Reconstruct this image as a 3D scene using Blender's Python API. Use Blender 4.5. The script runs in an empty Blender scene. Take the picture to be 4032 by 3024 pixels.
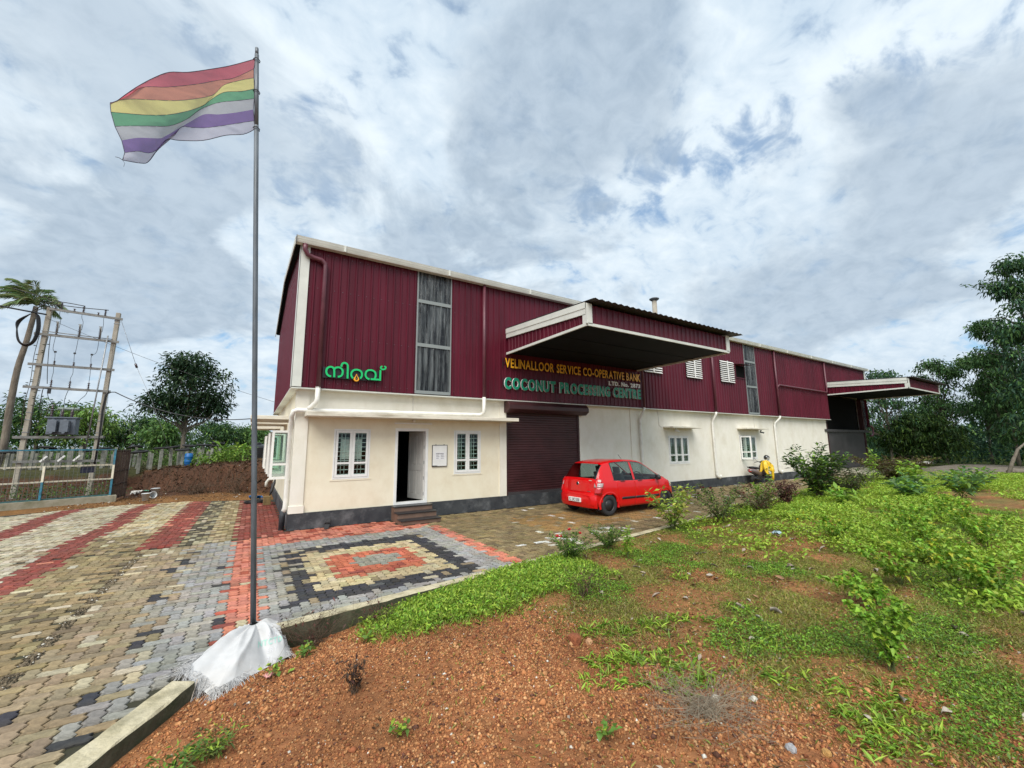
import bpy, bmesh, math, random
import numpy as np
from mathutils import Vector, Matrix, Euler
random.seed(7); np.random.seed(7)
R = math.radians
scene = bpy.context.scene
COL = scene.collection

# ------------------------------------------------------------------ camera
cam_d = bpy.data.cameras.new("camera"); cam = bpy.data.objects.new("camera", cam_d); COL.objects.link(cam)
cam_d.sensor_width = 36.0; cam_d.lens = 36.0 * 1609.82 / 4032.0; cam_d.clip_start = 0.05; cam_d.clip_end = 3000
_y, _p, _r = R(32.2119), R(8.5086), R(-0.461)
_f = Vector((math.sin(_y) * math.cos(_p), math.cos(_y) * math.cos(_p), math.sin(_p)))
_rt = Vector((math.cos(_y), -math.sin(_y), 0)); _up = _rt.cross(_f)
_rt2 = _rt * math.cos(_r) + _up * math.sin(_r); _up2 = -_rt * math.sin(_r) + _up * math.cos(_r)
CAM = Vector((-0.8699, -11.2717, 1.9439))
_m = Matrix((_rt2, _up2, -_f)).transposed().to_4x4(); _m.translation = CAM
cam.matrix_world = _m
scene.camera = cam

# ------------------------------------------------------------------ sky and sun
SUN_EL, SUN_AZ = 50.0, 222.0          # azimuth clockwise from +Y
world = bpy.data.worlds.new("World"); scene.world = world; world.use_nodes = True
def build_world():
    nt = world.node_tree; N = nt.nodes; L = nt.links; N.clear()
    out = N.new('ShaderNodeOutputWorld'); bg = N.new('ShaderNodeBackground')
    bg.inputs['Strength'].default_value = 0.1; L.new(bg.outputs[0], out.inputs[0])
    sky = N.new('ShaderNodeTexSky'); sky.sky_type = 'NISHITA'; sky.sun_disc = False
    sky.sun_elevation = R(SUN_EL); sky.sun_rotation = R(SUN_AZ); sky.air_density = 1.0; sky.dust_density = 1.2
    tc = N.new('ShaderNodeTexCoord'); sep = N.new('ShaderNodeSeparateXYZ'); L.new(tc.outputs['Generated'], sep.inputs[0])
    def math_(op, a, b=None, c=None, clamp=False):
        n = N.new('ShaderNodeMath'); n.operation = op; n.use_clamp = clamp
        for i, v in enumerate((a, b, c)):
            if v is None: continue
            if isinstance(v, (int, float)): n.inputs[i].default_value = v
            else: L.new(v, n.inputs[i])
        return n.outputs[0]
    zc = math_('ADD', math_('MAXIMUM', sep.outputs[2], 0.0), 0.42)
    px = math_('DIVIDE', sep.outputs[0], zc); py = math_('DIVIDE', sep.outputs[1], zc)
    comb = N.new('ShaderNodeCombineXYZ'); L.new(px, comb.inputs[0]); L.new(py, comb.inputs[1])
    def noise(scale, detail, rough, dist, off, stretch=(1, 1, 1), rot=0):
        mp = N.new('ShaderNodeMapping'); mp.inputs['Location'].default_value = off
        mp.inputs['Scale'].default_value = stretch; mp.inputs['Rotation'].default_value = (0, 0, rot)
        L.new(comb.outputs[0], mp.inputs[0])
        n = N.new('ShaderNodeTexNoise'); n.inputs['Scale'].default_value = scale; n.inputs['Detail'].default_value = detail
        n.inputs['Roughness'].default_value = rough; n.inputs['Distortion'].default_value = dist
        L.new(mp.outputs[0], n.inputs['Vector']); return n.outputs[0]
    def ramp(v, lo, hi):
        n = N.new('ShaderNodeMapRange'); n.interpolation_type = 'SMOOTHSTEP'
        n.inputs['From Min'].default_value = lo; n.inputs['From Max'].default_value = hi; L.new(v, n.inputs['Value']); return n.outputs[0]
    def mix(f, a, b):
        n = N.new('ShaderNodeMix'); n.data_type = 'RGBA'
        for s, v in ((0, f), (6, a), (7, b)):
            if isinstance(v, float): n.inputs[s].default_value = v
            elif isinstance(v, tuple): n.inputs[s].default_value = v + (1,)
            else: L.new(v, n.inputs[s])
        return n.outputs[2]
    def lobe(d, r):
        """soft round area of sky about direction d"""
        n = N.new('ShaderNodeVectorMath'); n.operation = 'DOT_PRODUCT'; L.new(tc.outputs['Generated'], n.inputs[0]); n.inputs[1].default_value = d
        return ramp(math_('ADD', n.outputs['Value'], math_('MULTIPLY', math_('SUBTRACT', soft, 0.5), 0.10)), math.cos(r*1.7), math.cos(r*0.25))
    def total(lobes):
        t = None
        for d, r, w in lobes:
            v = math_('MULTIPLY', lobe(d, r), w); t = v if t is None else math_('ADD', t, v)
        return t
    big = noise(0.8, 3, 0.5, 0.3, (3.1, 1.7, 0))          # broad banks
    soft = noise(2.2, 7, 0.55, 0.5, (5.0, 0.3, 1.0))        # low grey cloud edges
    cell = noise(11.0, 8, 0.55, 0.45, (0.4, 2.2, 0.3), (1, 1.25, 1), 0.6)   # small cells
    det = noise(20.0, 7, 0.6, 0.4, (1.0, 7.0, 2.0))
    # banks of cloud: grey bodies and broken, blue-showing fields where the photograph has them, more of the same elsewhere by noise
    grey_a = total([((0.40, 0.51, 0.76), 0.22, 1.0), ((0.515, 0.426, 0.744), 0.17, 0.55), ((0.36, 0.78, 0.51), 0.13, 0.9), ((0.50, 0.705, 0.501), 0.13, 0.75), ((-0.272, 0.926, 0.262), 0.15, 0.95), ((-0.14, 0.95, 0.272), 0.14, 0.85), ((0.901, 0.337, 0.274), 0.24, 0.55), ((0.893, 0.184, 0.411), 0.16, 0.4)])
    gap_a = total([((0.687, 0.415, 0.597), 0.10, 0.75), ((0.773, 0.36, 0.52), 0.10, 0.75), ((0.677, 0.243, 0.695), 0.06, 1.0), ((0.537, 0.63, 0.561), 0.06, 0.9), ((0.009, 0.784, 0.62), 0.08, 0.8), ((0.423, 0.675, 0.605), 0.06, 0.8), ((0.772, 0.129, 0.622), 0.06, 0.7)])
    bright_a = total([((0.866, 0.068, 0.495), 0.20, 0.8), ((-0.287, 0.862, 0.417), 0.15, 0.6), ((0.343, 0.693, 0.634), 0.09, 0.6), ((0.15, 0.752, 0.642), 0.10, 0.5), ((0.783, 0.224, 0.581), 0.14, 0.5)])
    gfield = math_('ADD', gap_a, math_('MULTIPLY', ramp(big, 0.68, 0.82), 0.5))
    gap = ramp(math_('ADD', math_('MULTIPLY', math_('SUBTRACT', 0.5, cell), 1.0), math_('ADD', math_('MULTIPLY', gfield, 0.13), math_('MULTIPLY', math_('SUBTRACT', 0.5, det), 0.22))), 0.055, 0.29)
    tone = math_('ADD', math_('MULTIPLY', cell, 0.5), math_('ADD', math_('MULTIPLY', soft, 0.35), math_('MULTIPLY', det, 0.22)))
    white = mix(ramp(math_('ADD', tone, math_('MULTIPLY', bright_a, 0.07)), 0.38, 0.70), (2.5, 3.02, 3.52), (3.5, 3.88, 4.14))
    gf = math_('ADD', math_('MULTIPLY', grey_a, 0.55), math_('MULTIPLY', ramp(math_('ADD', math_('MULTIPLY', soft, 0.6), math_('MULTIPLY', big, 0.5)), 0.50, 0.68), 0.45))
    grey_m = ramp(math_('ADD', gf, math_('MULTIPLY', math_('SUBTRACT', soft, 0.5), 0.9)), 0.08, 0.75)
    grey = mix(ramp(math_('ADD', math_('MULTIPLY', det, 0.5), math_('MULTIPLY', soft, 0.5)), 0.35, 0.65), (1.42, 1.82, 2.28), (1.95, 2.38, 2.85))
    skyc = N.new('ShaderNodeVectorMath'); skyc.operation = 'MULTIPLY'; L.new(sky.outputs[0], skyc.inputs[0]); skyc.inputs[1].default_value = (0.17, 0.50, 0.68)
    c1 = mix(math_('MULTIPLY', gap, 0.58), white, skyc.outputs[0])
    c2 = mix(math_('MULTIPLY', grey_m, 0.85), c1, grey)
    hz = ramp(sep.outputs[2], 0.20, 0.0)                    # pale haze at the skyline, all the way round
    c3 = mix(math_('MULTIPLY', hz, 0.6), c2, (2.3, 2.72, 3.12))
    L.new(c3, bg.inputs['Color'])
build_world()
sd = bpy.data.lights.new("sun", 'SUN'); sd.energy = 1.5; sd.angle = R(45); sd.color = (1.0, 0.95, 0.87)
sun = bpy.data.objects.new("sun", sd); COL.objects.link(sun)
_sv = Vector((math.sin(R(SUN_AZ)) * math.cos(R(SUN_EL)), math.cos(R(SUN_AZ)) * math.cos(R(SUN_EL)), math.sin(R(SUN_EL))))
sun.rotation_euler = _sv.to_track_quat('Z', 'Y').to_euler(); sun.location = (0, -5, 40)
vs = scene.view_settings
scene.display_settings.display_device = 'sRGB'
vs.view_transform = 'Standard'; vs.look = 'None'; vs.gamma = 1.0; vs.exposure = 1.36; vs.use_curve_mapping = False
scene.render.engine = 'CYCLES'
scene.cycles.use_denoising = True
scene.cycles.max_bounces = 6; scene.cycles.transparent_max_bounces = 16

# ------------------------------------------------------------------ helpers
def tag(o, label=None, cat=None, group=None, kind=None):
    if label: o['label'] = label
    if cat: o['category'] = cat
    if group: o['group'] = group
    if kind: o['kind'] = kind
    return o
def empty(name, loc=(0, 0, 0), label=None, cat=None, group=None, rz=0.0):
    o = bpy.data.objects.new(name, None); COL.objects.link(o); o.location = loc; o.rotation_euler = (0, 0, rz)
    o.empty_display_size = 0.2
    return tag(o, label, cat, group)
def link(name, me, parent=None, m=None):
    o = bpy.data.objects.new(name, me); COL.objects.link(o)
    if parent is not None: o.parent = parent
    if m is not None and len(me.materials) == 0: me.materials.append(m)
    return o
def copy_tree(o, parent=None):
    c = o.copy(); COL.objects.link(c); c.parent = parent
    for ch in list(o.children): copy_tree(ch, c)
    return c

class MB:
    """collects polygons; build() links them as one mesh object"""
    def __init__(s): s.v = []; s.f = []; s.mi = []; s.sm = []; s.cur = 0; s.smooth = False
    def face(s, ids):
        s.f.append(tuple(ids)); s.mi.append(s.cur); s.sm.append(s.smooth)
    def box(s, x0, x1, y0, y1, z0, z1):
        b = len(s.v)
        s.v += [(x0,y0,z0),(x1,y0,z0),(x1,y1,z0),(x0,y1,z0),(x0,y0,z1),(x1,y0,z1),(x1,y1,z1),(x0,y1,z1)]
        for q in ((0,3,2,1),(4,5,6,7),(0,1,5,4),(1,2,6,5),(2,3,7,6),(3,0,4,7)): s.face([b+i for i in q])
        return s
    def obox(s, c, ax, ay, az):
        """box from centre and three half-axis vectors"""
        b = len(s.v); c, ax, ay, az = map(Vector, (c, ax, ay, az))
        for sz in (-1, 1):
            for sx, sy in ((-1,-1),(1,-1),(1,1),(-1,1)): s.v.append(tuple(c + ax*sx + ay*sy + az*sz))
        for q in ((0,3,2,1),(4,5,6,7),(0,1,5,4),(1,2,6,5),(2,3,7,6),(3,0,4,7)): s.face([b+i for i in q])
        return s
    def bar(s, a, b, w, h=None):
        a, b = Vector(a), Vector(b); d = (b - a); l = d.length; d.normalize()
        up = Vector((0,0,1)) if abs(d.z) < 0.95 else Vector((0,1,0))
        sx = d.cross(up).normalized(); sy = sx.cross(d)
        return s.obox((a+b)/2, d*l/2, sx*w/2, sy*(h or w)/2)
    def tube(s, pts, r, n=8, cap=True, smooth=True):
        pts = [Vector(p) for p in pts]; rs = r if isinstance(r, (list, tuple)) else [r]*len(pts)
        b = len(s.v); k = len(pts); old = s.smooth; s.smooth = smooth
        prev = None
        for i, p in enumerate(pts):
            t = (pts[min(i+1, k-1)] - pts[max(i-1, 0)])
            t = t.normalized() if t.length > 1e-9 else Vector((0,0,1))
            if prev is None:
                u = t.cross(Vector((0,0,1)));
                if u.length < 1e-3: u = t.cross(Vector((1,0,0)))
                u.normalize()
            else:
                u = prev - t * prev.dot(t)
                u = u.normalized() if u.length > 1e-6 else t.orthogonal().normalized()
            prev = u; w = t.cross(u)
            for j in range(n):
                a = 2*math.pi*j/n; s.v.append(tuple(p + (u*math.cos(a) + w*math.sin(a))*rs[i]))
        for i in range(k-1):
            for j in range(n):
                s.face((b+i*n+j, b+i*n+(j+1)%n, b+(i+1)*n+(j+1)%n, b+(i+1)*n+j))
        s.smooth = False
        if cap:
            s.face([b+j for j in range(n)][::-1]); s.face([b+(k-1)*n+j for j in range(n)])
        s.smooth = old
        return s
    def lathe(s, prof, c=(0,0,0), n=16, axis='Z', smooth=True, cap=True):
        """prof: list of (radius, height) along axis"""
        b = len(s.v); old = s.smooth; s.smooth = smooth; c = Vector(c)
        for r, h in prof:
            for j in range(n):
                a = 2*math.pi*j/n; x, y = r*math.cos(a), r*math.sin(a)
                p = (x,y,h) if axis == 'Z' else ((x,h,y) if axis == 'Y' else (h,x,y))
                s.v.append(tuple(c+Vector(p)))
        k = len(prof)
        for i in range(k-1):
            for j in range(n):
                q = (b+i*n+j, b+i*n+(j+1)%n, b+(i+1)*n+(j+1)%n, b+(i+1)*n+j)
                s.face(q if axis != 'Y' else q[::-1])
        s.smooth = False
        if cap:
            if prof[0][0] > 1e-5: s.face([b+j for j in range(n)][::-1] if axis != 'Y' else [b+j for j in range(n)])
            if prof[-1][0] > 1e-5: s.face([b+(k-1)*n+j for j in range(n)] if axis != 'Y' else [b+(k-1)*n+j for j in range(n)][::-1])
        s.smooth = old
        return s
    def prism(s, poly, d):
        """poly: 3D points of a planar outline; d: extrusion vector"""
        b = len(s.v); n = len(poly); d = Vector(d)
        s.v += [tuple(Vector(p)) for p in poly] + [tuple(Vector(p)+d) for p in poly]
        s.face([b+i for i in range(n)][::-1]); s.face([b+n+i for i in range(n)])
        for i in range(n): s.face((b+i, b+(i+1)%n, b+n+(i+1)%n, b+n+i))
        return s
    def grid(s, P, smooth=True, closed=False):
        """P[i][j] grid of points"""
        b = len(s.v); n = len(P); m = len(P[0]); old = s.smooth; s.smooth = smooth
        for r in P: s.v += [tuple(p) for p in r]
        for i in range(n-1):
            for j in range(m if closed else m-1):
                s.face((b+i*m+j, b+i*m+(j+1)%m, b+(i+1)*m+(j+1)%m, b+(i+1)*m+j))
        s.smooth = old
        return s
    def quad(s, a, b, c, d):
        k = len(s.v); s.v += [tuple(a), tuple(b), tuple(c), tuple(d)]; s.face((k, k+1, k+2, k+3)); return s
    def mesh(s, name, mats):
        me = bpy.data.meshes.new(name); me.from_pydata(s.v, [], s.f)
        if not isinstance(mats, (list, tuple)): mats = [mats]
        for m in mats: me.materials.append(m)
        me.polygons.foreach_set('material_index', s.mi); me.polygons.foreach_set('use_smooth', s.sm)
        me.update(); return me
    def build(s, name, mats, parent=None):
        return link(name, s.mesh(name, mats), parent)
def fix_normals(o):
    bm = bmesh.new(); bm.from_mesh(o.data); bmesh.ops.recalc_face_normals(bm, faces=bm.faces); bm.to_mesh(o.data); bm.free(); return o
def bevel(o, w=0.01, seg=2, angle=30):
    m = o.modifiers.new('bevel', 'BEVEL'); m.width = w; m.segments = seg; m.limit_method = 'ANGLE'; m.angle_limit = R(angle); return o
def np_mesh(name, V, F, mats, colors=None, smooth=False, mi=None):
    """fast mesh from arrays; F is (n,k); colors per vertex (nv,3)"""
    V = np.asarray(V, np.float32); F = np.asarray(F, np.int32); n, k = F.shape
    me = bpy.data.meshes.new(name); me.vertices.add(len(V)); me.vertices.foreach_set('co', V.ravel())
    me.loops.add(n*k); me.loops.foreach_set('vertex_index', F.ravel())
    me.polygons.add(n); me.polygons.foreach_set('loop_start', np.arange(0, n*k, k, dtype=np.int32))
    me.polygons.foreach_set('loop_total', np.full(n, k, np.int32))
    if smooth: me.polygons.foreach_set('use_smooth', np.ones(n, bool))
    if mi is not None: me.polygons.foreach_set('material_index', np.asarray(mi, np.int32))
    if colors is not None:
        a = me.color_attributes.new('col', 'FLOAT_COLOR', 'POINT')
        c = np.ones((len(V), 4), np.float32); c[:, :3] = colors; a.data.foreach_set('color', c.ravel())
    if not isinstance(mats, (list, tuple)): mats = [mats]
    for m in mats: me.materials.append(m)
    me.update(calc_edges=True); me.validate(); return me

# ------------------------------------------------------------------ materials
def _n(nt, t, **kw):
    n = nt.nodes.new(t)
    for k, v in kw.items(): n.inputs[k].default_value = v
    return n
def mat(name, col, rough=0.6, metal=0.0, var=0.0, col2=None, scale=3.0, bump=0.0, bscale=40.0, bdist=0.02, spec=0.5, coat=0.0, detail=6.0,
        lo=0.35, hi=0.65, stretch=(1, 1, 1), attr=False, objcol=False, transl=0.0, dirt=None, dscale=1.0, alpha=1.0, trans=0.0, coords='Object', sheen=0):
    """procedural principled material: base colour varied by noise towards col2, optional large dirt patches and bump"""
    m = bpy.data.materials.new(name); m.use_nodes = True; nt = m.node_tree; L = nt.links
    p = nt.nodes['Principled BSDF']; p.inputs['Roughness'].default_value = rough; p.inputs['Metallic'].default_value = metal
    p.inputs['Specular IOR Level'].default_value = spec; p.inputs['Coat Weight'].default_value = coat; p.inputs['Coat Roughness'].default_value = 0.05
    p.inputs['Alpha'].default_value = alpha; p.inputs['Transmission Weight'].default_value = trans
    tc = nt.nodes.new('ShaderNodeTexCoord'); mp = nt.nodes.new('ShaderNodeMapping'); mp.inputs['Scale'].default_value = stretch
    L.new(tc.outputs[coords], mp.inputs[0])
    if attr:
        a = nt.nodes.new('ShaderNodeAttribute'); a.attribute_name = 'col'; base = a.outputs['Color']
    elif objcol:
        a = nt.nodes.new('ShaderNodeObjectInfo'); base = a.outputs['Color']
    else:
        rgb = nt.nodes.new('ShaderNodeRGB'); rgb.outputs[0].default_value = (*col, 1); base = rgb.outputs[0]
    if var > 0 or col2:
        n = _n(nt, 'ShaderNodeTexNoise', Scale=scale, Detail=detail, Roughness=0.6); L.new(mp.outputs[0], n.inputs['Vector'])
        mr = nt.nodes.new('ShaderNodeMapRange'); mr.inputs['From Min'].default_value = lo; mr.inputs['From Max'].default_value = hi; L.new(n.outputs[0], mr.inputs['Value'])
        mx = nt.nodes.new('ShaderNodeMix'); mx.data_type = 'RGBA'
        if col2:
            L.new(mr.outputs[0], mx.inputs[0]); L.new(base, mx.inputs[6]); mx.inputs[7].default_value = (*col2, 1)
        else:
            mx.blend_type = 'MULTIPLY'; mx.inputs[0].default_value = 1.0; L.new(base, mx.inputs[6])
            cr = nt.nodes.new('ShaderNodeMapRange'); cr.inputs['To Min'].default_value = 1 - var; cr.inputs['To Max'].default_value = 1 + var*0.6
            L.new(mr.outputs[0], cr.inputs['Value']); L.new(cr.outputs[0], mx.inputs[7])
        base = mx.outputs[2]
    if dirt:
        n = _n(nt, 'ShaderNodeTexNoise', Scale=dscale, Detail=8.0, Roughness=0.65); L.new(mp.outputs[0], n.inputs['Vector'])
        mr = nt.nodes.new('ShaderNodeMapRange'); mr.inputs['From Min'].default_value = 0.5; mr.inputs['From Max'].default_value = 0.75
        mr.inputs['To Max'].default_value = dirt[3] if len(dirt) > 3 else 0.7; L.new(n.outputs[0], mr.inputs['Value'])
        mx = nt.nodes.new('ShaderNodeMix'); mx.data_type = 'RGBA'; L.new(mr.outputs[0], mx.inputs[0]); L.new(base, mx.inputs[6]); mx.inputs[7].default_value = (*dirt[:3], 1)
        base = mx.outputs[2]
    L.new(base, p.inputs['Base Color'])
    if bump > 0:
        n = _n(nt, 'ShaderNodeTexNoise', Scale=bscale, Detail=5.0, Roughness=0.6); L.new(mp.outputs[0], n.inputs['Vector'])
        b = nt.nodes.new('ShaderNodeBump'); b.inputs['Strength'].default_value = bump; b.inputs['Distance'].default_value = bdist
        L.new(n.outputs[0], b.inputs['Height']); L.new(b.outputs[0], p.inputs['Normal'])
    if transl > 0:
        t = nt.nodes.new('ShaderNodeBsdfTranslucent'); L.new(base, t.inputs[0]); ms = nt.nodes.new('ShaderNodeMixShader'); ms.inputs[0].default_value = transl
        L.new(p.outputs[0], ms.inputs[1]); L.new(t.outputs[0], ms.inputs[2]); L.new(ms.outputs[0], nt.nodes['Material Output'].inputs[0])
    return m
def glass(name, tint=(0.8, 0.9, 0.88), rough=0.02, mixf=0.75, refl=(1, 1, 1), ior=1.5):
    """thin window glass: see-through mixed with a mirror reflection by Fresnel"""
    m = bpy.data.materials.new(name); m.use_nodes = True; nt = m.node_tree; L = nt.links; nt.nodes.remove(nt.nodes['Principled BSDF'])
    t = nt.nodes.new('ShaderNodeBsdfTransparent'); t.inputs[0].default_value = (*tint, 1)
    g = nt.nodes.new('ShaderNodeBsdfGlossy'); g.inputs['Roughness'].default_value = rough; g.inputs[0].default_value = (*refl, 1)
    fr = nt.nodes.new('ShaderNodeFresnel'); ge = nt.nodes.new('ShaderNodeNewGeometry'); mr = nt.nodes.new('ShaderNodeMapRange')
    mr.inputs['To Min'].default_value = ior; mr.inputs['To Max'].default_value = 1/ior; L.new(ge.outputs['Backfacing'], mr.inputs['Value']); L.new(mr.outputs[0], fr.inputs[0])   # same mirror strength from either side of the thin pane
    ad = nt.nodes.new('ShaderNodeMath'); ad.operation = 'ADD'; ad.inputs[1].default_value = 1 - mixf; ad.use_clamp = True; L.new(fr.outputs[0], ad.inputs[0])
    ms = nt.nodes.new('ShaderNodeMixShader'); L.new(ad.outputs[0], ms.inputs[0]); L.new(t.outputs[0], ms.inputs[1]); L.new(g.outputs[0], ms.inputs[2])
    L.new(ms.outputs[0], nt.nodes['Material Output'].inputs[0]); return m

M = {}
M['maroon'] = mat('maroon_sheet', (0.098, 0.0085, 0.021), 0.38, var=0.25, scale=1.2, stretch=(2, 2, 0.3), spec=0.28, bump=0.05, bscale=3)
M['maroon_pipe'] = mat('maroon_pipe', (0.12, 0.035, 0.05), 0.4, var=0.2, scale=4)
M['cream'] = mat('cream_wall', (0.82, 0.765, 0.61), 0.85, col2=(0.77, 0.70, 0.54), scale=2.5, bump=0.14, bscale=50, stretch=(1, 1, 0.75), dirt=(0.55, 0.45, 0.29, 0.34), dscale=1.6)
M['offwhite'] = mat('offwhite_wall', (0.82, 0.79, 0.71), 0.85, col2=(0.75, 0.72, 0.62), scale=2.2, bump=0.14, bscale=50, stretch=(1, 1, 0.75), dirt=(0.55, 0.48, 0.36, 0.40), dscale=1.5)
M['plinth'] = mat('plinth_paint', (0.022, 0.026, 0.033), 0.7, col2=(0.05, 0.055, 0.06), scale=3, dirt=(0.25, 0.26, 0.27, 0.5), dscale=2.5, bump=0.3, bscale=30)
M['white'] = mat('white_paint', (0.80, 0.80, 0.78), 0.45, var=0.08, scale=3)
M['trim'] = mat('pale_trim_sheet', (0.66, 0.68, 0.63), 0.4, var=0.1, scale=2)
M['pvc'] = mat('white_pvc', (0.78, 0.77, 0.72), 0.4, var=0.1, scale=5, dirt=(0.4, 0.36, 0.28, 0.4), dscale=3)
M['dark'] = mat('dark_interior', (0.009, 0.009, 0.009), 0.9, spec=0.05)  # near-black colour stands in for the shade inside rooms and openings
M['shutter'] = mat('shutter_paint', (0.048, 0.014, 0.016), 0.45, var=0.25, scale=2)
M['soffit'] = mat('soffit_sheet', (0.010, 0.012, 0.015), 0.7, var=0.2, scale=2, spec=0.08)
M['grey_sheet'] = mat('dark_grey_sheet', (0.055, 0.052, 0.055), 0.5, var=0.25, scale=1.0, dirt=(0.11, 0.10, 0.10, 0.5), dscale=0.8)
M['steel'] = mat('dull_steel', (0.30, 0.31, 0.32), 0.45, metal=0.7, var=0.2, scale=8)
M['galv'] = mat('galvanised_pole', (0.13, 0.15, 0.17), 0.5, metal=0.3, var=0.35, scale=12, stretch=(1, 1, 0.2))
M['black'] = mat('black_plastic', (0.018, 0.018, 0.02), 0.4)
M['rubber'] = mat('rubber', (0.022, 0.022, 0.024), 0.8, bump=0.1, bscale=60)
M['concrete'] = mat('weathered_concrete', (0.42, 0.39, 0.31), 0.9, col2=(0.30, 0.28, 0.20), scale=4, bump=0.4, bscale=35, dirt=(0.13, 0.14, 0.07, 0.75), dscale=2.2)
M['cement_pole'] = mat('cement_pole', (0.40, 0.37, 0.31), 0.9, col2=(0.30, 0.27, 0.22), scale=3, bump=0.3, bscale=30)
M['bar'] = mat('window_bar', (0.62, 0.66, 0.66), 0.5)
M['glass'] = glass('window_glass', (0.86, 0.93, 0.90), 0.03, 1.0, ior=1.3)
M['poly'] = glass('clear_sheet', (0.55, 0.62, 0.63), 0.10, 0.86)
M['red_paint'] = mat('red_car_paint', (0.62, 0.002, 0.004), 0.32, spec=0.4, coat=0.45)
M['car_glass'] = glass('car_glass', (0.62, 0.72, 0.69), 0.01, 0.99, ior=1.4)
M['yellow_let'] = mat('yellow_letter', (0.85, 0.42, 0.02), 0.4, var=0.05)
M['green_let'] = mat('green_letter', (0.0, 0.26, 0.15), 0.4, var=0.05)
M['white_let'] = mat('white_letter', (0.8, 0.8, 0.8), 0.5)
# ================================================================== warehouse
B = empty('warehouse_building', (0, 0, 0), 'long maroon sheet-clad warehouse with cream lower walls and two flat-fronted canopies', 'building')
BL, BD, ZP, ZC, ZE, ZR = 36.0, 9.65, 0.38, 3.37, 7.03, 7.80
RIDGE = 4.83
def wall_holes(mb, x0, x1, z0, z1, y0, y1, holes=(), axis='x'):
    xs = sorted({x0, x1, *[h[0] for h in holes], *[h[1] for h in holes]}); xs = [x for x in xs if x0 <= x <= x1]
    for a, b in zip(xs, xs[1:]):
        m = (a+b)/2; zz = z0
        for h in sorted([h for h in holes if h[0] < m < h[1]], key=lambda h: h[2]) + [(0, 0, z1, z1)]:
            if h[2] > zz + 1e-6:
                if axis == 'x': mb.box(a, b, y0, y1, zz, h[2])
                else: mb.box(y0, y1, a, b, zz, h[2])
            zz = h[3]
WA, WB_, WC, WD = (0.876, 1.775, 1.126, 2.39), (4.18, 5.07, 1.117, 2.39), (14.017, 15.40, 1.095, 2.287), (19.45, 21.0, 1.142, 2.336)
DO = (2.435, 3.383, ZP, 2.43)
m = MB(); wall_holes(m, 0.0, 6.0, ZP, 2.70, 0.0, 0.22, (WA, DO, WB_)); tag(m.build('wall', M['cream'], B), 'cream plastered front wall beneath the long sunshade')
m = MB(); m.box(0.0, 6.0, 0.004, 0.22, 2.70, ZC+0.3); m.build('wall', M['offwhite'], B)
m = MB(); wall_holes(m, 9.1, 29.42, ZP, ZC+0.3, 0.0, 0.22, (WC, WD)); m.box(6.0, 9.1, 0.02, 0.22, 3.0, ZC+0.3); tag(m.build('wall', M['offwhite'], B), 'off-white plastered front wall right of the shutter')
GW = [(0.62, 1.95, 1.12, 2.39), (3.15, 4.5, 1.12, 2.39), (6.95, 8.3, 1.12, 2.39)]
m = MB(); wall_holes(m, 0.22, BD, ZP, ZC+0.3, 0.0, 0.2, GW, axis='y'); tag(m.build('wall', M['cream'], B), 'cream gable wall with outward opening windows')
m = MB(); m.box(0.2, 29.4, BD-0.2, BD, 0.0, ZE); m.box(35.6, 35.8, 0.3, BD, 0.0, ZE); m.box(29.4, 35.6, BD-0.2, BD, 0, ZE)
m.build('wall', M['offwhite'], B)
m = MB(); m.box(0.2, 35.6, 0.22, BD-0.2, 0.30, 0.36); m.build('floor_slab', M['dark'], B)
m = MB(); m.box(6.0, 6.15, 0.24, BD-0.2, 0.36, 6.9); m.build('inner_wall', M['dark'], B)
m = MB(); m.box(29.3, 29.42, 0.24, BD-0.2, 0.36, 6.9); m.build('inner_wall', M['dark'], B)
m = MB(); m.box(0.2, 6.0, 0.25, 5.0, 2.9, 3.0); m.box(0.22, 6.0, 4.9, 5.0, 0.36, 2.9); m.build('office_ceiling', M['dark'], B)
# plinth
m = MB(); m.box(-0.04, 29.45, -0.045, -0.002, 0.0, ZP); m.box(-0.045, -0.002, -0.002, BD+0.02, 0.0, ZP); m.box(6.0, 9.1, -0.002, 0.2, 0.0, 0.355)
m.build('plinth', M['plinth'], B)
# pilasters with capped feet
for x0, x1 in ((-0.03, 0.26), (5.74, 5.985), (11.74, 12.02), (17.28, 17.5), (23.0, 23.2)):
    m = MB(); m.box(x0, x1, -0.032, 0.0, ZP, 3.4); 
    if x0 < 1: m.box(-0.03, 0.0, 0.0, 0.24, ZP, 3.4); m.box(-0.05, 0.28, -0.06, 0.25, ZP+0.001, 0.55)
    m.build('pilaster', M['offwhite'], B)
# front sunshade slab and small awnings
def slab(x0, x1, z0, z1, d, name='sunshade'):
    m = MB(); m.box(x0, x1, -d, -0.001, z0, z1); return bevel(m.build(name, M['slab'], B), 0.008)
M['slab'] = mat('sunshade_concrete', (0.72, 0.68, 0.58), 0.85, var=0.12, scale=4, dirt=(0.27, 0.21, 0.13, 0.8), dscale=3.0, stretch=(0.4, 1, 3), bump=0.2)
slab(0.16, 6.10, 2.67, 2.77, 0.6)
slab(13.74, 15.70, 2.60, 2.665, 0.5); slab(19.33, 21.35, 2.63, 2.70, 0.5)
for y0, y1, *_ in GW:
    m = MB(); m.box(-0.955, -0.001, y0-0.12, y1+0.2, 2.63, 2.72); bevel(m.build('sunshade', M['slab'], B), 0.008)
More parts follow.
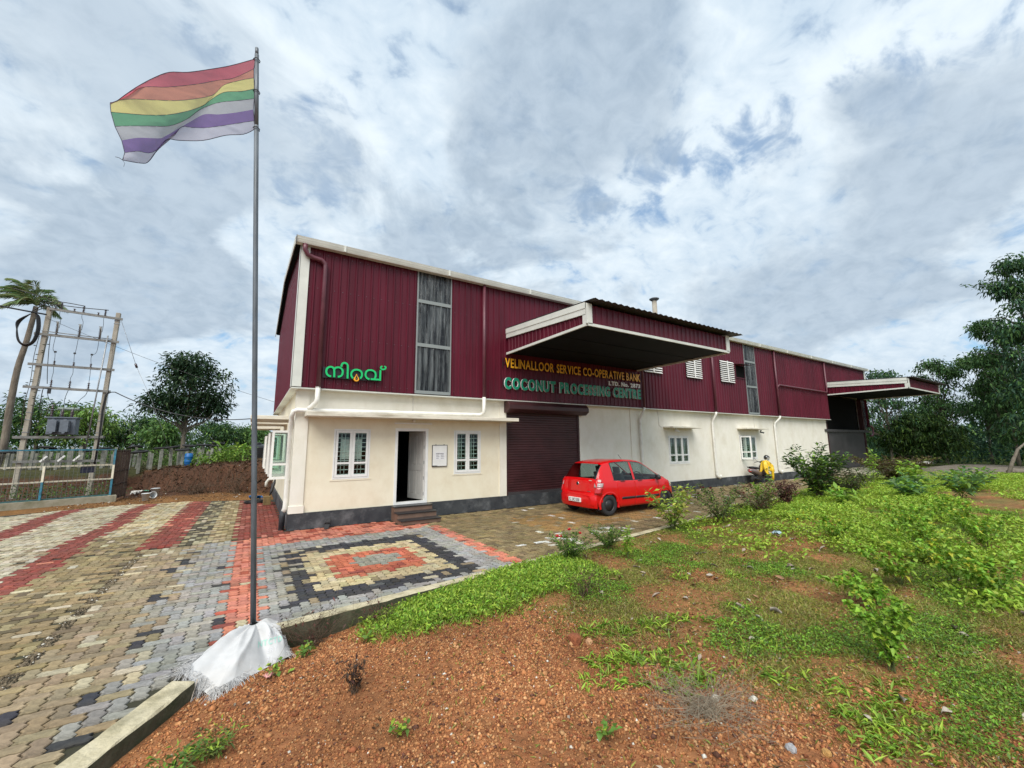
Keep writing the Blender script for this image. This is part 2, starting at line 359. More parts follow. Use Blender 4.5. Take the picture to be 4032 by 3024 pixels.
# ---------------------------------------------------------------- windows
def sash(mb, x0, x1, z0, z1, y, t=0.055, rail=0.28):
    """frame of one casement in the xz plane, with a mid rail"""
    mb.box(x0, x0+t, y-0.02, y+0.02, z0, z1); mb.box(x1-t, x1, y-0.02, y+0.02, z0, z1)
    mb.box(x0+t, x1-t, y-0.02, y+0.02, z0, z0+t*1.2); mb.box(x0+t, x1-t, y-0.02, y+0.02, z1-t, z1)
    zr = z0+(z1-z0)*rail; mb.box(x0+t, x1-t, y-0.018, y+0.018, zr, zr+0.05)
def window(w, n, open_first=False):
    x0, x1, z0, z1 = w; root = empty('window', (0, 0, 0)); root.parent = B
    m = MB(); t = 0.04
    m.box(x0, x1, -0.012, 0.10, z1-t, z1); m.box(x0, x1, -0.012, 0.10, z0, z0+t)
    m.box(x0, x0+t, -0.012, 0.10, z0+t, z1-t); m.box(x1-t, x1, -0.012, 0.10, z0+t, z1-t)
    pw = (x1-x0-2*t)/n
    for i in range(1, n): xm = x0+t+pw*i; m.box(xm-0.02, xm+0.02, -0.008, 0.10, z0+t, z1-t)
    m.build('frame', M['white'], root)
    s = MB(); s.box(x0-0.05, x1+0.05, -0.012, 0.0, z0-0.04, z0-0.003); s.build('sill', M['cream'] if x0 < 6 else M['offwhite'], root)
    for i in range(n):
        a = x0+t+pw*i+0.008; b = a+pw-0.016; zz0, zz1 = z0+t+0.004, z1-t-0.004
        if open_first and i == 0:
            sa = empty('casement', (a, -0.03, 0)); sa.parent = root; sa.rotation_euler = (0, 0, R(-78))
            q = MB(); sash(q, 0, b-a, zz0, zz1, 0.0); q.build('sash', M['white'], sa)
            q = MB(); q.box(0.05, b-a-0.05, -0.003, 0.003, zz0+0.06, zz1-0.05); q.build('pane', M['glass'], sa)
            continue
        q = MB(); sash(q, a, b, zz0, zz1, 0.0); q.build('sash', M['white'], root)
        q = MB(); q.box(a+0.05, b-0.05, 0.001, 0.005, zz0+0.06, zz1-0.05); q.build('pane', M['glass'], root)
    g = MB()
    for i in range(n):
        a = x0+t+pw*i; 
        for k in (1, 2): xx = a+pw*(0.18+0.64*k/3.0+0.0); g.tube([(xx, 0.075, z0), (xx, 0.075, z1)], 0.0085, 6)
    nb = int(round((z1-z0)/0.112))
    for k in range(1, nb): zz = z0+(z1-z0)*k/nb; g.box(x0+0.03, x1-0.03, 0.078, 0.086, zz-0.008, zz+0.008)
    g.build('grille', M['bar'], root)
    return root
window(WA, 2); window(WB_, 2); window(WC, 3); window(WD, 3, True)
def side_window(y0, y1, z0, z1):
    root = empty('window', (0, 0, 0)); root.parent = B; t = 0.045
    m = MB(); m.box(-0.012, 0.1, y0, y1, z1-t, z1); m.box(-0.012, 0.1, y0, y1, z0, z0+t); m.box(-0.012, 0.1, y0, y0+t, z0+t, z1-t); m.box(-0.012, 0.1, y1-t, y1, z0+t, z1-t)
    m.box(-0.01, 0.1, (y0+y1)/2-0.02, (y0+y1)/2+0.02, z0+t, z1-t); m.build('frame', M['white'], root)
    g = MB()
    for k in range(1, 6): yy = y0+(y1-y0)*k/6; g.tube([(0.075, yy, z0), (0.075, yy, z1)], 0.0085, 6)
    for k in range(1, 11): zz = z0+(z1-z0)*k/11; g.box(0.078, 0.086, y0, y1, zz-0.005, zz+0.005)
    g.build('grille', M['bar'], root)
    w = (y1-y0)/2-0.05
    for yy, ang in ((y0+0.03, R(176)), (y1-0.03, R(178+6))):
        sa = empty('casement', (-0.02, yy, 0)); sa.parent = root; sa.rotation_euler = (0, 0, ang)
        q = MB(); sash(q, 0, w*0.72, z0+0.03, z1-0.03, 0.0); q.build('sash', M['white'], sa)
        q = MB(); q.box(0.05, w*0.72-0.05, -0.003, 0.003, z0+0.09, z1-0.08); q.build('pane', M['glass'], sa)
for g in GW: side_window(*g)
# ---------------------------------------------------------------- door and steps
door = empty('door', (0, 0, 0)); door.parent = B
x0, x1, z0, z1 = DO
m = MB(); m.box(x0-0.0, x0+0.075, -0.014, 0.12, z0, z1); m.box(x1-0.075, x1, -0.014, 0.12, z0, z1); m.box(x0+0.075, x1-0.075, -0.014, 0.12, z1-0.075, z1); m.box(x0+0.075, x1-0.075, -0.014, 0.12, z0-0.0, z0+0.06)
m.build('door_frame', M['white'], door)
M['door'] = mat('grey_white_door', (0.50, 0.49, 0.46), 0.5, var=0.1, scale=3)
lw = x1-x0-0.16; th = R(77)
def leafP(u, v, z): # u along leaf from hinge, v normal offset
    return (x1-0.08-u*math.cos(th)+v*math.sin(th)*-1, 0.10+u*math.sin(th)+v*math.cos(th)*-1, z)
def leafbox(mb, u0, u1, v0, v1, za, zb):
    b = len(mb.v)
    mb.v += [leafP(u0,v0,za),leafP(u1,v0,za),leafP(u1,v1,za),leafP(u0,v1,za),leafP(u0,v0,zb),leafP(u1,v0,zb),leafP(u1,v1,zb),leafP(u0,v1,zb)]
    for q in ((0,3,2,1),(4,5,6,7),(0,1,5,4),(1,2,6,5),(2,3,7,6),(3,0,4,7)): mb.face([b+i for i in q])
m = MB(); za, zb = z0+0.07, z1-0.08
leafbox(m, 0, lw, -0.012, 0.012, za, zb)
for sg_ in (1, -1):
    for u0, u1 in ((0, 0.09), (lw/2-0.045, lw/2+0.045), (lw-0.09, lw)): leafbox(m, u0, u1, sg_*0.0121, sg_*0.024, za, zb)
    for za_, zb_ in ((za, za+0.13), (za+0.80, za+0.95), (zb-0.12, zb)):
        for u0, u1 in ((0.09, lw/2-0.045), (lw/2+0.045, lw-0.09)): leafbox(m, u0, u1, sg_*0.0121, sg_*0.0235, za_, zb_)
fix_normals(m.build('door_leaf', M['door'], door))
for sg_ in (1, -1):
    for za_, zb_ in ((za+0.16, za+0.77), (za+0.98, zb-0.15)):
        for u0, u1 in ((0.12, lw/2-0.075), (lw/2+0.075, lw-0.12)):
            m = MB(); leafbox(m, u0, u1, sg_*0.0122, sg_*0.020, za_, zb_); bevel(fix_normals(m.build('door_panel', M['door'], door)), 0.006)
for k in range(5):
    m = MB(); zz = za+0.12+k*0.43; m.box(x1-0.088, x1-0.072, 0.085, 0.112, zz, zz+0.09); m.build('hinge', M['steel'], door)
M['step_tile'] = mat('brown_step_tile', (0.17, 0.105, 0.075), 0.5, var=0.15, scale=6)
M['granite'] = mat('black_granite', (0.025, 0.025, 0.028), 0.35, var=0.3, scale=30)
st = empty('entrance_steps', (0, 0, 0)); st.parent = B
xa, xb = 2.38, 3.42
for k, (yf, zt) in enumerate(((-0.95, 0.11), (-0.64, 0.245), (-0.33, 0.375))):
    yb = (-0.64, -0.33, -0.05)[k]; zb = (0.0, 0.0, 0.0)[k]
    m = MB(); m.box(xa, xb, yf+0.015, yb+(0.015 if k < 2 else 0.0), zb, zt-0.022); m.build('riser', M['step_tile'], st)
    m = MB(); m.box(xa-0.015, xb+0.015, yf-0.015, yb+(0.02 if k < 2 else 0.003), zt-0.0215, zt); bevel(m.build('tread', M['granite'], st), 0.006)
# ---------------------------------------------------------------- roller shutter
sh = empty('roller_shutter', (0, 0, 0)); sh.parent = B
m = MB(); pts = []
zz = 0.36
while zz < 3.0:
    pts += [(0.06, zz), (0.045, zz+0.02), (0.045, zz+0.06), (0.06, zz+0.075)]; zz += 0.08
P = [[(6.06, y, z) for y, z in pts], [(9.06, y, z) for y, z in pts]]
m.grid(P, smooth=False); fix_normals(m.build('slat_curtain', M['shutter'], sh))
m = MB(); m.box(6.0, 6.07, 0.02, 0.12, 0.356, 3.0); m.box(9.03, 9.1, 0.02, 0.12, 0.356, 3.0); m.build('guide_rail', M['shutter'], sh)
m = MB(); m.box(6.07, 9.03, 0.03, 0.07, 0.357, 0.47); m.build('bottom_bar', M['grey_sheet'], sh)
hp = [(-0.01, 2.98), (-0.20, 2.98), (-0.36, 3.08), (-0.36, 3.22), (-0.24, 3.34), (-0.01, 3.36)]
m = MB(); m.prism([(5.90, y, z) for y, z in hp], (3.36, 0, 0)); bevel(fix_normals(m.build('shutter_hood', M['shutter'], sh)), 0.015)
# ---------------------------------------------------------------- cladding
YC = -0.20
def profile(x0, x1, pitch=0.2, d=0.028):
    """ribbed sheet outline (x, depth)"""
    n = max(1, int(round((x1-x0)/pitch))); w = (x1-x0)/n; out = [(x0, 0.0)]
    for i in range(n):
        c = x0+w*(i+0.5); out += [(c-0.034, 0.0), (c-0.016, d), (c+0.016, d), (c+0.034, 0.0)]
        if pitch > 0.15: out += [(c+w*0.5-0.004, 0.0), (c+w*0.5, 0.004)] if i < n-1 else []
    out.append((x1, 0.0)); return out
def sheet(x0, x1, z0, z1, parent=B, y=YC, name='cladding_sheet', m_=None, pitch=0.2, zf=None):
    mb = MB(); pr_ = profile(x0, x1, pitch)
    rows = [[(x, y-d, z0) for x, d in pr_], [(x, y-d, z1 if zf is None else zf(x)) for x, d in pr_]]
    mb.grid(rows, smooth=False); return mb.build(name, m_ or M['maroon'], parent)
def run(x0, x1, z0, z1, **kw):
    n = max(1, int(round((x1-x0)/1.0))); w = (x1-x0)/n
    for i in range(n): sheet(x0+w*i, x0+w*(i+1), z0, z1, y=YC-(0.0025 if i % 2 else 0.0), **kw)
run(-0.14, 2.91, 3.385, 7.06); run(3.92, 20.2, 3.385, 7.06); run(21.17, 29.55, 3.385, 7.06); run(29.55, 36.08, 5.0, 7.06)
m = MB(); m.box(-0.145, 2.91, YC+0.012, YC+0.03, 3.40, 7.06); m.box(3.92, 20.2, YC+0.012, YC+0.03, 3.40, 7.06); m.box(21.17, 29.55, YC+0.012, YC+0.03, 3.40, 7.06); m.box(29.55, 36.05, YC+0.012, YC+0.03, 5.0, 7.06)
m.build('sheet_lining', M['soffit'], B)
# rows of roofing screws along the girts
q = MB()
for zz in (3.52, 4.72, 5.95, 6.88):
    x = 0.06
    while x < 35.9:
        if not (2.9 < x < 3.93 or 20.19 < x < 21.18 or (x > 29.5 and zz < 5) or (12.3 < x < 19.2 and 4.8 < zz < 6)): q.box(x-0.009, x+0.009, YC-0.012, YC-0.0005, zz-0.009, zz+0.009)
        x += 0.2
o = q.build('screw_heads', mat('screw_zinc', (0.17, 0.10, 0.115), 0.4, metal=0.6), B); o['kind'] = 'stuff'
# gable cladding
def gz(y): return ZE+0.06+(ZR-ZE)*(1-abs(y-RIDGE)/RIDGE)
yy = -0.2
while yy < BD+0.05:
    y1 = min(yy+1.0, BD+0.1); mb = MB(); prf = profile(yy, y1)
    mb.grid([[(-0.145-d, y, 3.385) for y, d in prf], [(-0.145-d, y, gz(y)) for y, d in prf]], smooth=False)
    mb.build('cladding_sheet', M['maroon'], B); yy = y1
m = MB(); m.prism([(-0.12, -0.17, 3.4), (-0.12, BD+0.05, 3.4), (-0.12, BD+0.05, 7.0), (-0.12, RIDGE, 7.75), (-0.12, -0.17, 7.0)], (0.02, 0, 0)); m.build('sheet_lining', M['soffit'], B)
m = MB(); m.prism([(36.0, -0.15, 3.0), (36.0, BD+0.05, 3.0), (36.0, BD+0.05, 7.0), (36.0, RIDGE, 7.75), (36.0, -0.15, 7.0)], (0.05, 0, 0)); m.build('end_cladding', M['maroon'], B)
# base flashing (white drip edge)
m = MB(); m.box(-0.18, 29.56, YC-0.045, 0.0, 3.345, 3.372); m.box(-0.19, 0.0, 0.0, BD+0.1, 3.345, 3.372)
m.build('base_flashing', M['trim'], B)
m = MB(); m.box(-0.185, 0.03, YC-0.052, YC-0.03, 3.39, 6.98); m.box(-0.19, -0.175, YC-0.052, 0.02, 3.39, 7.0)
m.build('corner_trim', M['trim'], B)
m = MB(); m.box(35.45, 36.12, YC-0.05, YC-0.032, 5.3, 6.98) if False else m.box(35.9, 36.12, YC-0.05, YC-0.032, 5.3, 6.98); m.build('corner_trim', M['trim'], B)
# translucent strips
M['stripglass'] = mat('wavy_clear_sheet', (0.13, 0.145, 0.15), 0.14, spec=0.5, coat=0.1, bump=1.0, bscale=1.6, bdist=0.12, stretch=(7, 1, 0.6), col2=(0.012, 0.014, 0.017), scale=1.5, lo=0.36, hi=0.58)  # pale and dark streaks in the colour stand in for wavy reflections
M['girt'] = mat('girt_behind_sheet', (0.24, 0.27, 0.27), 0.6)
for a, b in ((2.91, 3.92), (20.2, 21.17)):
    sl = empty('skylight_strip', (0, 0, 0)); sl.parent = B
    sheet(a, b, 3.41, 7.05, sl, y=YC+0.004, name='clear_sheet', m_=M['stripglass'], pitch=0.2)
    for zz in (6.06, 4.76): q = MB(); q.box(a, b, YC-0.034, YC-0.027, zz, zz+0.10); q.build('girt', M['girt'], sl)
    q = MB(); q.box(a-0.04, a, YC-0.03, YC-0.004, 3.4, 7.02); q.box(b, b+0.03, YC-0.03, YC-0.004, 3.4, 7.02); q.box(a, b, YC-0.036, YC-0.028, 3.40, 3.49); q.build('edge_strip', M['girt'], sl)
    q = MB(); q.box(a, b, YC+0.05, YC+0.06, 3.4, 7.05); q.build('strip_backing', M['soffit'], sl)
# louvred vents
for a, b, z0_, z1_ in ((12.42, 13.54, 4.86, 5.93), (15.24, 16.34, 4.86, 5.93), (17.88, 19.02, 4.87, 5.93)):
    lv = empty('louvre_vent', (0, 0, 0)); lv.parent = B
    q = MB(); q.box(a+0.01, b-0.01, YC-0.05, YC-0.03, z0_, z1_); q.build('vent_backing', M['soffit'], lv)
    n = 11; h = (z1_-z0_)/n
    for k in range(n):
        q = MB(); z = z0_+h*k; q.prism([(a, YC-0.055, z+h*0.62), (a, YC-0.11, z), (a, YC-0.12, z+0.015), (a, YC-0.055, z+h*0.62+0.02)], (b-a, 0, 0)); fix_normals(q.build('louvre', M['white'], lv))
    q = MB(); c = (a+b)/2; q.box(c-0.045, c+0.045, YC-0.128, YC-0.121, z0_+0.01, z1_); q.build('vent_mullion', M['white'], lv)
# exhaust opening with flap
ex = empty('exhaust_opening', (0, 0, 0)); ex.parent = B
q = MB(); q.box(19.22, 20.02, YC-0.045, YC-0.031, 5.2, 5.80); q.build('opening', M['dark'], ex)
q = MB(); q.obox((19.65, YC-0.22, 5.84), (0.46, 0, 0), (0, 0.2, 0.035), (0, -0.001, 0.008)); q.build('flap', M['shutter'], ex)
q = MB(); q.box(19.17, 19.22, YC-0.06, YC-0.03, 5.17, 5.82); q.box(20.02, 20.07, YC-0.06, YC-0.03, 5.17, 5.82); q.box(19.22, 20.02, YC-0.06, YC-0.046, 5.16, 5.2); q.build('opening_frame', M['maroon'], ex)
# ---------------------------------------------------------------- roof
rf = empty('roof', (0, 0, 0)); rf.parent = B
m = MB()
prf = profile(-0.3, 36.2, 0.5, 0.03)
m.grid([[(x, -0.34, 7.10+d) for x, d in prf], [(x, RIDGE, 7.86+d) for x, d in prf]], smooth=False)
m.grid([[(x, RIDGE, 7.86+d) for x, d in prf], [(x, BD+0.3, 7.08+d) for x, d in prf]], smooth=False)
m.build('roof_sheet', M['grey_sheet'], rf)
m = MB(); m.grid([[(x, y, z) for x in (-0.28, 36.18)] for y, z in ((-0.3, 7.06), (RIDGE, 7.82), (BD+0.28, 7.04))], smooth=False); m.build('roof_lining', M['soffit'], rf)
m = MB(); gp = [(-0.24, 6.99), (-0.40, 6.99), (-0.42, 7.035), (-0.41, 7.04), (-0.43, 7.085), (-0.42, 7.09), (-0.44, 7.15), (-0.41, 7.15), (-0.39, 7.02), (-0.24, 7.02)]
m.prism([(-0.30, y, z) for y, z in gp], (36.5, 0, 0)); fix_normals(m.build('gutter', M['trim'], rf))
for k in range(13): m = MB(); x = 0.8+2.95*k; m.box(x, x+0.05, -0.447, -0.41, 6.985, 7.153); m.build('gutter_strap', M['trim'], rf)
m = MB(); m.box(-0.31, -0.30, -0.44, -0.22, 6.98, 7.16); m.build('gutter_end', M['grey_sheet'], rf)
for a, b in (((-0.32, -0.3, 7.06), (-0.32, RIDGE, 7.83)), ((-0.32, RIDGE, 7.83), (-0.32, BD+0.3, 7.05))):
    q = MB(); q.bar(a, b, 0.02, 0.2); q.build('barge_board', M['trim'], rf)
m = MB(); m.tube([(17.55, 3.0, 7.3), (17.55, 3.0, 9.86)], 0.13, 12); m.build('flue_pipe', M['cement_pole'], rf)
m = MB(); m.lathe([(0.14, 9.84), (0.26, 9.92), (0.27, 9.96), (0.14, 10.02), (0.0, 10.04)], (17.55, 3.0, 0), 14); m.build('flue_cap', M['galv'], rf)
# ---------------------------------------------------------------- downpipes
def pipe(name, pts, r, m_): q = MB(); q.tube(pts, r, 10); return q.build(name, M[m_], B)
yp = YC-0.10
pipe('downpipe', [(-0.10, -0.36, 6.99), (-0.10, -0.36, 6.85), (-0.03, -0.33, 6.74), (0.10, -0.31, 6.70), (0.30, yp, 6.68), (0.39, yp, 6.60), (0.40, yp, 6.5), (0.40, yp, 3.37)], 0.058, 'maroon_pipe')
for x in (5.03, 12.27, 17.2, 23.1): pipe('downpipe', [(x, yp, 7.0), (x, yp, 3.36)], 0.05, 'maroon_pipe')
pipe('downpipe', [(29.3, yp, 7.0), (29.3, yp, 5.12), (29.27, yp, 5.06), (29.1, yp, 5.05), (23.35, yp, 5.09), (23.14, yp, 4.95)], 0.05, 'maroon_pipe')
pipe('waste_pipe', [(0.40, yp, 3.40), (0.40, yp, 3.1), (0.38, yp, 3.02), (0.28, -0.16, 2.90), (0.22, -0.13, 2.86)], 0.058, 'pvc')
pipe('waste_pipe', [(5.03, yp, 3.40), (5.03, yp, 2.95), (5.0, -0.2, 2.88), (4.9, -0.17, 2.865), (0.0, -0.13, 2.83), (-0.08, -0.11, 2.80), (-0.11, -0.07, 2.68), (-0.105, 0.10, 2.5), (-0.10, 0.12, 0.60), (-0.105, 0.12, 0.5), (-0.14, 0.14, 0.40)], 0.055, 'pvc')
q = MB(); q.tube([(-0.13, 0.14, 0.44), (-0.15, 0.15, 0.33), (-0.15, 0.16, 0.0)], 0.062, 10); tag(q.build('waste_pipe', M['plinth'], B), 'dark painted foot of the corner waste pipe')
for xt, xb in ((12.27, 12.20), (17.2, 17.24), (23.1, 22.85)):
    d = xb - 0.55 if False else xb
    xs = {12.27: 11.98, 17.2: 16.92, 23.1: 22.62}[xt]; s_ = 0.30
    pipe('waste_pipe', [(xt, yp, 3.38), (xt-0.03, yp, 3.28), (xs+s_, -0.10, 3.02), (xs+s_-0.04, -0.08, 2.9), (xs+s_, -0.075, 0.55), (xs+s_+0.05, -0.09, 0.45), (xs+s_+0.16, -0.12, 0.37)], 0.052, 'pvc')
    pipe('waste_pipe', [(xs+s_+0.30, -0.07, 0.52), (xs+s_+0.30, -0.07, 0.36)], 0.05, 'pvc')
# pipe bracket foot pieces beside gable
q = MB(); q.tube([(-0.05, 8.9, 0.62), (-0.18, 8.9, 0.62), (-0.26, 8.9, 0.5), (-0.26, 8.9, 0.32)], 0.055, 8); q.build('waste_pipe', M['pvc'], B)
# ---------------------------------------------------------------- canopies
def canopy(X0, X1, D, zb, zw, zf, dark_front):
    c = empty('canopy', (0, 0, 0)); c.parent = B; yw = YC-0.03; yf = -D
    top = lambda y: zw+(zf-zw)*(y-yw)/(yf-yw)
    for xx, s in ((X0, -1), (X1, 1)):
        y0 = yf
        n = int(round((yw-yf)/1.0)); w = (yw-yf)/n
        for i in range(n):
            mb = MB(); prf = profile(yf+w*i, yf+w*(i+1)); mb.grid([[(xx+s*d, y, zb+0.02) for y, d in prf], [(xx+s*d, y, top(y)-0.02) for y, d in prf]], smooth=False)
            mb.build('fascia_sheet', M['maroon'], c)
        q = MB(); q.prism([(xx-0.02, yw, top(yw)-0.27), (xx-0.02, yf, top(yf)-0.27), (xx-0.02, yf, top(yf)+0.03), (xx-0.02, yw, top(yw)+0.03)], (0.04, 0, 0))
        o = q.build('barge_trim', M['trim'], c); o.location.x = s*0.036
        q = MB(); q.prism([(xx-0.015, yw, top(yw)-0.12), (xx-0.015, yf, top(yf)-0.12), (xx-0.015, yf, top(yf)+0.034), (xx-0.015, yw, top(yw)+0.034)], (0.03, 0, 0))
        o = q.build('barge_cap', M['trim'], c); o.location.x = s*0.056
        q = MB(); q.box(xx-0.02, xx+0.02, yf, yw, zb-0.05, zb+0.02); o = q.build('bottom_trim', M['trim'], c); o.location.x = s*0.034
        q = MB(); q.box(xx-0.06 if s < 0 else xx-0.12, xx+0.12 if s < 0 else xx+0.06, yf-0.055, yf-0.03, zb, zf-0.0); q.box(xx+s*0.036-0.012, xx+s*0.036+0.012, yf-0.03, yf+0.12, zb+0.021, zf-0.275); q.build('corner_trim', M['trim'], c)
    n = int(round((X1-X0)/1.0)); w = (X1-X0)/n
    for i in range(n): sheet(X0+w*i, X0+w*(i+1), zb+0.02, zf-0.02, c, y=yf, name='fascia_sheet')
    q = MB(); q.box(X0-0.02, X1+0.02, yf-0.055, yf-0.02, zb-0.05, zb+0.02); q.build('bottom_trim', M['trim'], c)
    q = MB(); q.box(X0+0.01, X1-0.01, yf+0.01, yw, zb+0.0, zb+0.018); q.build('soffit', M['soffit'], c)
    for k in range(1, 3): q = MB(); yy = yw+(yf-yw)*k/3; q.box(X0+0.02, X1-0.02, yy-0.02, yy+0.02, zb-0.012, zb-0.001); q.build('soffit_joint', M['soffit'], c)
    # corrugated roof, oversailing in front and at the right
    xs = np.arange(X0-0.06, X1+0.46, 0.02); prf = [(x, 0.018*math.cos(2*math.pi*(x-X0)/0.22)**3) for x in xs]
    q = MB(); q.grid([[(x, yw, top(yw)+0.06+d) for x, d in prf], [(x, yf-0.32, top(yf-0.32)+0.06+d) for x, d in prf]], smooth=False)
    o = q.build('canopy_roof_sheet', M['grey_sheet'], c); so = o.modifiers.new('thickness', 'SOLIDIFY'); so.thickness = 0.006
    return c
canopy(5.93, 12.02, 4.0, 4.89, 5.66, 5.41, True)
canopy(29.58, 35.3, 4.0, 4.93, 5.66, 5.44, True)
# ---------------------------------------------------------------- loading bay under the far canopy
lb = empty('loading_door', (0, 0, 0)); lb.parent = B
q = MB(); q.box(29.42, 29.62, 0.0, 0.25, 0.0, 4.95); q.build('door_post', M['shutter'], lb)
q = MB(); q.box(35.42, 35.6, 0.0, 0.25, 0.0, 4.95); q.build('door_post', M['shutter'], lb)
q = MB(); q.box(29.62, 35.42, 0.06, 0.10, 0.33, 2.62); q.build('door_sheet', M['grey_sheet'], lb)
q = MB(); q.box(29.1, 36.0, -0.06, 0.03, 2.62, 2.78); q.build('door_rail', M['grey_sheet'], lb)
q = MB(); q.box(29.62, 35.42, 0.3, 0.34, 2.78, 4.95); q.build('bay_shade_sheet', M['dark'], lb)  # black sheet standing in for the unlit void above the door
q = MB(); q.box(35.6, 36.0, -0.02, 0.02, 2.9, 4.93); q.build('clear_panel', M['stripglass'], lb)
q = MB(); q.tube([(35.9, -0.15, 3.1), (36.35, -0.15, 3.05), (36.5, -0.15, 2.9), (36.5, -0.15, 2.55), (36.3, -0.15, 2.4), (35.9, -0.15, 2.4)], 0.06, 8); q.build('downpipe', M['maroon_pipe'], lb)
q = MB(); q.prism([(29.5, -0.03, 0.0), (29.5, -1.9, 0.004), (29.5, -0.03, 0.31)], (6.1, 0, 0)); fix_normals(q.build('loading_ramp', M['concrete'], lb))
# wall clutter belonging to the building
q = MB(); q.tube([(2.93, -0.01, 2.66), (2.93, -0.05, 2.64)], 0.02, 8); q.build('lamp_holder', M['black'], B)
q = MB(); q.lathe([(0.0, -0.045), (0.03, -0.035), (0.042, 0.0), (0.03, 0.035), (0.0, 0.045)], (2.93, -0.085, 2.63), 12); q.build('light_bulb', M['white'], B)
q = MB(); q.box(2.40, 3.48, -0.035, -0.002, 2.545, 2.585); q.build('tube_light', M['white'], B)
def conduit(pts): q = MB(); q.tube(pts, 0.009, 6); q.build('conduit', M['pvc'], B)
conduit([(2.9, -0.012, 3.36), (2.9, -0.012, 2.77)])
conduit([(13.45, -0.012, 3.33), (13.48, -0.012, 2.72), (13.62, -0.012, 2.64)])
conduit([(20.95, -0.012, 3.33), (20.98, -0.012, 2.7)])
for x in (14.30, 21.15):
    q = MB(); q.box(x-0.03, x+0.03, -0.25, -0.17, 2.56, 2.60); q.tube([(x, -0.2, 2.57), (x, -0.22, 2.50)], 0.018, 8); q.tube([(x-0.05, -0.18, 2.51), (x+0.06, -0.33, 2.46)], 0.038, 10)
    q.build('security_camera', M['white'] if x < 20 else M['galv'], B)
# ================================================================== signs
def catmull(pts, n=6):
    P = [np.array(p, float) for p in pts]; out = []
    for i in range(len(P)-1):
        p0 = P[max(i-1, 0)]; p1 = P[i]; p2 = P[i+1]; p3 = P[min(i+2, len(P)-1)]
        for k in range(n):
            t = k/n; out.append(0.5*((2*p1)+(-p0+p2)*t+(2*p0-5*p1+4*p2-p3)*t*t+(-p0+3*p1-3*p2+p3)*t**3))
    out.append(P[-1]); return out
def stroke(mb, pts, hw, y0, y1, n=6):
    """flat ribbon letter stroke in the xz plane with depth"""
    q = catmull(pts, n); k = len(q); b = len(mb.v)
    for i, p in enumerate(q):
        t = q[min(i+1, k-1)]-q[max(i-1, 0)]; t = t/np.linalg.norm(t); nrm = np.array([-t[1], t[0]])
        a, c = p+nrm*hw, p-nrm*hw
        mb.v += [(a[0], y0, a[1]), (c[0], y0, c[1]), (c[0], y1, c[1]), (a[0], y1, a[1])]
    for i in range(k-1):
        for j in range(4):
            mb.cur = 0 if j == 0 else 1
            mb.face((b+i*4+j, b+i*4+(j+1)%4, b+(i+1)*4+(j+1)%4, b+(i+1)*4+j))
    mb.face((b, b+1, b+2, b+3)); e = b+(k-1)*4; mb.face((e+3, e+2, e+1, e)); mb.cur = 0
M['neon_green'] = mat('bright_green_acrylic', (0.005, 0.52, 0.15), 0.35)
M['gold'] = mat('golden_acrylic', (0.9, 0.40, 0.02), 0.35)
sg = empty('script_sign', (1.2, -0.26, 3.65), 'bright green curly lettering with a golden oil drop, left of the tall clear panel', 'sign')
def at_root(o, root): o.matrix_parent_inverse = Matrix.Translation(-root.location); return o
yF, yB = -0.33, -0.275
STR = {'na': [[(0.678,3.687),(0.632,3.692),(0.585,3.726),(0.56,3.796),(0.572,3.869),(0.611,3.909),(0.653,3.924),(0.703,3.913),(0.73,3.879),(0.742,3.831),(0.749,3.666)],[(0.742,3.867),(0.762,3.903),(0.811,3.924),(0.87,3.923),(0.923,3.884),(0.943,3.821),(0.931,3.747),(0.89,3.703),(0.832,3.685)]],
'i': [[(0.907,3.948),(0.909,3.993),(0.932,4.037),(0.974,4.057),(1.019,4.045),(1.05,4.007),(1.058,3.952),(1.064,3.659)]],
'ra': [[(1.199,3.677),(1.162,3.72),(1.149,3.784),(1.165,3.841),(1.207,3.887),(1.267,3.906),(1.338,3.899),(1.393,3.861),(1.414,3.797),(1.403,3.731),(1.372,3.683)]],
'va': [[(1.609,3.683),(1.552,3.703),(1.514,3.749),(1.501,3.805),(1.518,3.872),(1.561,3.914),(1.624,3.928),(1.688,3.918),(1.74,3.883),(1.761,3.818),(1.755,3.75),(1.725,3.69)],[(1.636,3.69),(1.734,3.69),(1.904,3.692)],[(1.880,3.954),(1.880,3.665)]],
'ch': [[(1.929,4.057),(1.892,4.041),(1.886,4.006),(1.918,3.978),(1.965,3.978),(2.009,4.003),(2.014,4.045),(1.971,4.061)]]}
dy = 0.0
for k, sts in STR.items():
    mb = MB()
    for st_ in sts:
        n = 1 if len(st_) <= 3 else 6
        stroke(mb, st_, 0.0235 if k != 'ch' else 0.02, yF-dy, yB, n); dy += 0.0011
    at_root(fix_normals(mb.build('letter', [M['neon_green'], M['black']], sg)), sg)
do = [(1.281,3.795),(1.249,3.727),(1.218,3.678),(1.215,3.641),(1.242,3.608),(1.284,3.602),(1.324,3.614),(1.347,3.651),(1.34,3.688),(1.305,3.741)]
di = [(1.281,3.767),(1.263,3.714),(1.25,3.676),(1.255,3.644),(1.28,3.633),(1.305,3.646),(1.313,3.681),(1.297,3.727)]
mb = MB(); mb.prism([(x, yF-0.016, z) for x, z in do], (0, 0.05, 0)); at_root(fix_normals(mb.build('oil_drop', M['gold'], sg)), sg)
mb = MB(); mb.prism([(x, yF-0.020, z) for x, z in di], (0, 0.003, 0)); at_root(fix_normals(mb.build('drop_centre', M['black'], sg)), sg)
mb = MB(); mb.prism([(1.272, yF-0.022, 3.70), (1.268, yF-0.022, 3.655), (1.276, yF-0.022, 3.655)], (0, 0.001, 0)); at_root(fix_normals(mb.build('drop_glint', M['gold'], sg)), sg)
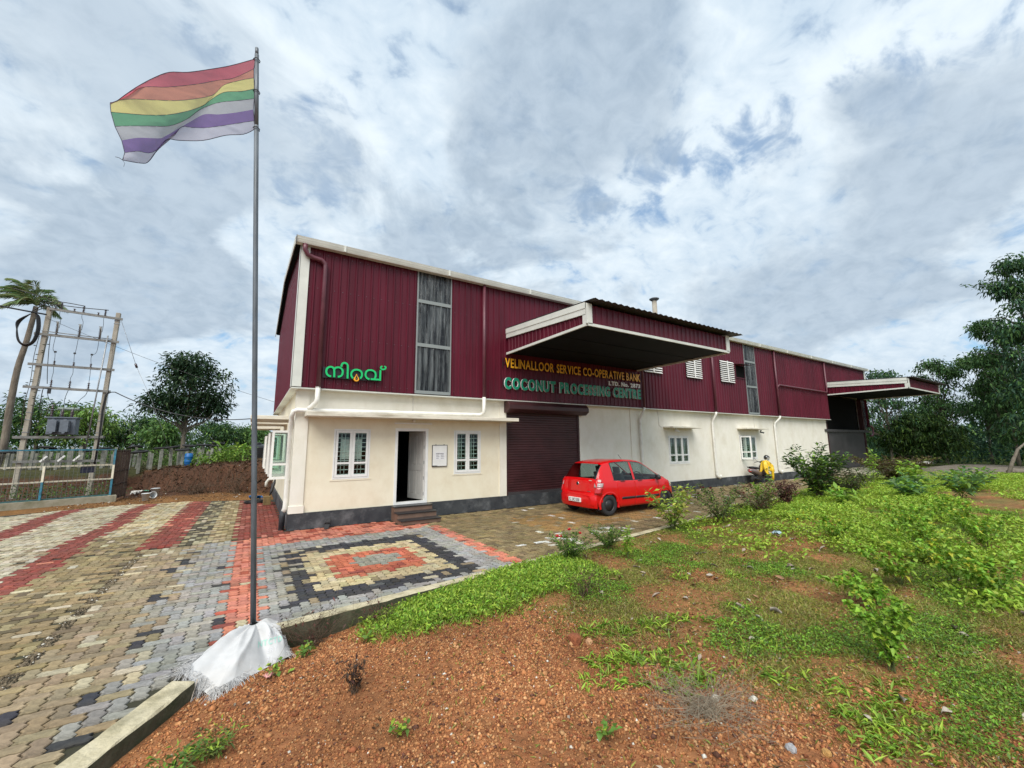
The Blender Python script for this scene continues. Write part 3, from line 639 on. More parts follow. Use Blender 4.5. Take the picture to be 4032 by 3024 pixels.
mb = MB(); mb.box(0.485, 1.90, -0.272, -0.235, 3.648, 3.925); at_root(mb.build('backing_strip', M['black'], sg), sg)

def char_mesh(ch, bold):
    cu = bpy.data.curves.new('glyph', 'FONT'); cu.body = ch; cu.size = 1.0; cu.extrude = 0.5; cu.offset = bold; cu.resolution_u = 3
    ob = bpy.data.objects.new('glyph', cu); COL.objects.link(ob)
    dg = bpy.context.evaluated_depsgraph_get(); dg.update(); me = bpy.data.meshes.new_from_object(ob.evaluated_get(dg))
    bpy.data.objects.remove(ob); bpy.data.curves.remove(cu); return me
_gl = {}
def glyph(ch, bold):
    if (ch, bold) not in _gl:
        me = char_mesh(ch, bold); v = np.array([x.co[:] for x in me.vertices]); f = [tuple(p.vertices) for p in me.polygons]; nz = [p.normal.z for p in me.polygons]
        bpy.data.meshes.remove(me); _gl[(ch, bold)] = (v, f, nz)
    return _gl[(ch, bold)]
CAPH = None
def row(root, text, xa, xb, z0, z1, yf, depth, mats, bold=0.0, gap=0.075, space=0.30, name='letter'):
    """one raised letter object per character, squeezed to fill xa..xb"""
    global CAPH
    if CAPH is None: CAPH = glyph('E', 0.0)[0][:, 1].max()
    cap = CAPH; lay = []; x = 0.0
    for ch in text:
        if ch == ' ': x += space; continue
        v, f, nz = glyph(ch, bold); w = v[:, 0].max()-v[:, 0].min()
        lay.append((ch, x-v[:, 0].min())); x += w+gap
    tot = x-gap; sx = (xb-xa)/tot; sz = (z1-z0)/cap
    for ch, ox in lay:
        v, f, nz = glyph(ch, bold)
        V = np.stack([xa+(v[:, 0]+ox)*sx, yf+depth*(0.5-v[:, 2]), z0+v[:, 1]*sz], 1)
        me = bpy.data.meshes.new(name); me.from_pydata(V.tolist(), [], f)
        for m_ in mats: me.materials.append(m_)
        me.polygons.foreach_set('material_index', [0 if q > 0.9 else 1 for q in nz]); me.update()
        o = link(name, me, root); at_root(o, root)
s1 = empty('letter_row', (5.8, -0.25, 4.42), 'upper row of amber capital letters in the shade of the near canopy', 'sign', 'raised lettering under the near canopy')
row(s1, 'VELINALLOOR SERVICE CO-OPERATIVE BANK', 5.79, 12.13, 4.42, 4.705, -0.30, 0.05, [M['yellow_let'], M['black']], 0.022, 0.085, 0.33)
s2 = empty('letter_row', (10.4, -0.25, 4.165), 'short white row of letters and registration number at the right end of the sign', 'sign', 'raised lettering under the near canopy')
row(s2, 'LTD. No. 2873', 10.40, 12.13, 4.165, 4.31, -0.28, 0.04, [M['white_let'], M['white_let']], 0.035, 0.09, 0.36)
s3 = empty('letter_row', (5.8, -0.25, 3.74), 'bottom row of chunky dark green letters with white sides, just above the shutter hood', 'sign', 'raised lettering under the near canopy')
row(s3, 'COCONUT PROCESSING CENTRE', 5.77, 12.12, 3.735, 4.07, -0.30, 0.055, [M['green_let'], M['white_let']], 0.05, 0.11, 0.40)
for s_, z in ((s1, 4.56), (s3, 3.9)):
    mb = MB(); mb.box(5.73, 12.15, -0.252, -0.236, z-0.012, z+0.012); mb.box(5.73, 5.75, -0.252, -0.236, z-0.17, z+0.17); at_root(mb.build('mounting_rail', M['black'], s_), s_)
# notice board beside the door
nb = empty('notice_board', (3.73, 0, 1.36), 'white notice board in a dark frame hanging between the open door and the right window', 'notice board')
mb = MB(); mb.box(3.515, 3.95, -0.03, -0.018, 1.37, 1.95); at_root(mb.build('board', M['white'], nb), nb)
mb = MB(); mb.box(3.50, 3.965, -0.034, -0.016, 1.352, 1.369); mb.box(3.50, 3.965, -0.034, -0.016, 1.951, 1.967); mb.box(3.50, 3.514, -0.034, -0.016, 1.369, 1.951); mb.box(3.951, 3.965, -0.034, -0.016, 1.369, 1.951)
at_root(mb.build('board_frame', M['grey_sheet'], nb), nb)
mb = MB(); mb.box(3.60, 3.62, -0.03, -0.016, 1.967, 1.985); mb.box(3.85, 3.87, -0.03, -0.016, 1.967, 1.985); mb.box(3.51, 3.66, -0.037, -0.03, 1.372, 1.384); at_root(mb.build('hook', M['black'], nb), nb)
M['paper'] = mat('paper', (0.78, 0.78, 0.80), 0.7); M['ink'] = mat('ink', (0.05, 0.05, 0.07), 0.7)
pp = empty('paper_notice', (3.73, -0.03, 1.65), 'small printed price sheet pinned to the notice board', 'paper')
mb = MB(); mb.box(3.585, 3.88, -0.0335, -0.0315, 1.55, 1.755); at_root(mb.build('sheet', M['paper'], pp), pp)
mb = MB(); rr = random.Random(3)
for k, (xa_, xb_, zz, h) in enumerate(((3.62, 3.85, 1.715, 0.020), (3.625, 3.70, 1.675, 0.012), (3.76, 3.85, 1.675, 0.012), (3.625, 3.71, 1.632, 0.012), (3.76, 3.85, 1.632, 0.012), (3.625, 3.70, 1.588, 0.012), (3.76, 3.85, 1.588, 0.012))):
    x = xa_
    while x < xb_:
        w = rr.uniform(0.008, 0.018); pts = [(x, zz-h*0.6), (x+w*0.2, zz+h*0.5), (x+w*0.7, zz+h*0.6), (x+w, zz-h*0.5)]; stroke(mb, pts, 0.0028, -0.0345-rr.random()*0.0006, -0.034, 3); x += w+0.006
at_root(mb.build('printing', [M['ink'], M['ink']], pp), pp)
# posters behind the left window
M['poster'] = mat('pinned_poster', (0.75, 0.70, 0.70), 0.8, col2=(0.50, 0.44, 0.45), scale=26, lo=0.5, hi=0.62, stretch=(0.5, 1, 1.8))
mb = MB(); mb.box(1.06, 1.59, 0.115, 0.119, 1.62, 2.13); o = mb.build('poster', M['poster']); tag(o, 'printed poster taped inside the left front window behind its grille', 'poster')
M['curtain'] = mat('pale_green_curtain', (0.18, 0.25, 0.2), 0.8, col2=(0.05, 0.08, 0.06), scale=6, stretch=(1, 1, 0.4))
for a, b, lab in ((4.25, 4.55, 'faded green curtain behind the left pane of the window next to the shutter'), (4.66, 4.95, 'faded green curtain behind the right pane of the window next to the shutter')):
    mb = MB(); xs = np.linspace(a, b, 18); mb.grid([[(x, 0.3+0.02*math.sin(x*70), z) for x in xs] for z in (1.45, 2.15)]); o = mb.build('curtain', M['curtain']); tag(o, lab, 'curtain', 'curtains in the window next to the shutter')

# ================================================================== flagpole, flag, sack
fp = empty('flagpole', (-0.72, -5.72, -0.05), 'tall thin grey steel flagpole leaning slightly left, footed in a white sack', 'flagpole')
PB, PT = Vector((-0.715, -5.74, -0.05)), Vector((-1.18, -5.74, 6.91))
def polep(z): return PB+(PT-PB)*((z-PB.z)/(PT.z-PB.z))
mb = MB(); mb.tube([polep(z) for z in (-0.05, 1.5, 3.0, 4.8, 5.9)], [0.028, 0.028, 0.027, 0.026, 0.026], 12); at_root(mb.build('lower_tube', M['galv'], fp), fp)
mb = MB(); mb.tube([polep(5.9), polep(6.88)], 0.024, 12); mb.tube([polep(6.88), polep(6.97)], 0.020, 8); at_root(mb.build('upper_tube', M['galv'], fp), fp)
for z in (6.80, 6.36, 5.86):
    mb = MB(); c = polep(z); mb.tube([c+Vector((0.036*math.cos(a), 0.036*math.sin(a), 0.006*math.sin(3*a))) for a in np.linspace(0, 2*math.pi, 14)], 0.005, 6); mb.tube([c+Vector((0.03, -0.02, 0)), c+Vector((0.035, -0.03, -0.05))], 0.004, 5); at_root(mb.build('tie', M['black'], fp), fp)
FL = [[(-1.188,6.813),(-1.425,6.585),(-1.618,6.428),(-1.82,6.277),(-1.98,6.19),(-2.103,6.051),(-2.218,5.886),(-2.305,5.739),(-2.368,5.626),(-2.413,5.585)],
[(-1.194,6.667),(-1.382,6.434),(-1.548,6.31),(-1.697,6.19),(-1.877,6.063),(-2.007,5.982),(-2.118,5.931),(-2.215,5.855),(-2.287,5.729),(-2.412,5.579)],
[(-1.185,6.539),(-1.328,6.426),(-1.474,6.285),(-1.553,6.125),(-1.654,6.026),(-1.861,5.885),(-2.078,5.784),(-2.236,5.717),(-2.338,5.653),(-2.412,5.567)],
[(-1.169,6.392),(-1.297,6.29),(-1.467,6.19),(-1.585,6.026),(-1.645,5.927),(-1.76,5.804),(-1.933,5.669),(-2.103,5.583),(-2.267,5.524),(-2.398,5.481)],
[(-1.162,6.256),(-1.328,6.145),(-1.486,6.046),(-1.598,5.943),(-1.686,5.833),(-1.786,5.671),(-1.921,5.531),(-2.091,5.454),(-2.253,5.381),(-2.351,5.331)],
[(-1.159,6.105),(-1.326,5.983),(-1.493,5.879),(-1.626,5.816),(-1.731,5.684),(-1.831,5.545),(-1.944,5.391),(-1.993,5.345),(-2.16,5.279),(-2.284,5.194)],
[(-1.14,5.956),(-1.305,5.845),(-1.461,5.739),(-1.603,5.65),(-1.724,5.6),(-1.814,5.566),(-1.883,5.405),(-2.029,5.159),(-2.145,5.124),(-2.247,5.063)],
[(-1.124,5.848),(-1.233,5.729),(-1.403,5.641),(-1.609,5.484),(-1.818,5.394),(-1.919,5.364),(-1.983,5.235),(-2.052,5.037),(-2.116,4.994),(-2.255,4.975)]]
NC = 72
def flag_row(r):
    q = np.array(catmull(FL[r], 8)); t = np.linspace(0, len(q)-1, NC+1); return np.stack([np.interp(t, np.arange(len(q)), q[:, k]) for k in (0, 1)], 1)
FR = [flag_row(r) for r in range(8)]
from mathutils import noise as mnoise
def flag_pt(s, c):
    i = min(int(s), 6); f = s-i; p = FR[i][c]*(1-f)+FR[i+1][c]*f; u = c/NC
    y = 0.075*math.sin(u*7.5-s*0.42+0.5)*min(1, u*3)+0.05*math.sin(u*15+s*0.5)*u
    y += 0.055*(math.exp(-((u-(0.30+0.10*(7-s)*-1+0.55))/0.09)**2))*min(1, s/4)
    y += 0.016*mnoise.noise(Vector((u*22+s*1.6, s*1.1-u*6, 3.0)))*min(1, u*8)
    # distance keeps each point on its sight line direction only roughly: cloth sways in depth
    k = y; d = Vector((p[0], -5.74, p[1]))-CAM; d.normalize()
    return Vector((p[0], -5.74, p[1]))+d*k
fg = empty('striped_flag', (-1.18, -5.74, 6.33), 'faded rainbow flag of seven horizontal stripes flying left from the flagpole', 'flag')
FC = [('red', (0.54, 0.085, 0.12)), ('orange', (0.58, 0.22, 0.13)), ('yellow', (0.74, 0.68, 0.22)), ('green', (0.10, 0.36, 0.17)), ('grey', (0.46, 0.48, 0.52)), ('violet', (0.19, 0.10, 0.34)), ('pale lilac', (0.56, 0.58, 0.70))]
for r in range(7):
    mm = mat('flag_cloth', FC[r][1], 0.85, var=0.10, scale=260, transl=0.5, bump=0.05, bscale=300, detail=2, alpha=0.76)
    mb = MB(); n = 7
    mb.grid([[flag_pt(r+k/n, c) for c in range(NC+1)] for k in range(n+1)])
    o = at_root(mb.build('stripe', mm, fg), fg); tag(o, FC[r][0]+' flag stripe')
M['seam'] = mat('dark_seam', (0.06, 0.06, 0.09), 0.8)
mb = MB()
for r in (0, 1, 2, 3, 4, 6, 7): mb.tube([flag_pt(min(r, 6.999), c) for c in range(0, NC+1, 2)], 0.0042 if r in (0, 7) else 0.0028, 4)
for c in (0, NC): mb.tube([flag_pt(s_, c) for s_ in np.linspace(0, 6.999, 22)], 0.004, 4)
at_root(mb.build('seam', M['seam'], fg), fg)
mb = MB(); e = flag_pt(6.999, NC); mb.tube([e, e+Vector((-0.03, 0, 0.015)), e+Vector((-0.06, 0.01, 0.02))], 0.003, 4); mb.tube([e, e+Vector((0.02, 0, -0.03)), e+Vector((0.015, 0.0, -0.07))], 0.0015, 4); at_root(mb.build('frayed_end', M['seam'], fg), fg)
# ================================================================== ground, kerbs, paving
from mathutils import noise as mn
def kerb_y(x): return -5.74+0.1425*(x+0.43)                    # front kerb line (inner edge of its top)
KC = np.array([-0.92, -5.90]); KD = np.array([-0.493, -0.870])    # left kerb: from the corner towards the camera
def smooth(a, b, x): t = np.clip((x-a)/(b-a), 0, 1); return t*t*(3-2*t)
def left_side(x, y):  # >0 on the soil side of the left kerb
    return (x-KC[0])*0.870-(y-KC[1])*0.493
def on_soil(x, y):
    return (y < kerb_y(x)) & (left_side(x, y) > 0.0)
def vnoise(x, y, s, seed=0.0):
    """cheap smooth value noise, vectorised"""
    x = np.asarray(x, float)*s+seed*17.3; y = np.asarray(y, float)*s+seed*9.7
    xi = np.floor(x).astype(int); yi = np.floor(y).astype(int); xf = x-xi; yf = y-yi
    def h(i, j): 
        n = (i*374761393+j*668265263) & 0x7fffffff; n = ((n ^ (n >> 13))*1274126177) & 0x7fffffff; return ((n ^ (n >> 16)) & 0xffff)/65535.0
    u = xf*xf*(3-2*xf); v = yf*yf*(3-2*yf)
    return (h(xi, yi)*(1-u)+h(xi+1, yi)*u)*(1-v)+(h(xi, yi+1)*(1-u)+h(xi+1, yi+1)*u)*v
def fbm(x, y, s, seed=0, o=4): 
    a = 0; amp = 1; tot = 0
    for k in range(o): a = a+amp*vnoise(x, y, s*2**k, seed+k); tot += amp; amp *= 0.5
    return a/tot
def ground_z(x, y):
    x = np.asarray(x, float); y = np.asarray(y, float)
    d = np.minimum(kerb_y(x)-0.1-y, left_side(x, y)-0.12)                # metres into the soil
    soil = (d > -0.05)
    df = kerb_y(x)-0.1-y; drop = (0.09+0.12*np.exp(-((x+0.25)/0.85)**2)*(1-smooth(0.1, 0.9, df)))*(1-smooth(0.8, 2.8, x))+0.02
    z = -drop*(1-smooth(0.0, 2.6, d)*0.72)
    z = z+0.10*smooth(4, 12, x)*smooth(0.3, 3, d)+0.05*(fbm(x, y, 0.6, 3)-0.5)*smooth(0.1, 1.0, d)+0.025*(fbm(x, y, 3.0, 5)-0.5)*smooth(0.05, 0.4, d)
    zp = np.full_like(z, -0.06)                                      # beneath the paving
    z = np.where(soil, z, zp)
    # unpaved yard behind the paving and the bank beyond
    far = smooth(7.0, 8.6, y)
    zb = 0.0+0.06*(fbm(x, y, 0.8, 8)-0.5)
    base_y = np.where(x < -5.3, 14.8, 9.7+(x+0.2)*(-0.88)); base_y = np.clip(base_y, 9.75, 14.8)
    hb = np.clip(1.32+x*0.085, 0.85, 1.45); hb = np.where(x < -5.3, 1.0, hb)
    t = smooth(0.0, 1.1, y-base_y+0.35*(fbm(x, y, 1.3, 9)-0.5)); zb = zb+t*(hb+0.25*(fbm(x, y, 1.1, 11)-0.5))+0.26*(fbm(x, y, 2.2, 12)-0.5)*t*(1-smooth(0.9, 2.2, y-base_y))
    zb = zb+smooth(3, 40, y-base_y)*0.5
    z = np.where((y > 6) & (x < 1.5), z*(1-far)+zb*far, z)
    # ground to the right and behind stays level with gentle swells
    r = smooth(25, 45, np.abs(x)); z = z+r*0.25*(fbm(x, y, 0.05, 21)-0.5)
    return z
def lines(*segs):
    out = []
    for a, b, st_ in segs: out += list(np.arange(a, b, st_))
    return np.array(sorted(set(np.round(out, 4))))
gx = lines((-600, -60, 60), (-60, -14, 4), (-14, -9, 0.7), (-9, -3.2, 0.16), (-3.2, 6.5, 0.05), (6.5, 14, 0.12), (14, 32, 0.4), (32, 80, 3), (80, 700, 60))
gy = lines((-300, -40, 40), (-40, -12, 2.5), (-12, -10.6, 0.3), (-10.6, -4.4, 0.05), (-4.4, 7, 0.5), (7, 18, 0.14), (18, 60, 3), (60, 900, 70))
GX, GY = np.meshgrid(gx, gy); GZ = ground_z(GX, GY)
V = np.stack([GX, GY, GZ], -1).reshape(-1, 3); nx, ny = len(gx), len(gy)
ii, jj = np.meshgrid(np.arange(nx-1), np.arange(ny-1)); k = (jj*nx+ii).ravel(); F = np.stack([k, k+1, k+nx+1, k+nx], 1)
# ground cover amounts, reused for planting
def bare(x, y):
    """1 on bare red gravel, 0 where plants close over"""
    e = x-(1.75+0.38*(-7.2-y)*0.9)+0.9*(fbm(x, y, 0.9, 31)-0.5)*2
    b = 1-smooth(-0.3, 1.3, e)
    b = b*(1-0.75*smooth(0.0, 0.5, 1.15-(kerb_y(x)-y))*smooth(0.2, 1.0, x))
    soilpatch = smooth(0.35, 0.75, 1-np.hypot((x-10.6)/2.6, (y+6.6+0.1*(x-10))/0.9))
    soilpatch = np.maximum(soilpatch, smooth(0.3, 0.7, 1-np.hypot((x-8.1)/0.8, (y+5.25)/0.5)))
    b = np.maximum(b, soilpatch); b = np.maximum(b, 0.85*smooth(0.63, 0.74, fbm(x, y, 0.8, 77)))
    return np.clip(b, 0, 1)
BR = bare(GX, GY).ravel(); yard = ((GY > 6.5) & (GX < 2)).ravel().astype(float)
red = np.array([0.25, 0.092, 0.036]); red2 = np.array([0.38, 0.165, 0.064]); olive = np.array([0.17, 0.155, 0.05]); yardc = np.array([0.20, 0.10, 0.035]); bankc = np.array([0.075, 0.037, 0.022])
n1 = fbm(GX, GY, 2.2, 41).ravel()[:, None]; n2 = fbm(GX, GY, 9.0, 42).ravel()[:, None]
c = red*(1-n1)+red2*n1; c = c*(0.75+0.5*n2)*(0.62+0.76*fbm(GX, GY, 0.9, 73)).ravel()[:, None]*np.array([0.92, 0.96, 1.05]); ow = smooth(0.36, 0.62, fbm(GX, GY, 1.6, 51)).ravel()[:, None]*0.6+0.2; c = c*BR[:, None]+(olive*(0.6+0.8*n2)*ow+c*(1-ow))*(1-BR[:, None])
slope = np.abs(np.gradient(GZ, axis=0)/np.maximum(1e-6, np.gradient(GY, axis=0))).ravel()[:, None]
yc = yardc*(0.6+0.8*n1); bk = np.maximum(smooth(0.15, 0.5, slope), smooth(10.2, 11.5, GY.ravel())[:, None]*(1-smooth(14.5, 16, GY.ravel())[:, None])); yc = yc*(1-bk)+bankc*(0.5+1.2*n2)*bk
c = c*(1-yard[:, None])+yc*yard[:, None]
fieldg = np.where((GX < 10).ravel()[:, None], np.array([[0.055, 0.062, 0.025]]), np.array([[0.07, 0.11, 0.025]])); ff = ((GY > 15.5) | (GX > 34)).ravel().astype(float)[:, None]*0.9; c = c*(1-ff)+fieldg*(0.6+0.8*n1)*ff
gm = mat('laterite_ground', (0, 0, 0), 0.95, attr=True, var=0.35, scale=14, bump=0.9, bscale=45, detail=9, spec=0.2)
ground = link('ground', np_mesh('ground', V, F, gm, c, smooth=True)); tag(ground, kind='structure')

# ---------------------------------------------------------------- kerbs
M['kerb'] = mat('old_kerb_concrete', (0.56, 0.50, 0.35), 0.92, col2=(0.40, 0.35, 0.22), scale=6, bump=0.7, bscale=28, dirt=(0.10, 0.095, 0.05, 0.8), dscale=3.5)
M['kerb_side'] = mat('mossy_shaded_kerb_face', (0.07, 0.065, 0.04), 0.95, col2=(0.035, 0.045, 0.018), scale=5, bump=0.6, bscale=20, dirt=(0.20, 0.18, 0.12, 0.5), dscale=3)  # moss, with the shade of the side face put into the dark colour
def weld_(o):
    bm = bmesh.new(); bm.from_mesh(o.data); bmesh.ops.remove_doubles(bm, verts=bm.verts, dist=1e-4); bm.to_mesh(o.data); bm.free(); return o
def kerb(name, pts, w, side):
    q = MB(); P = [[], [], [], [], [], []]
    for i, p in enumerate(pts):
        t = Vector(pts[min(i+1, len(pts)-1)])-Vector(pts[max(i-1, 0)]); t.normalize(); nn = Vector((-t.y, t.x, 0))*side; p = Vector(p)
        j = lambda s: 0.013*mn.noise(Vector((p.x*4, p.y*4, s)))+0.006*mn.noise(Vector((p.x*17, p.y*17, s)))
        for k, (o, z) in enumerate(((0, -0.05), (0, 0.004), (0.012, 0.016), (w-0.014, 0.014), (w, 0.002), (w+0.01, -0.40))): P[k].append(p+nn*(o+j(k))+Vector((0, 0, z+j(k+9)*(0 if k == 5 else 1))))
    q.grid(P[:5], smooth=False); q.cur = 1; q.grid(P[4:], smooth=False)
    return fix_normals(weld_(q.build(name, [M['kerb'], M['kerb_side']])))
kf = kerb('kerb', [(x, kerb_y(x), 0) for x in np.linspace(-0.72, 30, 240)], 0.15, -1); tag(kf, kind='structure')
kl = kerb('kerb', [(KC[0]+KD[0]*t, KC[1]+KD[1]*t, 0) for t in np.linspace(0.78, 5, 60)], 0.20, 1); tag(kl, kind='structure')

# ---------------------------------------------------------------- block paving
PA = 0.110
def in_paving(x, y):
    if y > kerb_y(x)+0.012*0 and y < -0.05 and x > -0.78: return x < 29
    if x >= -0.05 and y > -0.05: return False
    if left_side(x, y) > -0.02 and y < -5.7: return False
    if x < -0.05 and y > -0.05 or x <= -0.78 or y > kerb_y(x):
        fy = np.interp(x, [-9.5, -6.9, -4.84, -2.67, -1.02, -0.1], [5.6, 7.05, 8.2, 8.05, 6.95, 6.3]); return -9.5 < x and y < fy+0.25*math.sin(x*4)*0.5
    return False
prng = random.Random(21)
RED = (0.26, 0.068, 0.050); CORAL = (0.60, 0.215, 0.145); GREY = (0.345, 0.335, 0.31); BLACK = (0.045, 0.045, 0.052); CREAM = (0.56, 0.46, 0.27); TAN = (0.34, 0.265, 0.165); YEL = (0.31, 0.235, 0.12); MOSS = (0.25, 0.19, 0.095); WHITE = (0.66, 0.64, 0.58); DK = (0.09, 0.075, 0.05); PALE = (0.52, 0.46, 0.32)
def pick(*opts):
    r = prng.random(); a = 0
    for p, c_ in opts:
        a += p
        if r < a: return c_
    return opts[0][1]
def paver_colour(x, y):
    if x > 3.18 or (x > 3.0 and y > -1.3):
        if 5.0 < x < 9.5 and -3.6 < y < -1.6: return pick((0.78, (0.33, 0.20, 0.075)), (0.14, MOSS), (0.05, TAN), (0.015, WHITE))
        near = math.hypot((x-4.6)/0.5, (y+4.4)/0.35) < 1 or math.hypot((x-6.2)/0.6, (y+4.2)/0.3) < 1
        if near: return pick((0.45, WHITE), (0.55, TAN))
        return pick((0.62, MOSS), (0.15, (0.16, 0.12, 0.065)), (0.19, YEL), (0.022, WHITE))
    if y < -0.05 and x > -1.03 and y < -0.42:
        if x < -0.63 or x > 2.86: return pick((0.86, CORAL), (0.07, (0.42, 0.10, 0.06)), (0.04, RED), (0.03, PALE))
        if y > -1.38: return pick((0.74, CORAL), (0.16, (0.40, 0.085, 0.05)), (0.10, RED))
        if -0.35 < x < 2.42 and -5.26 < y < -2.07:
            if 0.02 < x < 2.06 and -4.86 < y < -2.58:
                if 0.38 < x < 1.81 and -4.45 < y < -2.98:
                    if 0.74 < x < 1.5 and -4.01 < y < -3.30: return pick((0.8, (0.30, 0.29, 0.24)), (0.2, GREY))
                    return pick((0.84, (0.52, 0.15, 0.085)), (0.12, (0.38, 0.09, 0.055)), (0.04, RED))
                return pick((0.84, CREAM), (0.08, TAN), (0.08, PALE))
            if x < 0.0: return pick((0.55, BLACK), (0.25, TAN), (0.20, (0.34, 0.31, 0.25)))
            return pick((0.87, BLACK), (0.05, TAN), (0.05, (0.10, 0.10, 0.11)), (0.03, PALE))
        return pick((0.74, GREY), (0.20, (0.30, 0.295, 0.275)), (0.06, (0.33, 0.31, 0.27)))
    if x > -1.03 and y >= -0.42 and y < -0.05 and x > -0.05: return pick((0.8, CORAL), (0.2, (0.40, 0.085, 0.05)))
    if y < -0.52:
        if x > -1.03: return pick((0.9, CORAL), (0.1, PALE))
        if x > -1.58: return pick((0.70, GREY), (0.22, (0.36, 0.33, 0.28)), (0.05, (0.38, 0.33, 0.25)), (0.03, BLACK))
        if x > -1.85: return pick((0.44, TAN), (0.24, (0.33, 0.31, 0.27)), (0.13, BLACK), (0.12, PALE), (0.07, GREY))
        if x > -2.40: return pick((0.64, TAN), (0.25, (0.30, 0.23, 0.145)), (0.09, PALE), (0.02, BLACK))
    else:
        if x > -1.06: return pick((0.84, RED), (0.12, (0.28, 0.05, 0.035)), (0.04, (0.5, 0.2, 0.15)))
        if x > -1.5: return pick((0.6, YEL), (0.3, CREAM), (0.1, TAN))
        if x > -2.02: return pick((0.5, DK), (0.32, (0.36, 0.31, 0.18)), (0.18, PALE))
        if x > -2.62: return pick((0.82, RED), (0.12, (0.30, 0.055, 0.04)), (0.06, CORAL))
    # left area in long stripes
    w = x+0.06*math.sin(y*1.3)
    if -3.98 < w < -3.52: return pick((0.88, RED), (0.09, (0.30, 0.055, 0.04)), (0.03, CORAL))
    if -5.85 < w < -5.3: return pick((0.85, RED), (0.15, (0.34, 0.09, 0.07)))
    if w < -3.98: 
        return pick((0.62, PALE), (0.24, (0.62, 0.56, 0.42)), (0.14, TAN)) if y > -2 else pick((0.4, PALE), (0.4, TAN), (0.2, DK))
    if y > 1.5: return pick((0.46, CREAM), (0.34, PALE), (0.20, YEL))
    return pick((0.66, YEL), (0.15, (0.17, 0.13, 0.075)), (0.15, (0.36, 0.285, 0.16)), (0.04, PALE))
def outline(nx_, ny_):
    """zig-zag sided block of nx by ny unit cells, counter-clockwise, local to its lower-left corner"""
    hv = 0.15*PA; hh = 0.055*PA; pts = []
    def edge(p, q, hor, rev):
        h = hh if hor else hv
        a = [(0.0, 0.0), (0.33, h), (0.67, -h)]
        seq = a if not rev else [(0.0, 0.0), (0.67, -h), (0.33, h)]
        for t, o in seq:
            tt = t if not rev else (1-t if t else 0)
            x = p[0]+(q[0]-p[0])*tt; y = p[1]+(q[1]-p[1])*tt; pts.append((x, y+o) if hor else (x+o, y))
    X, Y = nx_*PA, ny_*PA
    for i in range(nx_): edge((i*PA, 0), ((i+1)*PA, 0), True, False)
    for j in range(ny_): edge((X, j*PA), (X, (j+1)*PA), False, False)
    for i in range(nx_, 0, -1): edge((i*PA, Y), ((i-1)*PA, Y), True, True)
    for j in range(ny_, 0, -1): edge((0, j*PA), (0, (j-1)*PA), False, True)
    pts = np.array(pts); c_ = pts.mean(0); g = 0.0062
    pts = c_+(pts-c_)*np.array([1-2*g/X, 1-2*g/Y]); return pts-np.array([X/2, Y/2])
OUTL = {0: outline(2, 1), 1: outline(1, 2)}
blocks = []
for i in range(int(-9.6/PA), int(29/PA)):
    for j in range(int(-11/PA), int(8.6/PA)):
        k = (i-j) % 4
        if k == 0: cx, cy, o = (i+1)*PA, (j+0.5)*PA, 0
        elif k == 3: cx, cy, o = (i+0.5)*PA, (j+1)*PA, 1
        else: continue
        if not in_paving(cx, cy): continue
        if abs(cx+2.49) < 0.058 and cy < -0.55: continue
        if abs(cy+0.46) < 0.055 and cx < -0.35: continue
        if -0.06 < cx < 29.5 and cy > -0.07: continue
        if 2.36 < cx < 3.44 and cy > -0.94: continue
        q = np.array(_m.inverted() @ Vector((cx, cy, 0)))
        if q[2] > -0.3 or abs(q[0]/q[2]) > 1.25*1.2523*1.15 or q[1]/-q[2] < -0.939*1.3: continue
        blocks.append((cx, cy, o))
bl = np.array(blocks); dist = np.hypot(bl[:, 0]-CAM.x, bl[:, 1]-CAM.y)
qv = np.array([(_m.inverted() @ Vector((b[0], b[1], 0)))[:] for b in blocks]); inside = (np.abs(qv[:, 0]/qv[:, 2]) < 1.2523) & (np.abs(qv[:, 1]/qv[:, 2]) < 0.939)
order = np.argsort(dist+np.where(inside, 0, 1000)); near = set(order[:298].tolist())
cols = [paver_colour(b[0], b[1]) for b in blocks]
cols = np.array(cols); tone = np.array([[prng.uniform(0.80, 1.14)] for _ in blocks]); hue = np.array([[prng.uniform(0.94, 1.06), 1, prng.uniform(0.9, 1.1)] for _ in blocks]); stain = 0.66+0.56*fbm(bl[:, 0], bl[:, 1], 0.55, 71)[:, None]; cols = np.clip(cols*tone*hue*stain*0.97, 0, 0.85)
def paver_mat(name, attr):
    return mat(name, (0, 0, 0), 0.82, attr=attr, objcol=not attr, var=0.30, scale=16, bump=0.45, bscale=70, detail=8, spec=0.3, dirt=(0.075, 0.062, 0.035, 0.55), dscale=1.7, coords='Object')
M['paver_one'] = paver_mat('single_paver', False); M['paver_many'] = paver_mat('paver_field', True)
pav = empty('paving', (0, 0, 0)); tag(pav, kind='structure')
me_near = {}
for o, pl in OUTL.items():
    q = MB(); n = len(pl); inn = pl*np.array([1-0.009/abs(pl[:, 0]).max()*1.0, 1-0.009/abs(pl[:, 1]).max()])
    q.v = [(p[0], p[1], -0.04) for p in pl]+[(p[0], p[1], -0.006) for p in pl]+[(p[0], p[1], 0.0) for p in inn]
    for a, b in ((0, n), (n, 2*n)):
        for i in range(n): q.face((a+i, a+(i+1) % n, b+(i+1) % n, b+i))
    q.face(list(range(2*n, 3*n))); me_near[o] = q.mesh('paver', M['paver_one'])
VV = []; FS = []; CC = []; nv = 0; FT = {0: [], 1: []}
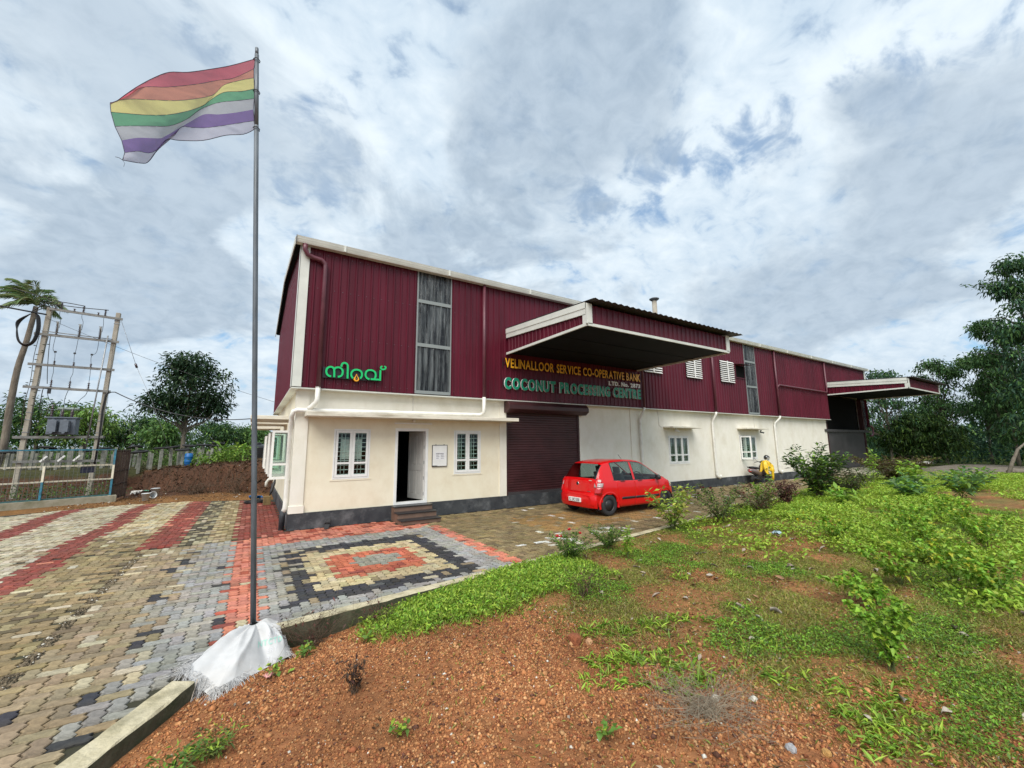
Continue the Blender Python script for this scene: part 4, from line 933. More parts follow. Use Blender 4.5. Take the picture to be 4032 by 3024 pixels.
for idx, (cx, cy, o) in enumerate(blocks):
    dz = prng.uniform(-0.004, 0.004); tx, ty = prng.uniform(-0.012, 0.012), prng.uniform(-0.012, 0.012); rz = prng.uniform(-0.012, 0.012)
    if idx in near:
        ob = bpy.data.objects.new('paver', me_near[o]); COL.objects.link(ob); ob.parent = pav; ob.location = (cx, cy, dz); ob.rotation_euler = (tx, ty, rz); ob.color = (*cols[idx], 1)
    else:
        pl = OUTL[o]; n = len(pl); top = np.stack([cx+pl[:, 0], cy+pl[:, 1], dz+pl[:, 1]*tx-pl[:, 0]*ty], 1); bot = top.copy(); bot[:, 2] = -0.04
        VV += [bot, top]; 
        for i in range(n): FS.append((nv+i, nv+(i+1) % n, nv+n+(i+1) % n, nv+n+i))
        FT[o].append(tuple(range(nv+n, nv+2*n))); CC.append(np.repeat(cols[idx][None], 2*n, 0)); nv += 2*n
me = bpy.data.meshes.new('paver_field'); me.from_pydata(np.concatenate(VV).tolist(), [], FS+FT[0]+FT[1]); me.materials.append(M['paver_many'])
a_ = me.color_attributes.new('col', 'FLOAT_COLOR', 'POINT'); cc4 = np.ones((nv, 4), np.float32); cc4[:, :3] = np.concatenate(CC); a_.data.foreach_set('color', cc4.ravel()); me.update()
pf = link('paver_field', me, pav); pf['kind'] = 'stuff'
# dark joint bed a little below the block faces
M['joint'] = mat('joint_soil', (0.030, 0.025, 0.018), 0.95, col2=(0.036, 0.038, 0.016), scale=3)
q = MB(); q.v = [(-10, -9.4, -0.016), (-2.85, -9.4, -0.016), (-0.95, -5.98, -0.016), (-0.86, -5.78, -0.016), (29, kerb_y(29)+0.01, -0.016), (29, -0.03, -0.016), (-0.03, -0.03, -0.016), (-0.03, 7.0, -0.016), (-2.7, 8.2, -0.016), (-4.9, 8.4, -0.016), (-7.2, 7.3, -0.016), (-10, 5.8, -0.016)]
q.face(range(12)); q.build('joint_bed', M['joint'], pav)
# rubble strip where the block edge has broken up
rs = np.random.RandomState(4)
def pebbles(name, X, Y, Z, S, C, m_, parent=None, flat=0.7):
    """angular stones: squashed 8-faced solids"""
    n = len(X); base = np.array([[1,0,0],[0,1,0],[-1,0,0],[0,-1,0],[0.15,0.1,1],[0,0,-1]], float)
    Vb = np.repeat(base[None], n, 0)*(1+0.45*(rs.rand(n, 6, 3)-0.5)); Vb[:, :, 2] *= flat
    an = rs.rand(n)*6.28; ca, sa = np.cos(an), np.sin(an); xr = Vb[:, :, 0]*ca[:, None]-Vb[:, :, 1]*sa[:, None]; yr = Vb[:, :, 0]*sa[:, None]+Vb[:, :, 1]*ca[:, None]
    st = 0.7+0.6*rs.rand(n)
    P = np.stack([X[:, None]+xr*S[:, None]*st[:, None], Y[:, None]+yr*S[:, None], Z[:, None]+Vb[:, :, 2]*S[:, None]+S[:, None]*0.25], -1).reshape(-1, 3)
    f = np.array([[0,1,4],[1,2,4],[2,3,4],[3,0,4],[1,0,5],[2,1,5],[3,2,5],[0,3,5]]); Fq = (f[None]+(np.arange(n)*6)[:, None, None]).reshape(-1, 3)
    return link(name, np_mesh(name, P, Fq, m_, np.repeat(C, 6, 0)), parent)
M['stone_attr'] = mat('loose_stone', (0, 0, 0), 0.9, attr=True, var=0.3, scale=60, spec=0.2)
n = 4200; t = rs.rand(n); X = -2.49+0.04*rs.randn(n); Y = -8.5+t*8.0
C = np.array([0.17, 0.135, 0.09])*(0.4+0.9*rs.rand(n, 1)); C[rs.rand(n) < 0.05] = [0.55, 0.52, 0.45]
o = pebbles('rubble_strip', X, Y, np.full(n, -0.016), 0.006+0.016*rs.rand(n)**2, C, M['stone_attr'], pav); o['kind'] = 'stuff'
# red laterite gravel over the bare soil
N = 420000; X = -2.6+9.5*rs.rand(N); Y = -10.9+5.3*rs.rand(N)
d = np.minimum(kerb_y(X)-Y-0.17, left_side(X, Y)-0.22); B_ = bare(X, Y)
dd = np.hypot(X-CAM.x, Y-CAM.y); keep = (d > 0) & (rs.rand(N) < (0.10+0.90*B_)) & (fbm(X, Y, 2.1, 61)+0.45*rs.rand(N) > 0.52)
qx = (X-CAM.x)*_rt.x+(Y-CAM.y)*_rt.y; qz = (X-CAM.x)*math.sin(_y)+(Y-CAM.y)*math.cos(_y); keep &= (np.abs(qx/np.maximum(qz, 0.1)) < 1.5) & (qz > 2.0)
X, Y = X[keep][:110000], Y[keep][:110000]; n = len(X); S_ = 0.0035+0.0135*rs.rand(n)**3.2; big_ = rs.rand(n) < 0.012; S_[big_] *= 2.2; S_ *= 0.75+0.6*fbm(X, Y, 1.1, 66)
lat = np.array([[0.38, 0.150, 0.054], [0.46, 0.21, 0.08], [0.27, 0.09, 0.036], [0.52, 0.28, 0.12], [0.13, 0.055, 0.032]]); C = lat[rs.choice(5, n, p=[0.4, 0.25, 0.2, 0.08, 0.07])]*(0.7+0.6*rs.rand(n, 1))*np.array([0.90, 0.95, 1.06])*(0.62+0.76*fbm(X, Y, 0.9, 73))[:, None]
C[rs.rand(n) < 0.006] = [0.6, 0.57, 0.5]
o = pebbles('laterite_gravel', X, Y, ground_z(X, Y), S_, C, M['stone_attr']); tag(o, kind='stuff')
# rubble and twigs on the yard and bank
n = 2600; X = -6.5+6.6*rs.rand(n); Y = 7.4+4.5*rs.rand(n); k_ = Y > np.interp(X, [-9.5, -6.9, -4.84, -2.67, -1.02, -0.1], [5.6, 7.05, 8.2, 8.05, 6.95, 6.3])+0.15; X, Y = X[k_], Y[k_]; n = len(X)
C = np.array([0.18, 0.09, 0.04])*(0.4+1.3*rs.rand(n, 1)); C[rs.rand(n) < 0.04] = [0.5, 0.47, 0.42]
o = pebbles('yard_rubble', X, Y, ground_z(X, Y), 0.01+0.03*rs.rand(n)**3, C, M['stone_attr']); tag(o, kind='stuff')
M['sack'] = mat('woven_sack', (0.54, 0.54, 0.54), 0.65, var=0.06, scale=12, bump=0.15, bscale=180, dirt=(0.55, 0.48, 0.40, 0.35), dscale=2.5)
OUT = [(-0.57,-5.60,0.006),(-0.74,-5.63,0.006),(-0.93,-5.76,0.006),(-1.08,-6.00,0.006),(-1.17,-6.22,0.008),(-1.25,-6.46,0.02),(-1.12,-6.62,-0.05),(-0.99,-6.80,-0.11),(-0.87,-6.70,-0.115),(-0.745,-6.54,-0.12),(-0.65,-6.46,-0.13),(-0.57,-6.38,-0.14),(-0.48,-6.30,-0.15),(-0.38,-6.22,-0.16),(-0.395,-6.0,-0.14),(-0.43,-5.80,-0.03),(-0.48,-5.67,0.004)]
_fr = random.Random(14)
FOLDS = [(R(d+_fr.uniform(-8, 8)), _fr.uniform(0.018, 0.052)*(1 if k % 4 else -0.7), _fr.uniform(0.05, 0.13), _fr.uniform(-0.7, 0.7)) for k, d in enumerate(range(-180, 180, 15))]
def sack_pt(a, t):
    n = len(OUT); f = (a % 1.0)*n; i = int(f) % n; g = f-int(f); g = g*g*(3-2*g)
    e = Vector(OUT[i]).lerp(Vector(OUT[(i+1) % n]), g); top = Vector((-0.715, -5.80, 0.085))
    ang = math.atan2(e.y-top.y, e.x-top.x)
    ring = top+Vector((0.045*math.cos(ang), 0.045*math.sin(ang), -0.01))
    p = ring.lerp(e, t)
    long_ = (e-ring).length
    bulge = (0.02+0.105*max(0, math.cos(ang-R(-40)))**2+0.05*max(0, math.cos(ang-R(-110)))**3+0.02*math.sin(5*ang))*math.sin(math.pi*min(1, t)**0.8)
    p.z += bulge*min(1.0, long_*1.6)*0.9
    w = -0.02+mnoise.noise(Vector((p.x*7, p.y*7, 2.0)))*0.016
    for a_, am, wd, dr in FOLDS:
        q_ = (ang-a_-dr*(t-0.5)+math.pi) % (2*math.pi)-math.pi; w += am*math.exp(-(q_/wd)**2)*(0.45+0.55*math.sin(math.pi*min(1, t*1.15)))
    fold = -0.035*math.exp(-((ang-R(-78))/0.10)**2)+0.03*math.exp(-((ang-R(-95))/0.14)**2)+0.028*math.exp(-((ang-R(-62))/0.12)**2)-0.03*math.exp(-((ang-R(-118))/0.08)**2)
    k = math.sin(math.pi*t)**0.6 if 0 < t < 1 else 0
    dirv = Vector((math.cos(ang), math.sin(ang), 0.6)).normalized()
    return p+dirv*(w+fold*1.3)*k
sk = empty('white_sack', (-0.8, -6.1, -0.1), 'crumpled white woven sack wrapped round the foot of the flagpole, its end frayed into threads', 'sack')
mb = MB(); NA, NT = 220, 44
mb.grid([[sack_pt(j/NA, i/NT) for j in range(NA)] for i in range(NT+1)], closed=True)
o = at_root(mb.build('sack_cloth', M['sack'], sk), sk); fix_normals(o)
mb = MB(); rr = random.Random(5)
for k in range(420):
    a = (rr.uniform(3.8, 8.6) if k < 390 else rr.uniform(8.6, 13.6))/len(OUT); t0 = rr.uniform(0.90, 1.0); p = sack_pt(a, t0)
    c = Vector((-0.75, -6.0, 0)); d = (Vector((p.x, p.y, 0))-c).normalized(); d = Matrix.Rotation(rr.uniform(-0.9, 0.9), 3, 'Z') @ d
    L_ = rr.uniform(0.05, 0.20 if a < 9/17 else 0.12); q = [p+Vector((0, 0, 0.008))]
    for i in range(1, 5):
        f = i/4; x = p+d*L_*f+Vector((rr.uniform(-.015, .015), rr.uniform(-.015, .015), 0)); ground = 0.008 if (x.y > -5.95-0.75*(x.x+0.55)*-1 and a < 5.6/17) else -0.20
        x.z = max(ground, p.z+0.01-f*f*0.1)+rr.uniform(0, 0.012); q.append(x)
    mb.tube(q, 0.0018, 3, cap=False)
o = at_root(mb.build('frayed_threads', M['sack'], sk), sk); o['kind'] = 'stuff'
# faint print on the sack face, laid on the cloth
from mathutils.bvhtree import BVHTree
_sb = [x for x in sk.children if x.name.startswith('sack_cloth')][0].data
_bv = BVHTree.FromPolygons([v.co[:] for v in _sb.vertices], [p.vertices[:] for p in _sb.polygons])
M['print_grey'] = mat('faded_print', (0.60, 0.60, 0.62), 0.8); M['print_green'] = mat('faded_green_print', (0.35, 0.60, 0.52), 0.8)
def sack_print(text, px_, pz_, h, m_):
    """letters dropped onto the sack along the view-facing diagonal"""
    src = Vector((px_, -7.4, pz_)); ax = Vector((1, 0.12, 0)).normalized(); up = Vector((0, 0.25, 1)).normalized(); dv = Vector((0.0, 1, -0.35)).normalized(); x = 0; mb = MB()
    for ch in text:
        v, f, nz = glyph(ch, 0.02); b = len(mb.v); ok = True; pts = []
        sel = [i for i, q in enumerate(nz) if q > 0.9]
        for q in v:
            o_ = src+ax*((x+q[0])*h)+up*(q[1]*h*1.3); hit = _bv.ray_cast(o_, dv)
            if hit[0] is None: ok = False; break
            pts.append(tuple(hit[0]-dv*0.004))
        x += v[:, 0].max()+0.15
        if not ok: continue
        mb.v += pts
        for i in sel: mb.face([b+j for j in f[i]])
    if mb.f: at_root(mb.build('print', m_, sk), sk)
sack_print('50K', -0.60, 0.47, 0.055, M['print_grey']); sack_print('NTCTD', -0.68, 0.40, 0.055, M['print_green']); sack_print('ERY', -0.60, 0.33, 0.045, M['print_grey']); sack_print('71', -0.60, 0.25, 0.045, M['print_grey'])
# ================================================================== red hatchback
CARX, CARY = 7.03, -2.09        # rear bumper, centre line; nose towards +X
car = empty('parked_car', (CARX+1.78, CARY, 0.0), 'small red hatchback parked facing right in front of the shutter and white wall', 'car')
def ci(tab):
    xs = [p[0] for p in tab]; ys = [p[1] for p in tab]; return lambda x: float(np.interp(x, xs, ys))
c_top = ci([(0,0.56),(0.04,0.60),(0.09,0.64),(0.11,0.90),(0.14,0.98),(0.22,1.11),(0.32,1.26),(0.42,1.38),(0.50,1.435),(0.65,1.465),(0.95,1.495),(1.35,1.505),(1.75,1.49),(2.0,1.455),(2.15,1.405),(2.4,1.27),(2.65,1.12),(2.85,1.005),(2.93,0.985),(3.05,0.955),(3.25,0.885),(3.42,0.78),(3.50,0.66),(3.56,0.5)])
c_belt = ci([(0,0.50),(0.04,0.54),(0.09,0.60),(0.11,0.84),(0.14,0.93),(0.30,0.95),(0.7,0.945),(1.0,0.925),(1.6,0.915),(2.2,0.905),(2.6,0.90),(2.85,0.895),(3.0,0.87),(3.2,0.81),(3.42,0.70),(3.50,0.60),(3.56,0.46)])
c_w = ci([(0,0.60),(0.04,0.69),(0.10,0.745),(0.25,0.775),(0.6,0.795),(1.2,0.797),(2.4,0.795),(2.9,0.785),(3.15,0.755),(3.35,0.68),(3.48,0.56),(3.56,0.36)])
c_bot = ci([(0,0.30),(0.05,0.25),(0.4,0.21),(0.8,0.19),(2.8,0.19),(3.2,0.21),(3.56,0.27)])
c_wr = ci([(0,0.55),(0.09,0.66),(0.14,0.66),(0.5,0.575),(1.0,0.58),(2.0,0.565),(2.4,0.60),(2.85,0.665),(3.1,0.62),(3.4,0.5),(3.56,0.28)])
NROW = 16
def section(x):
    zb, w, be, tp, wr = c_bot(x), c_w(x), c_belt(x), c_top(x), c_wr(x)
    mid = zb+(be-zb)*0.5
    zr = tp-min(0.055, (tp-be)*0.45)
    P = [(0.0, zb), (w*0.8, zb), (w*0.965, zb+0.025), (w*0.99, zb+(be-zb)*0.22), (w*1.0, mid), (w*0.995, zb+(be-zb)*0.72), (w*0.975, be-0.035*min(1, (be-zb)*2)), (w*0.955, be)]
    for k in (1, 2, 3): f = k/4; P.append((w*0.955+(wr-w*0.955)*f+0.014*math.sin(math.pi*f), be+(zr-be)*f))
    P += [(wr, zr), (wr*0.955, zr+(tp-zr)*0.55), (wr*0.84, zr+(tp-zr)*0.83), (wr*0.5, tp-0.004), (0.0, tp)]
    return P
XS = sorted(set(np.round(np.concatenate([np.linspace(0, 0.2, 11), [0.105, 0.14, 0.17], np.linspace(0.2, 0.6, 17), np.linspace(0.6, 3.0, 97), np.linspace(3.0, 3.56, 23)]), 4)))
def carp(x, r, side, off=0.0):
    """point on the body at station x, row r (float), side +-1"""
    P = section(x); i = min(int(r), NROW-2); f = r-i; y = P[i][0]*(1-f)+P[i+1][0]*f; z = P[i][1]*(1-f)+P[i+1][1]*f
    v = Vector((CARX+x, CARY+side*y, z))
    if off:
        a = np.array(P[max(i, 0)]); b = np.array(P[i+1]); t = b-a; n = np.array([t[1], -t[0]]); n = n/(np.linalg.norm(n)+1e-9)
        x2 = min(x+0.02, 3.55); x1 = max(x-0.02, 0.0); q1 = section(x1); q2 = section(x2); 
        z1 = q1[i][1]*(1-f)+q1[i+1][1]*f; z2 = q2[i][1]*(1-f)+q2[i+1][1]*f; y1 = q1[i][0]*(1-f)+q1[i+1][0]*f; y2 = q2[i][0]*(1-f)+q2[i+1][0]*f
        tx = Vector((x2-x1, side*(y2-y1), z2-z1)); tr = Vector((0, side*t[0], t[1])); nn = tx.cross(tr); 
        if nn.length > 1e-9:
            nn.normalize(); ref = Vector((0, side*n[0], n[1]))
            if nn.dot(ref) < 0: nn = -nn
            v += nn*off
    return v
def win_side(x, r): return 7.05 < r < 10.95 and (0.78 <= x < 1.52 or 1.63 <= x < 2.80)
def win_top(x, r): return r > 12.1 and (2.06 <= x < 2.86)
def win_rear(x, r): return r > 11.2 and 0.155 <= x < 0.46
def in_arch(x, z): return False
body = MB(); gl_s = {(a_, b_): MB() for a_ in (-1, 1) for b_ in (0, 1)}; gl_f = MB(); gl_r = MB()
for side in (-1, 1):
    for i in range(len(XS)-1):
        xa, xb = XS[i], XS[i+1]; xm = (xa+xb)/2
        for r in range(NROW-1):
            rm = r+0.5; t = body; off = 0.0
            if win_side(xm, rm): t = gl_s[(side, int(xm > 1.57))]; off = -0.012
            elif win_top(xm, rm): t = gl_f; off = -0.006
            elif win_rear(xm, rm): t = gl_r; off = 0.0
            t.smooth = True
            q = [carp(xa, r, side, off), carp(xb, r, side, off), carp(xb, r+1, side, off), carp(xa, r+1, side, off)]
            t.quad(*(q if side < 0 else q[::-1]))
for x, flip in ((0.0, 1), (3.56, 0)):
    P = section(x); pts = [Vector((CARX+x, CARY-y, z)) for y, z in P]+[Vector((CARX+x, CARY+y, z)) for y, z in P[::-1]]
    b = len(body.v); body.v += [tuple(p) for p in pts]; ids = list(range(b, b+len(pts))); body.smooth = False; body.face(ids if flip else ids[::-1])
def weld(o, d=0.0008):
    bm = bmesh.new(); bm.from_mesh(o.data); bmesh.ops.remove_doubles(bm, verts=bm.verts, dist=d); bm.to_mesh(o.data); bm.free(); return o
bo = weld(body.build('body', [M['red_paint']], None))
# wheel arches cut out of the shell
WX = (0.545, 2.925); WR = 0.272
def cut(o, cutters):
    for c in cutters:
        md = o.modifiers.new('cut', 'BOOLEAN'); md.operation = 'DIFFERENCE'; md.solver = 'EXACT'; md.object = c
    dg = bpy.context.evaluated_depsgraph_get(); dg.update(); me = bpy.data.meshes.new_from_object(o.evaluated_get(dg)); o.modifiers.clear(); old = o.data; o.data = me; bpy.data.meshes.remove(old)
    for c in cutters: me_ = c.data; bpy.data.objects.remove(c); bpy.data.meshes.remove(me_)
def cyl(x, ya, yb, r): 
    q = MB(); q.lathe([(r, ya), (r, yb)], (CARX+x, CARY, 0.285), 40, axis='Y'); return fix_normals(q.build('cutter', M['black']))
def delete_arch(o, r=0.325):
    bm = bmesh.new(); bm.from_mesh(o.data)
    kill = [f for f in bm.faces if any((f.calc_center_median().x-CARX-wx)**2+(f.calc_center_median().z-0.285)**2 < r*r for wx in WX) and abs(f.calc_center_median().y-CARY) > 0.45]
    bmesh.ops.delete(bm, geom=kill, context='FACES'); bm.to_mesh(o.data); bm.free()
# snap shell vertices near the arch circle so that the opening reads round
bm = bmesh.new(); bm.from_mesh(bo.data)
for v in bm.verts:
    if abs(v.co.y-CARY) < 0.45: continue
    for wx in WX:
        dx, dz = v.co.x-CARX-wx, v.co.z-0.285; d = math.hypot(dx, dz)
        if abs(d-0.325) < 0.022 and d > 0: v.co.x = CARX+wx+dx*0.325/d; v.co.z = 0.285+dz*0.325/d
bm.to_mesh(bo.data); bm.free()
# rows are coarse in height, so the arch itself is a separate lip ring and liner
delete_arch(bo, 0.312)
bo.parent = car; at_root(bo, car)
for wx in WX:
    for side in (-1, 1):
        q = MB(); n = 28; a0, a1 = R(-14), R(194)
        def lip(a, r, o): 
            x = wx+r*math.cos(a); z = 0.285+r*math.sin(a); return Vector((CARX+x, CARY+side*(c_w(min(max(x, 0), 3.56))*0.995+o), z))
        q.grid([[lip(a0+(a1-a0)*k/n, r, o) for k in range(n+1)] for r, o in ((0.372, -0.006), (0.365, 0.004), (0.322, 0.006), (0.316, -0.004), (0.316, -0.05))])
        at_root(fix_normals(q.build('arch_lip', M['red_paint'], car)), car)
        q = MB(); q.grid([[Vector((CARX+wx+0.319*math.cos(a0+(a1-a0)*k/n), CARY+side*y, 0.285+0.319*math.sin(a0+(a1-a0)*k/n))) for k in range(n+1)] for y in (0.775, 0.50)])
        at_root(q.build('arch_liner', M['black'], car), car)
for mb_, nm in (*((g_, 'side_window') for g_ in gl_s.values()), (gl_f, 'windscreen'), (gl_r, 'rear_window')):
    at_root(weld(mb_.build(nm, M['car_glass'], car)), car)
# dark surrounds of the side windows and the pillar
def strip(r0, r1, x0, x1, side, off=0.004, n=24, m_='black', name='trim'):
    q = MB(); xs = np.linspace(x0, x1, n); q.grid([[carp(x, r, side, off) for x in xs] for r in np.linspace(r0, r1, max(2, int((r1-r0)*2)+1))]); return at_root(fix_normals(q.build(name, M[m_], car)), car)
for side in (-1, 1):
    strip(6.9, 7.12, 0.74, 2.82, side, 0.003, 60, name='window_trim')
    strip(10.85, 11.05, 0.76, 2.10, side, 0.003, 40, name='window_trim')
    strip(7.1, 10.9, 1.515, 1.535, side, 0.002, 2, name='window_trim'); strip(7.1, 10.9, 1.615, 1.635, side, 0.002, 2, name='window_trim'); strip(7.1, 10.9, 0.75, 0.785, side, 0.002, 2, name='window_trim')
    strip(7.1, 10.9, 2.62, 2.80, side, 0.001, 8, name='mirror_base')
strip(11.0, 11.5, 0.15, 0.47, -1, 0.002, 20, name='rear_window_trim'); strip(11.0, 11.5, 0.15, 0.47, 1, 0.002, 20, name='rear_window_trim')
# doors: skins standing 4 mm proud with gaps between, each with handle and rub strip
for side in (-1, 1):
    for x0, x1 in ((0.86, 1.575), (1.585, 2.62)):
        d = empty('door', (CARX+x0, CARY+side*0.79, 0.3)); d.parent = car; d.matrix_parent_inverse = Matrix.Translation(-car.location)
        q = MB(); n = 36; xs = np.linspace(x0, x1, n)
        def low(x):
            rr_ = [1.9]
            for wx in WX:
                dx = x-wx
                if abs(dx) < 0.40: rr_.append(2.0+3.2*math.sqrt(max(0, 1-(dx/0.40)**2)))
            return max(rr_)
        q.grid([[carp(x, low(x)+(6.85-low(x))*k/12, side, 0.0045) for x in xs] for k in range(13)])
        o = fix_normals(q.build('door_skin', M['red_paint'], d)); o.matrix_parent_inverse = Matrix.Translation(-(Vector(d.location)))
        sm = o.modifiers.new('edge', 'SOLIDIFY'); sm.thickness = 0.006; sm.offset = -1
        h = MB(); hx = x0+0.13 if x0 < 1 else x0+0.12
        h.grid([[carp(hx+0.19*k/8, 6.05+0.0*k, side, 0.008+0.028*math.sin(math.pi*k/8)) for k in range(9)], [carp(hx+0.19*k/8, 6.28, side, 0.012+0.034*math.sin(math.pi*k/8)) for k in range(9)], [carp(hx+0.19*k/8, 6.55, side, 0.008+0.026*math.sin(math.pi*k/8)) for k in range(9)]])
        o = fix_normals(h.build('handle', M['black'], d)); o.matrix_parent_inverse = Matrix.Translation(-(Vector(d.location)))
        o = strip(3.32, 3.62, max(x0+0.0, 1.02), x1-0.02, side, 0.016, 20, name='rub_strip'); o.parent = d; o.matrix_parent_inverse = Matrix.Translation(-(Vector(d.location)))
        so = o.modifiers.new('depth', 'SOLIDIFY'); so.thickness = 0.014; so.offset = -1
# tail lamps, tailgate, bumper, plate
M['lamp_red'] = mat('red_lens', (0.45, 0.006, 0.012), 0.12, coat=1.0); M['lamp_clear'] = mat('clear_lens', (0.40, 0.30, 0.30), 0.12, coat=1.0)
for side in (-1, 1):
    tl = empty('tail_lamp', (CARX+0.2, CARY+side*0.7, 0.8)); tl.parent = car; tl.matrix_parent_inverse = Matrix.Translation(-car.location)
    zz = [0.62, 0.68, 0.75, 0.82, 0.88, 0.94, 1.0]
    def lampp(f, z):
        """wraps from the tailgate edge round the rear corner; f 0..1"""
        x = 0.115+0.30*f*f*(0.9 if z > 0.8 else 0.75)+(z-0.8)*0.28
        y = 0.60+0.205*min(1, f*1.5)**0.8-max(0, z-0.85)*0.22
        return Vector((CARX+x-0.012, CARY+side*(y+0.006), z))
    for za_, zb_, m_ in ((0.61, 0.78, 'lamp_red'), (0.78, 0.89, 'lamp_clear'), (0.89, 1.0, 'lamp_red')):
        q = MB(); fm = {0.61: (0.25, 0.85), 0.78: (0.1, 0.8), 0.89: (0.2, 0.65)}[za_]
        q.grid([[lampp(fm[0]+(fm[1]-fm[0])*k/10, z) for k in range(11)] for z in np.linspace(za_, zb_, 5)])
        o = fix_normals(q.build('lens', M[m_], tl)); o.matrix_parent_inverse = Matrix.Translation(-(Vector(tl.location)))
        so = o.modifiers.new('depth', 'SOLIDIFY'); so.thickness = 0.03; so.offset = 0
    q = MB(); q.grid([[carp(x, r, side, 0.004) for x in np.linspace(3.15, 3.44, 10)] for r in np.linspace(5.2, 7.6, 6)]); at_root(fix_normals(q.build('headlight', M['lamp_clear'], car)), car)
tg = empty('tailgate', (CARX+0.1, CARY, 0.7)); tg.parent = car; tg.matrix_parent_inverse = Matrix.Translation(-car.location)
q = MB()
def tgp(u, z): # tailgate skin
    x = float(np.interp(z, [0.60, 0.66, 0.90, 0.98, 1.0], [0.070, 0.074, 0.100, 0.126, 0.148]))+0.055*abs(u)**3; return Vector((CARX+x-0.004, CARY+u*0.60, z))
q.grid([[tgp(u, z) for u in np.linspace(-1, 1, 17)] for z in np.linspace(0.60, 0.985, 9)]); o = fix_normals(q.build('tailgate_skin', M['red_paint'], tg)); o.matrix_parent_inverse = Matrix.Translation(-(Vector(tg.location)))
so = o.modifiers.new('edge', 'SOLIDIFY'); so.thickness = 0.012; so.offset = 0
M['chrome'] = mat('chrome', (0.7, 0.7, 0.72), 0.12, metal=1.0)
q = MB(); c = tgp(0.0, 0.845); q.lathe([(0.0, -0.012), (0.05, -0.010), (0.058, 0.0), (0.05, 0.006)], (c.x, c.y, c.z), 18, axis='X')
o = q.build('badge', M['chrome'], tg); o.matrix_parent_inverse = Matrix.Translation(-(Vector(tg.location)))
q = MB(); q.lathe([(0.0, -0.016), (0.036, -0.014), (0.038, -0.009)], (c.x, c.y, c.z), 16, axis='X'); o = q.build('badge_centre', M['black'], tg); o.matrix_parent_inverse = Matrix.Translation(-(Vector(tg.location)))
for ya, yb, z in ((-0.52, -0.40, 0.655), (-0.55, -0.43, 0.955)):
    q = MB(); c = tgp(-0.8, z); q.box(c.x-0.022, c.x+0.004, CARY+ya, CARY+yb, z-0.008, z+0.010); o = q.build('chrome_letters', M['chrome'], tg); o.matrix_parent_inverse = Matrix.Translation(-(Vector(tg.location)))
q = MB(); q.grid([[Vector((CARX-0.012+0.10*abs(u)**4, CARY+u*0.755, z)) if abs(z-0.4) < 0.13 else Vector((CARX+0.022+0.10*abs(u)**4, CARY+u*0.745, z)) for u in np.linspace(-1, 1, 25)] for z in (0.22, 0.24, 0.30, 0.42, 0.50, 0.56, 0.585, 0.605)])
o = at_root(fix_normals(q.build('rear_bumper', M['red_paint'], car)), car); so = o.modifiers.new('edge', 'SOLIDIFY'); so.thickness = 0.02; so.offset = 0
np_ = empty('number_plate', (CARX-0.03, CARY, 0.42)); np_.parent = car; np_.matrix_parent_inverse = Matrix.Translation(-car.location)
q = MB(); q.box(CARX-0.062, CARX-0.025, CARY-0.25, CARY+0.25, 0.36, 0.475); o = bevel(q.build('plate', M['white'], np_), 0.004); o.matrix_parent_inverse = Matrix.Translation(-(Vector(np_.location)))
txt = 'KL 24C 5358'; x = 0; lay = []
for ch in txt:
    if ch == ' ': x += 0.35; continue
    v, f, nz = glyph(ch, 0.02); lay.append((ch, x-v[:, 0].min())); x += v[:, 0].max()-v[:, 0].min()+0.12
mb = MB(); sx = 0.44/x
for ch, ox in lay:
    v, f, nz = glyph(ch, 0.02); b = len(mb.v); mb.v += [(CARX-0.064-0.001*q[2], CARY+0.22-(q[0]+ox)*sx, 0.378+q[1]*0.115) for q in v]
    for p in f: mb.face([b+i for i in p])
o = mb.build('plate_characters', M['ink'], np_); o.matrix_parent_inverse = Matrix.Translation(-(Vector(np_.location)))
# wheels
for wx in WX:
    for side in (-1, 1):
        w = empty('wheel', (CARX+wx, CARY+side*0.70, 0.285)); w.parent = car; w.matrix_parent_inverse = Matrix.Translation(-car.location)
        s = side; q = MB(); q.lathe([(0.175, -0.075), (0.21, -0.088), (0.265, -0.08), (0.285, -0.055), (0.285, 0.055), (0.265, 0.08), (0.21, 0.088), (0.175, 0.075)], (0, 0, 0), 36, axis='Y', cap=False); q.build('tyre', M['rubber'], w)
        q = MB(); q.lathe([(0.0, s*0.035), (0.05, s*0.035), (0.055, s*0.055), (0.075, s*0.058), (0.08, s*0.03), (0.125, s*0.02), (0.15, s*0.05), (0.168, s*0.07), (0.178, s*0.078), (0.178, s*0.05)], (0, 0, 0), 28, axis='Y', cap=False); fix_normals(q.build('rim', M['rim'] if 'rim' in M else M.setdefault('rim', mat('black_steel_rim', (0.03, 0.03, 0.033), 0.45, metal=0.3)), w))
        q = MB()
        for k in range(8): a = 2*math.pi*k/8; q.lathe([(0.0, s*0.0445), (0.014, s*0.044), (0.016, s*0.04)], (0.10*math.cos(a), 0, 0.10*math.sin(a)), 8, axis='Y', cap=False)
        q.build('rim_hole', M['dark'], w)
        q = MB(); q.lathe([(0.0, -0.05), (0.17, -0.05), (0.17, -0.06), (0.0, -0.06)], (0, 0, 0), 16, axis='Y'); q.build('brake_drum', M['black'], w)
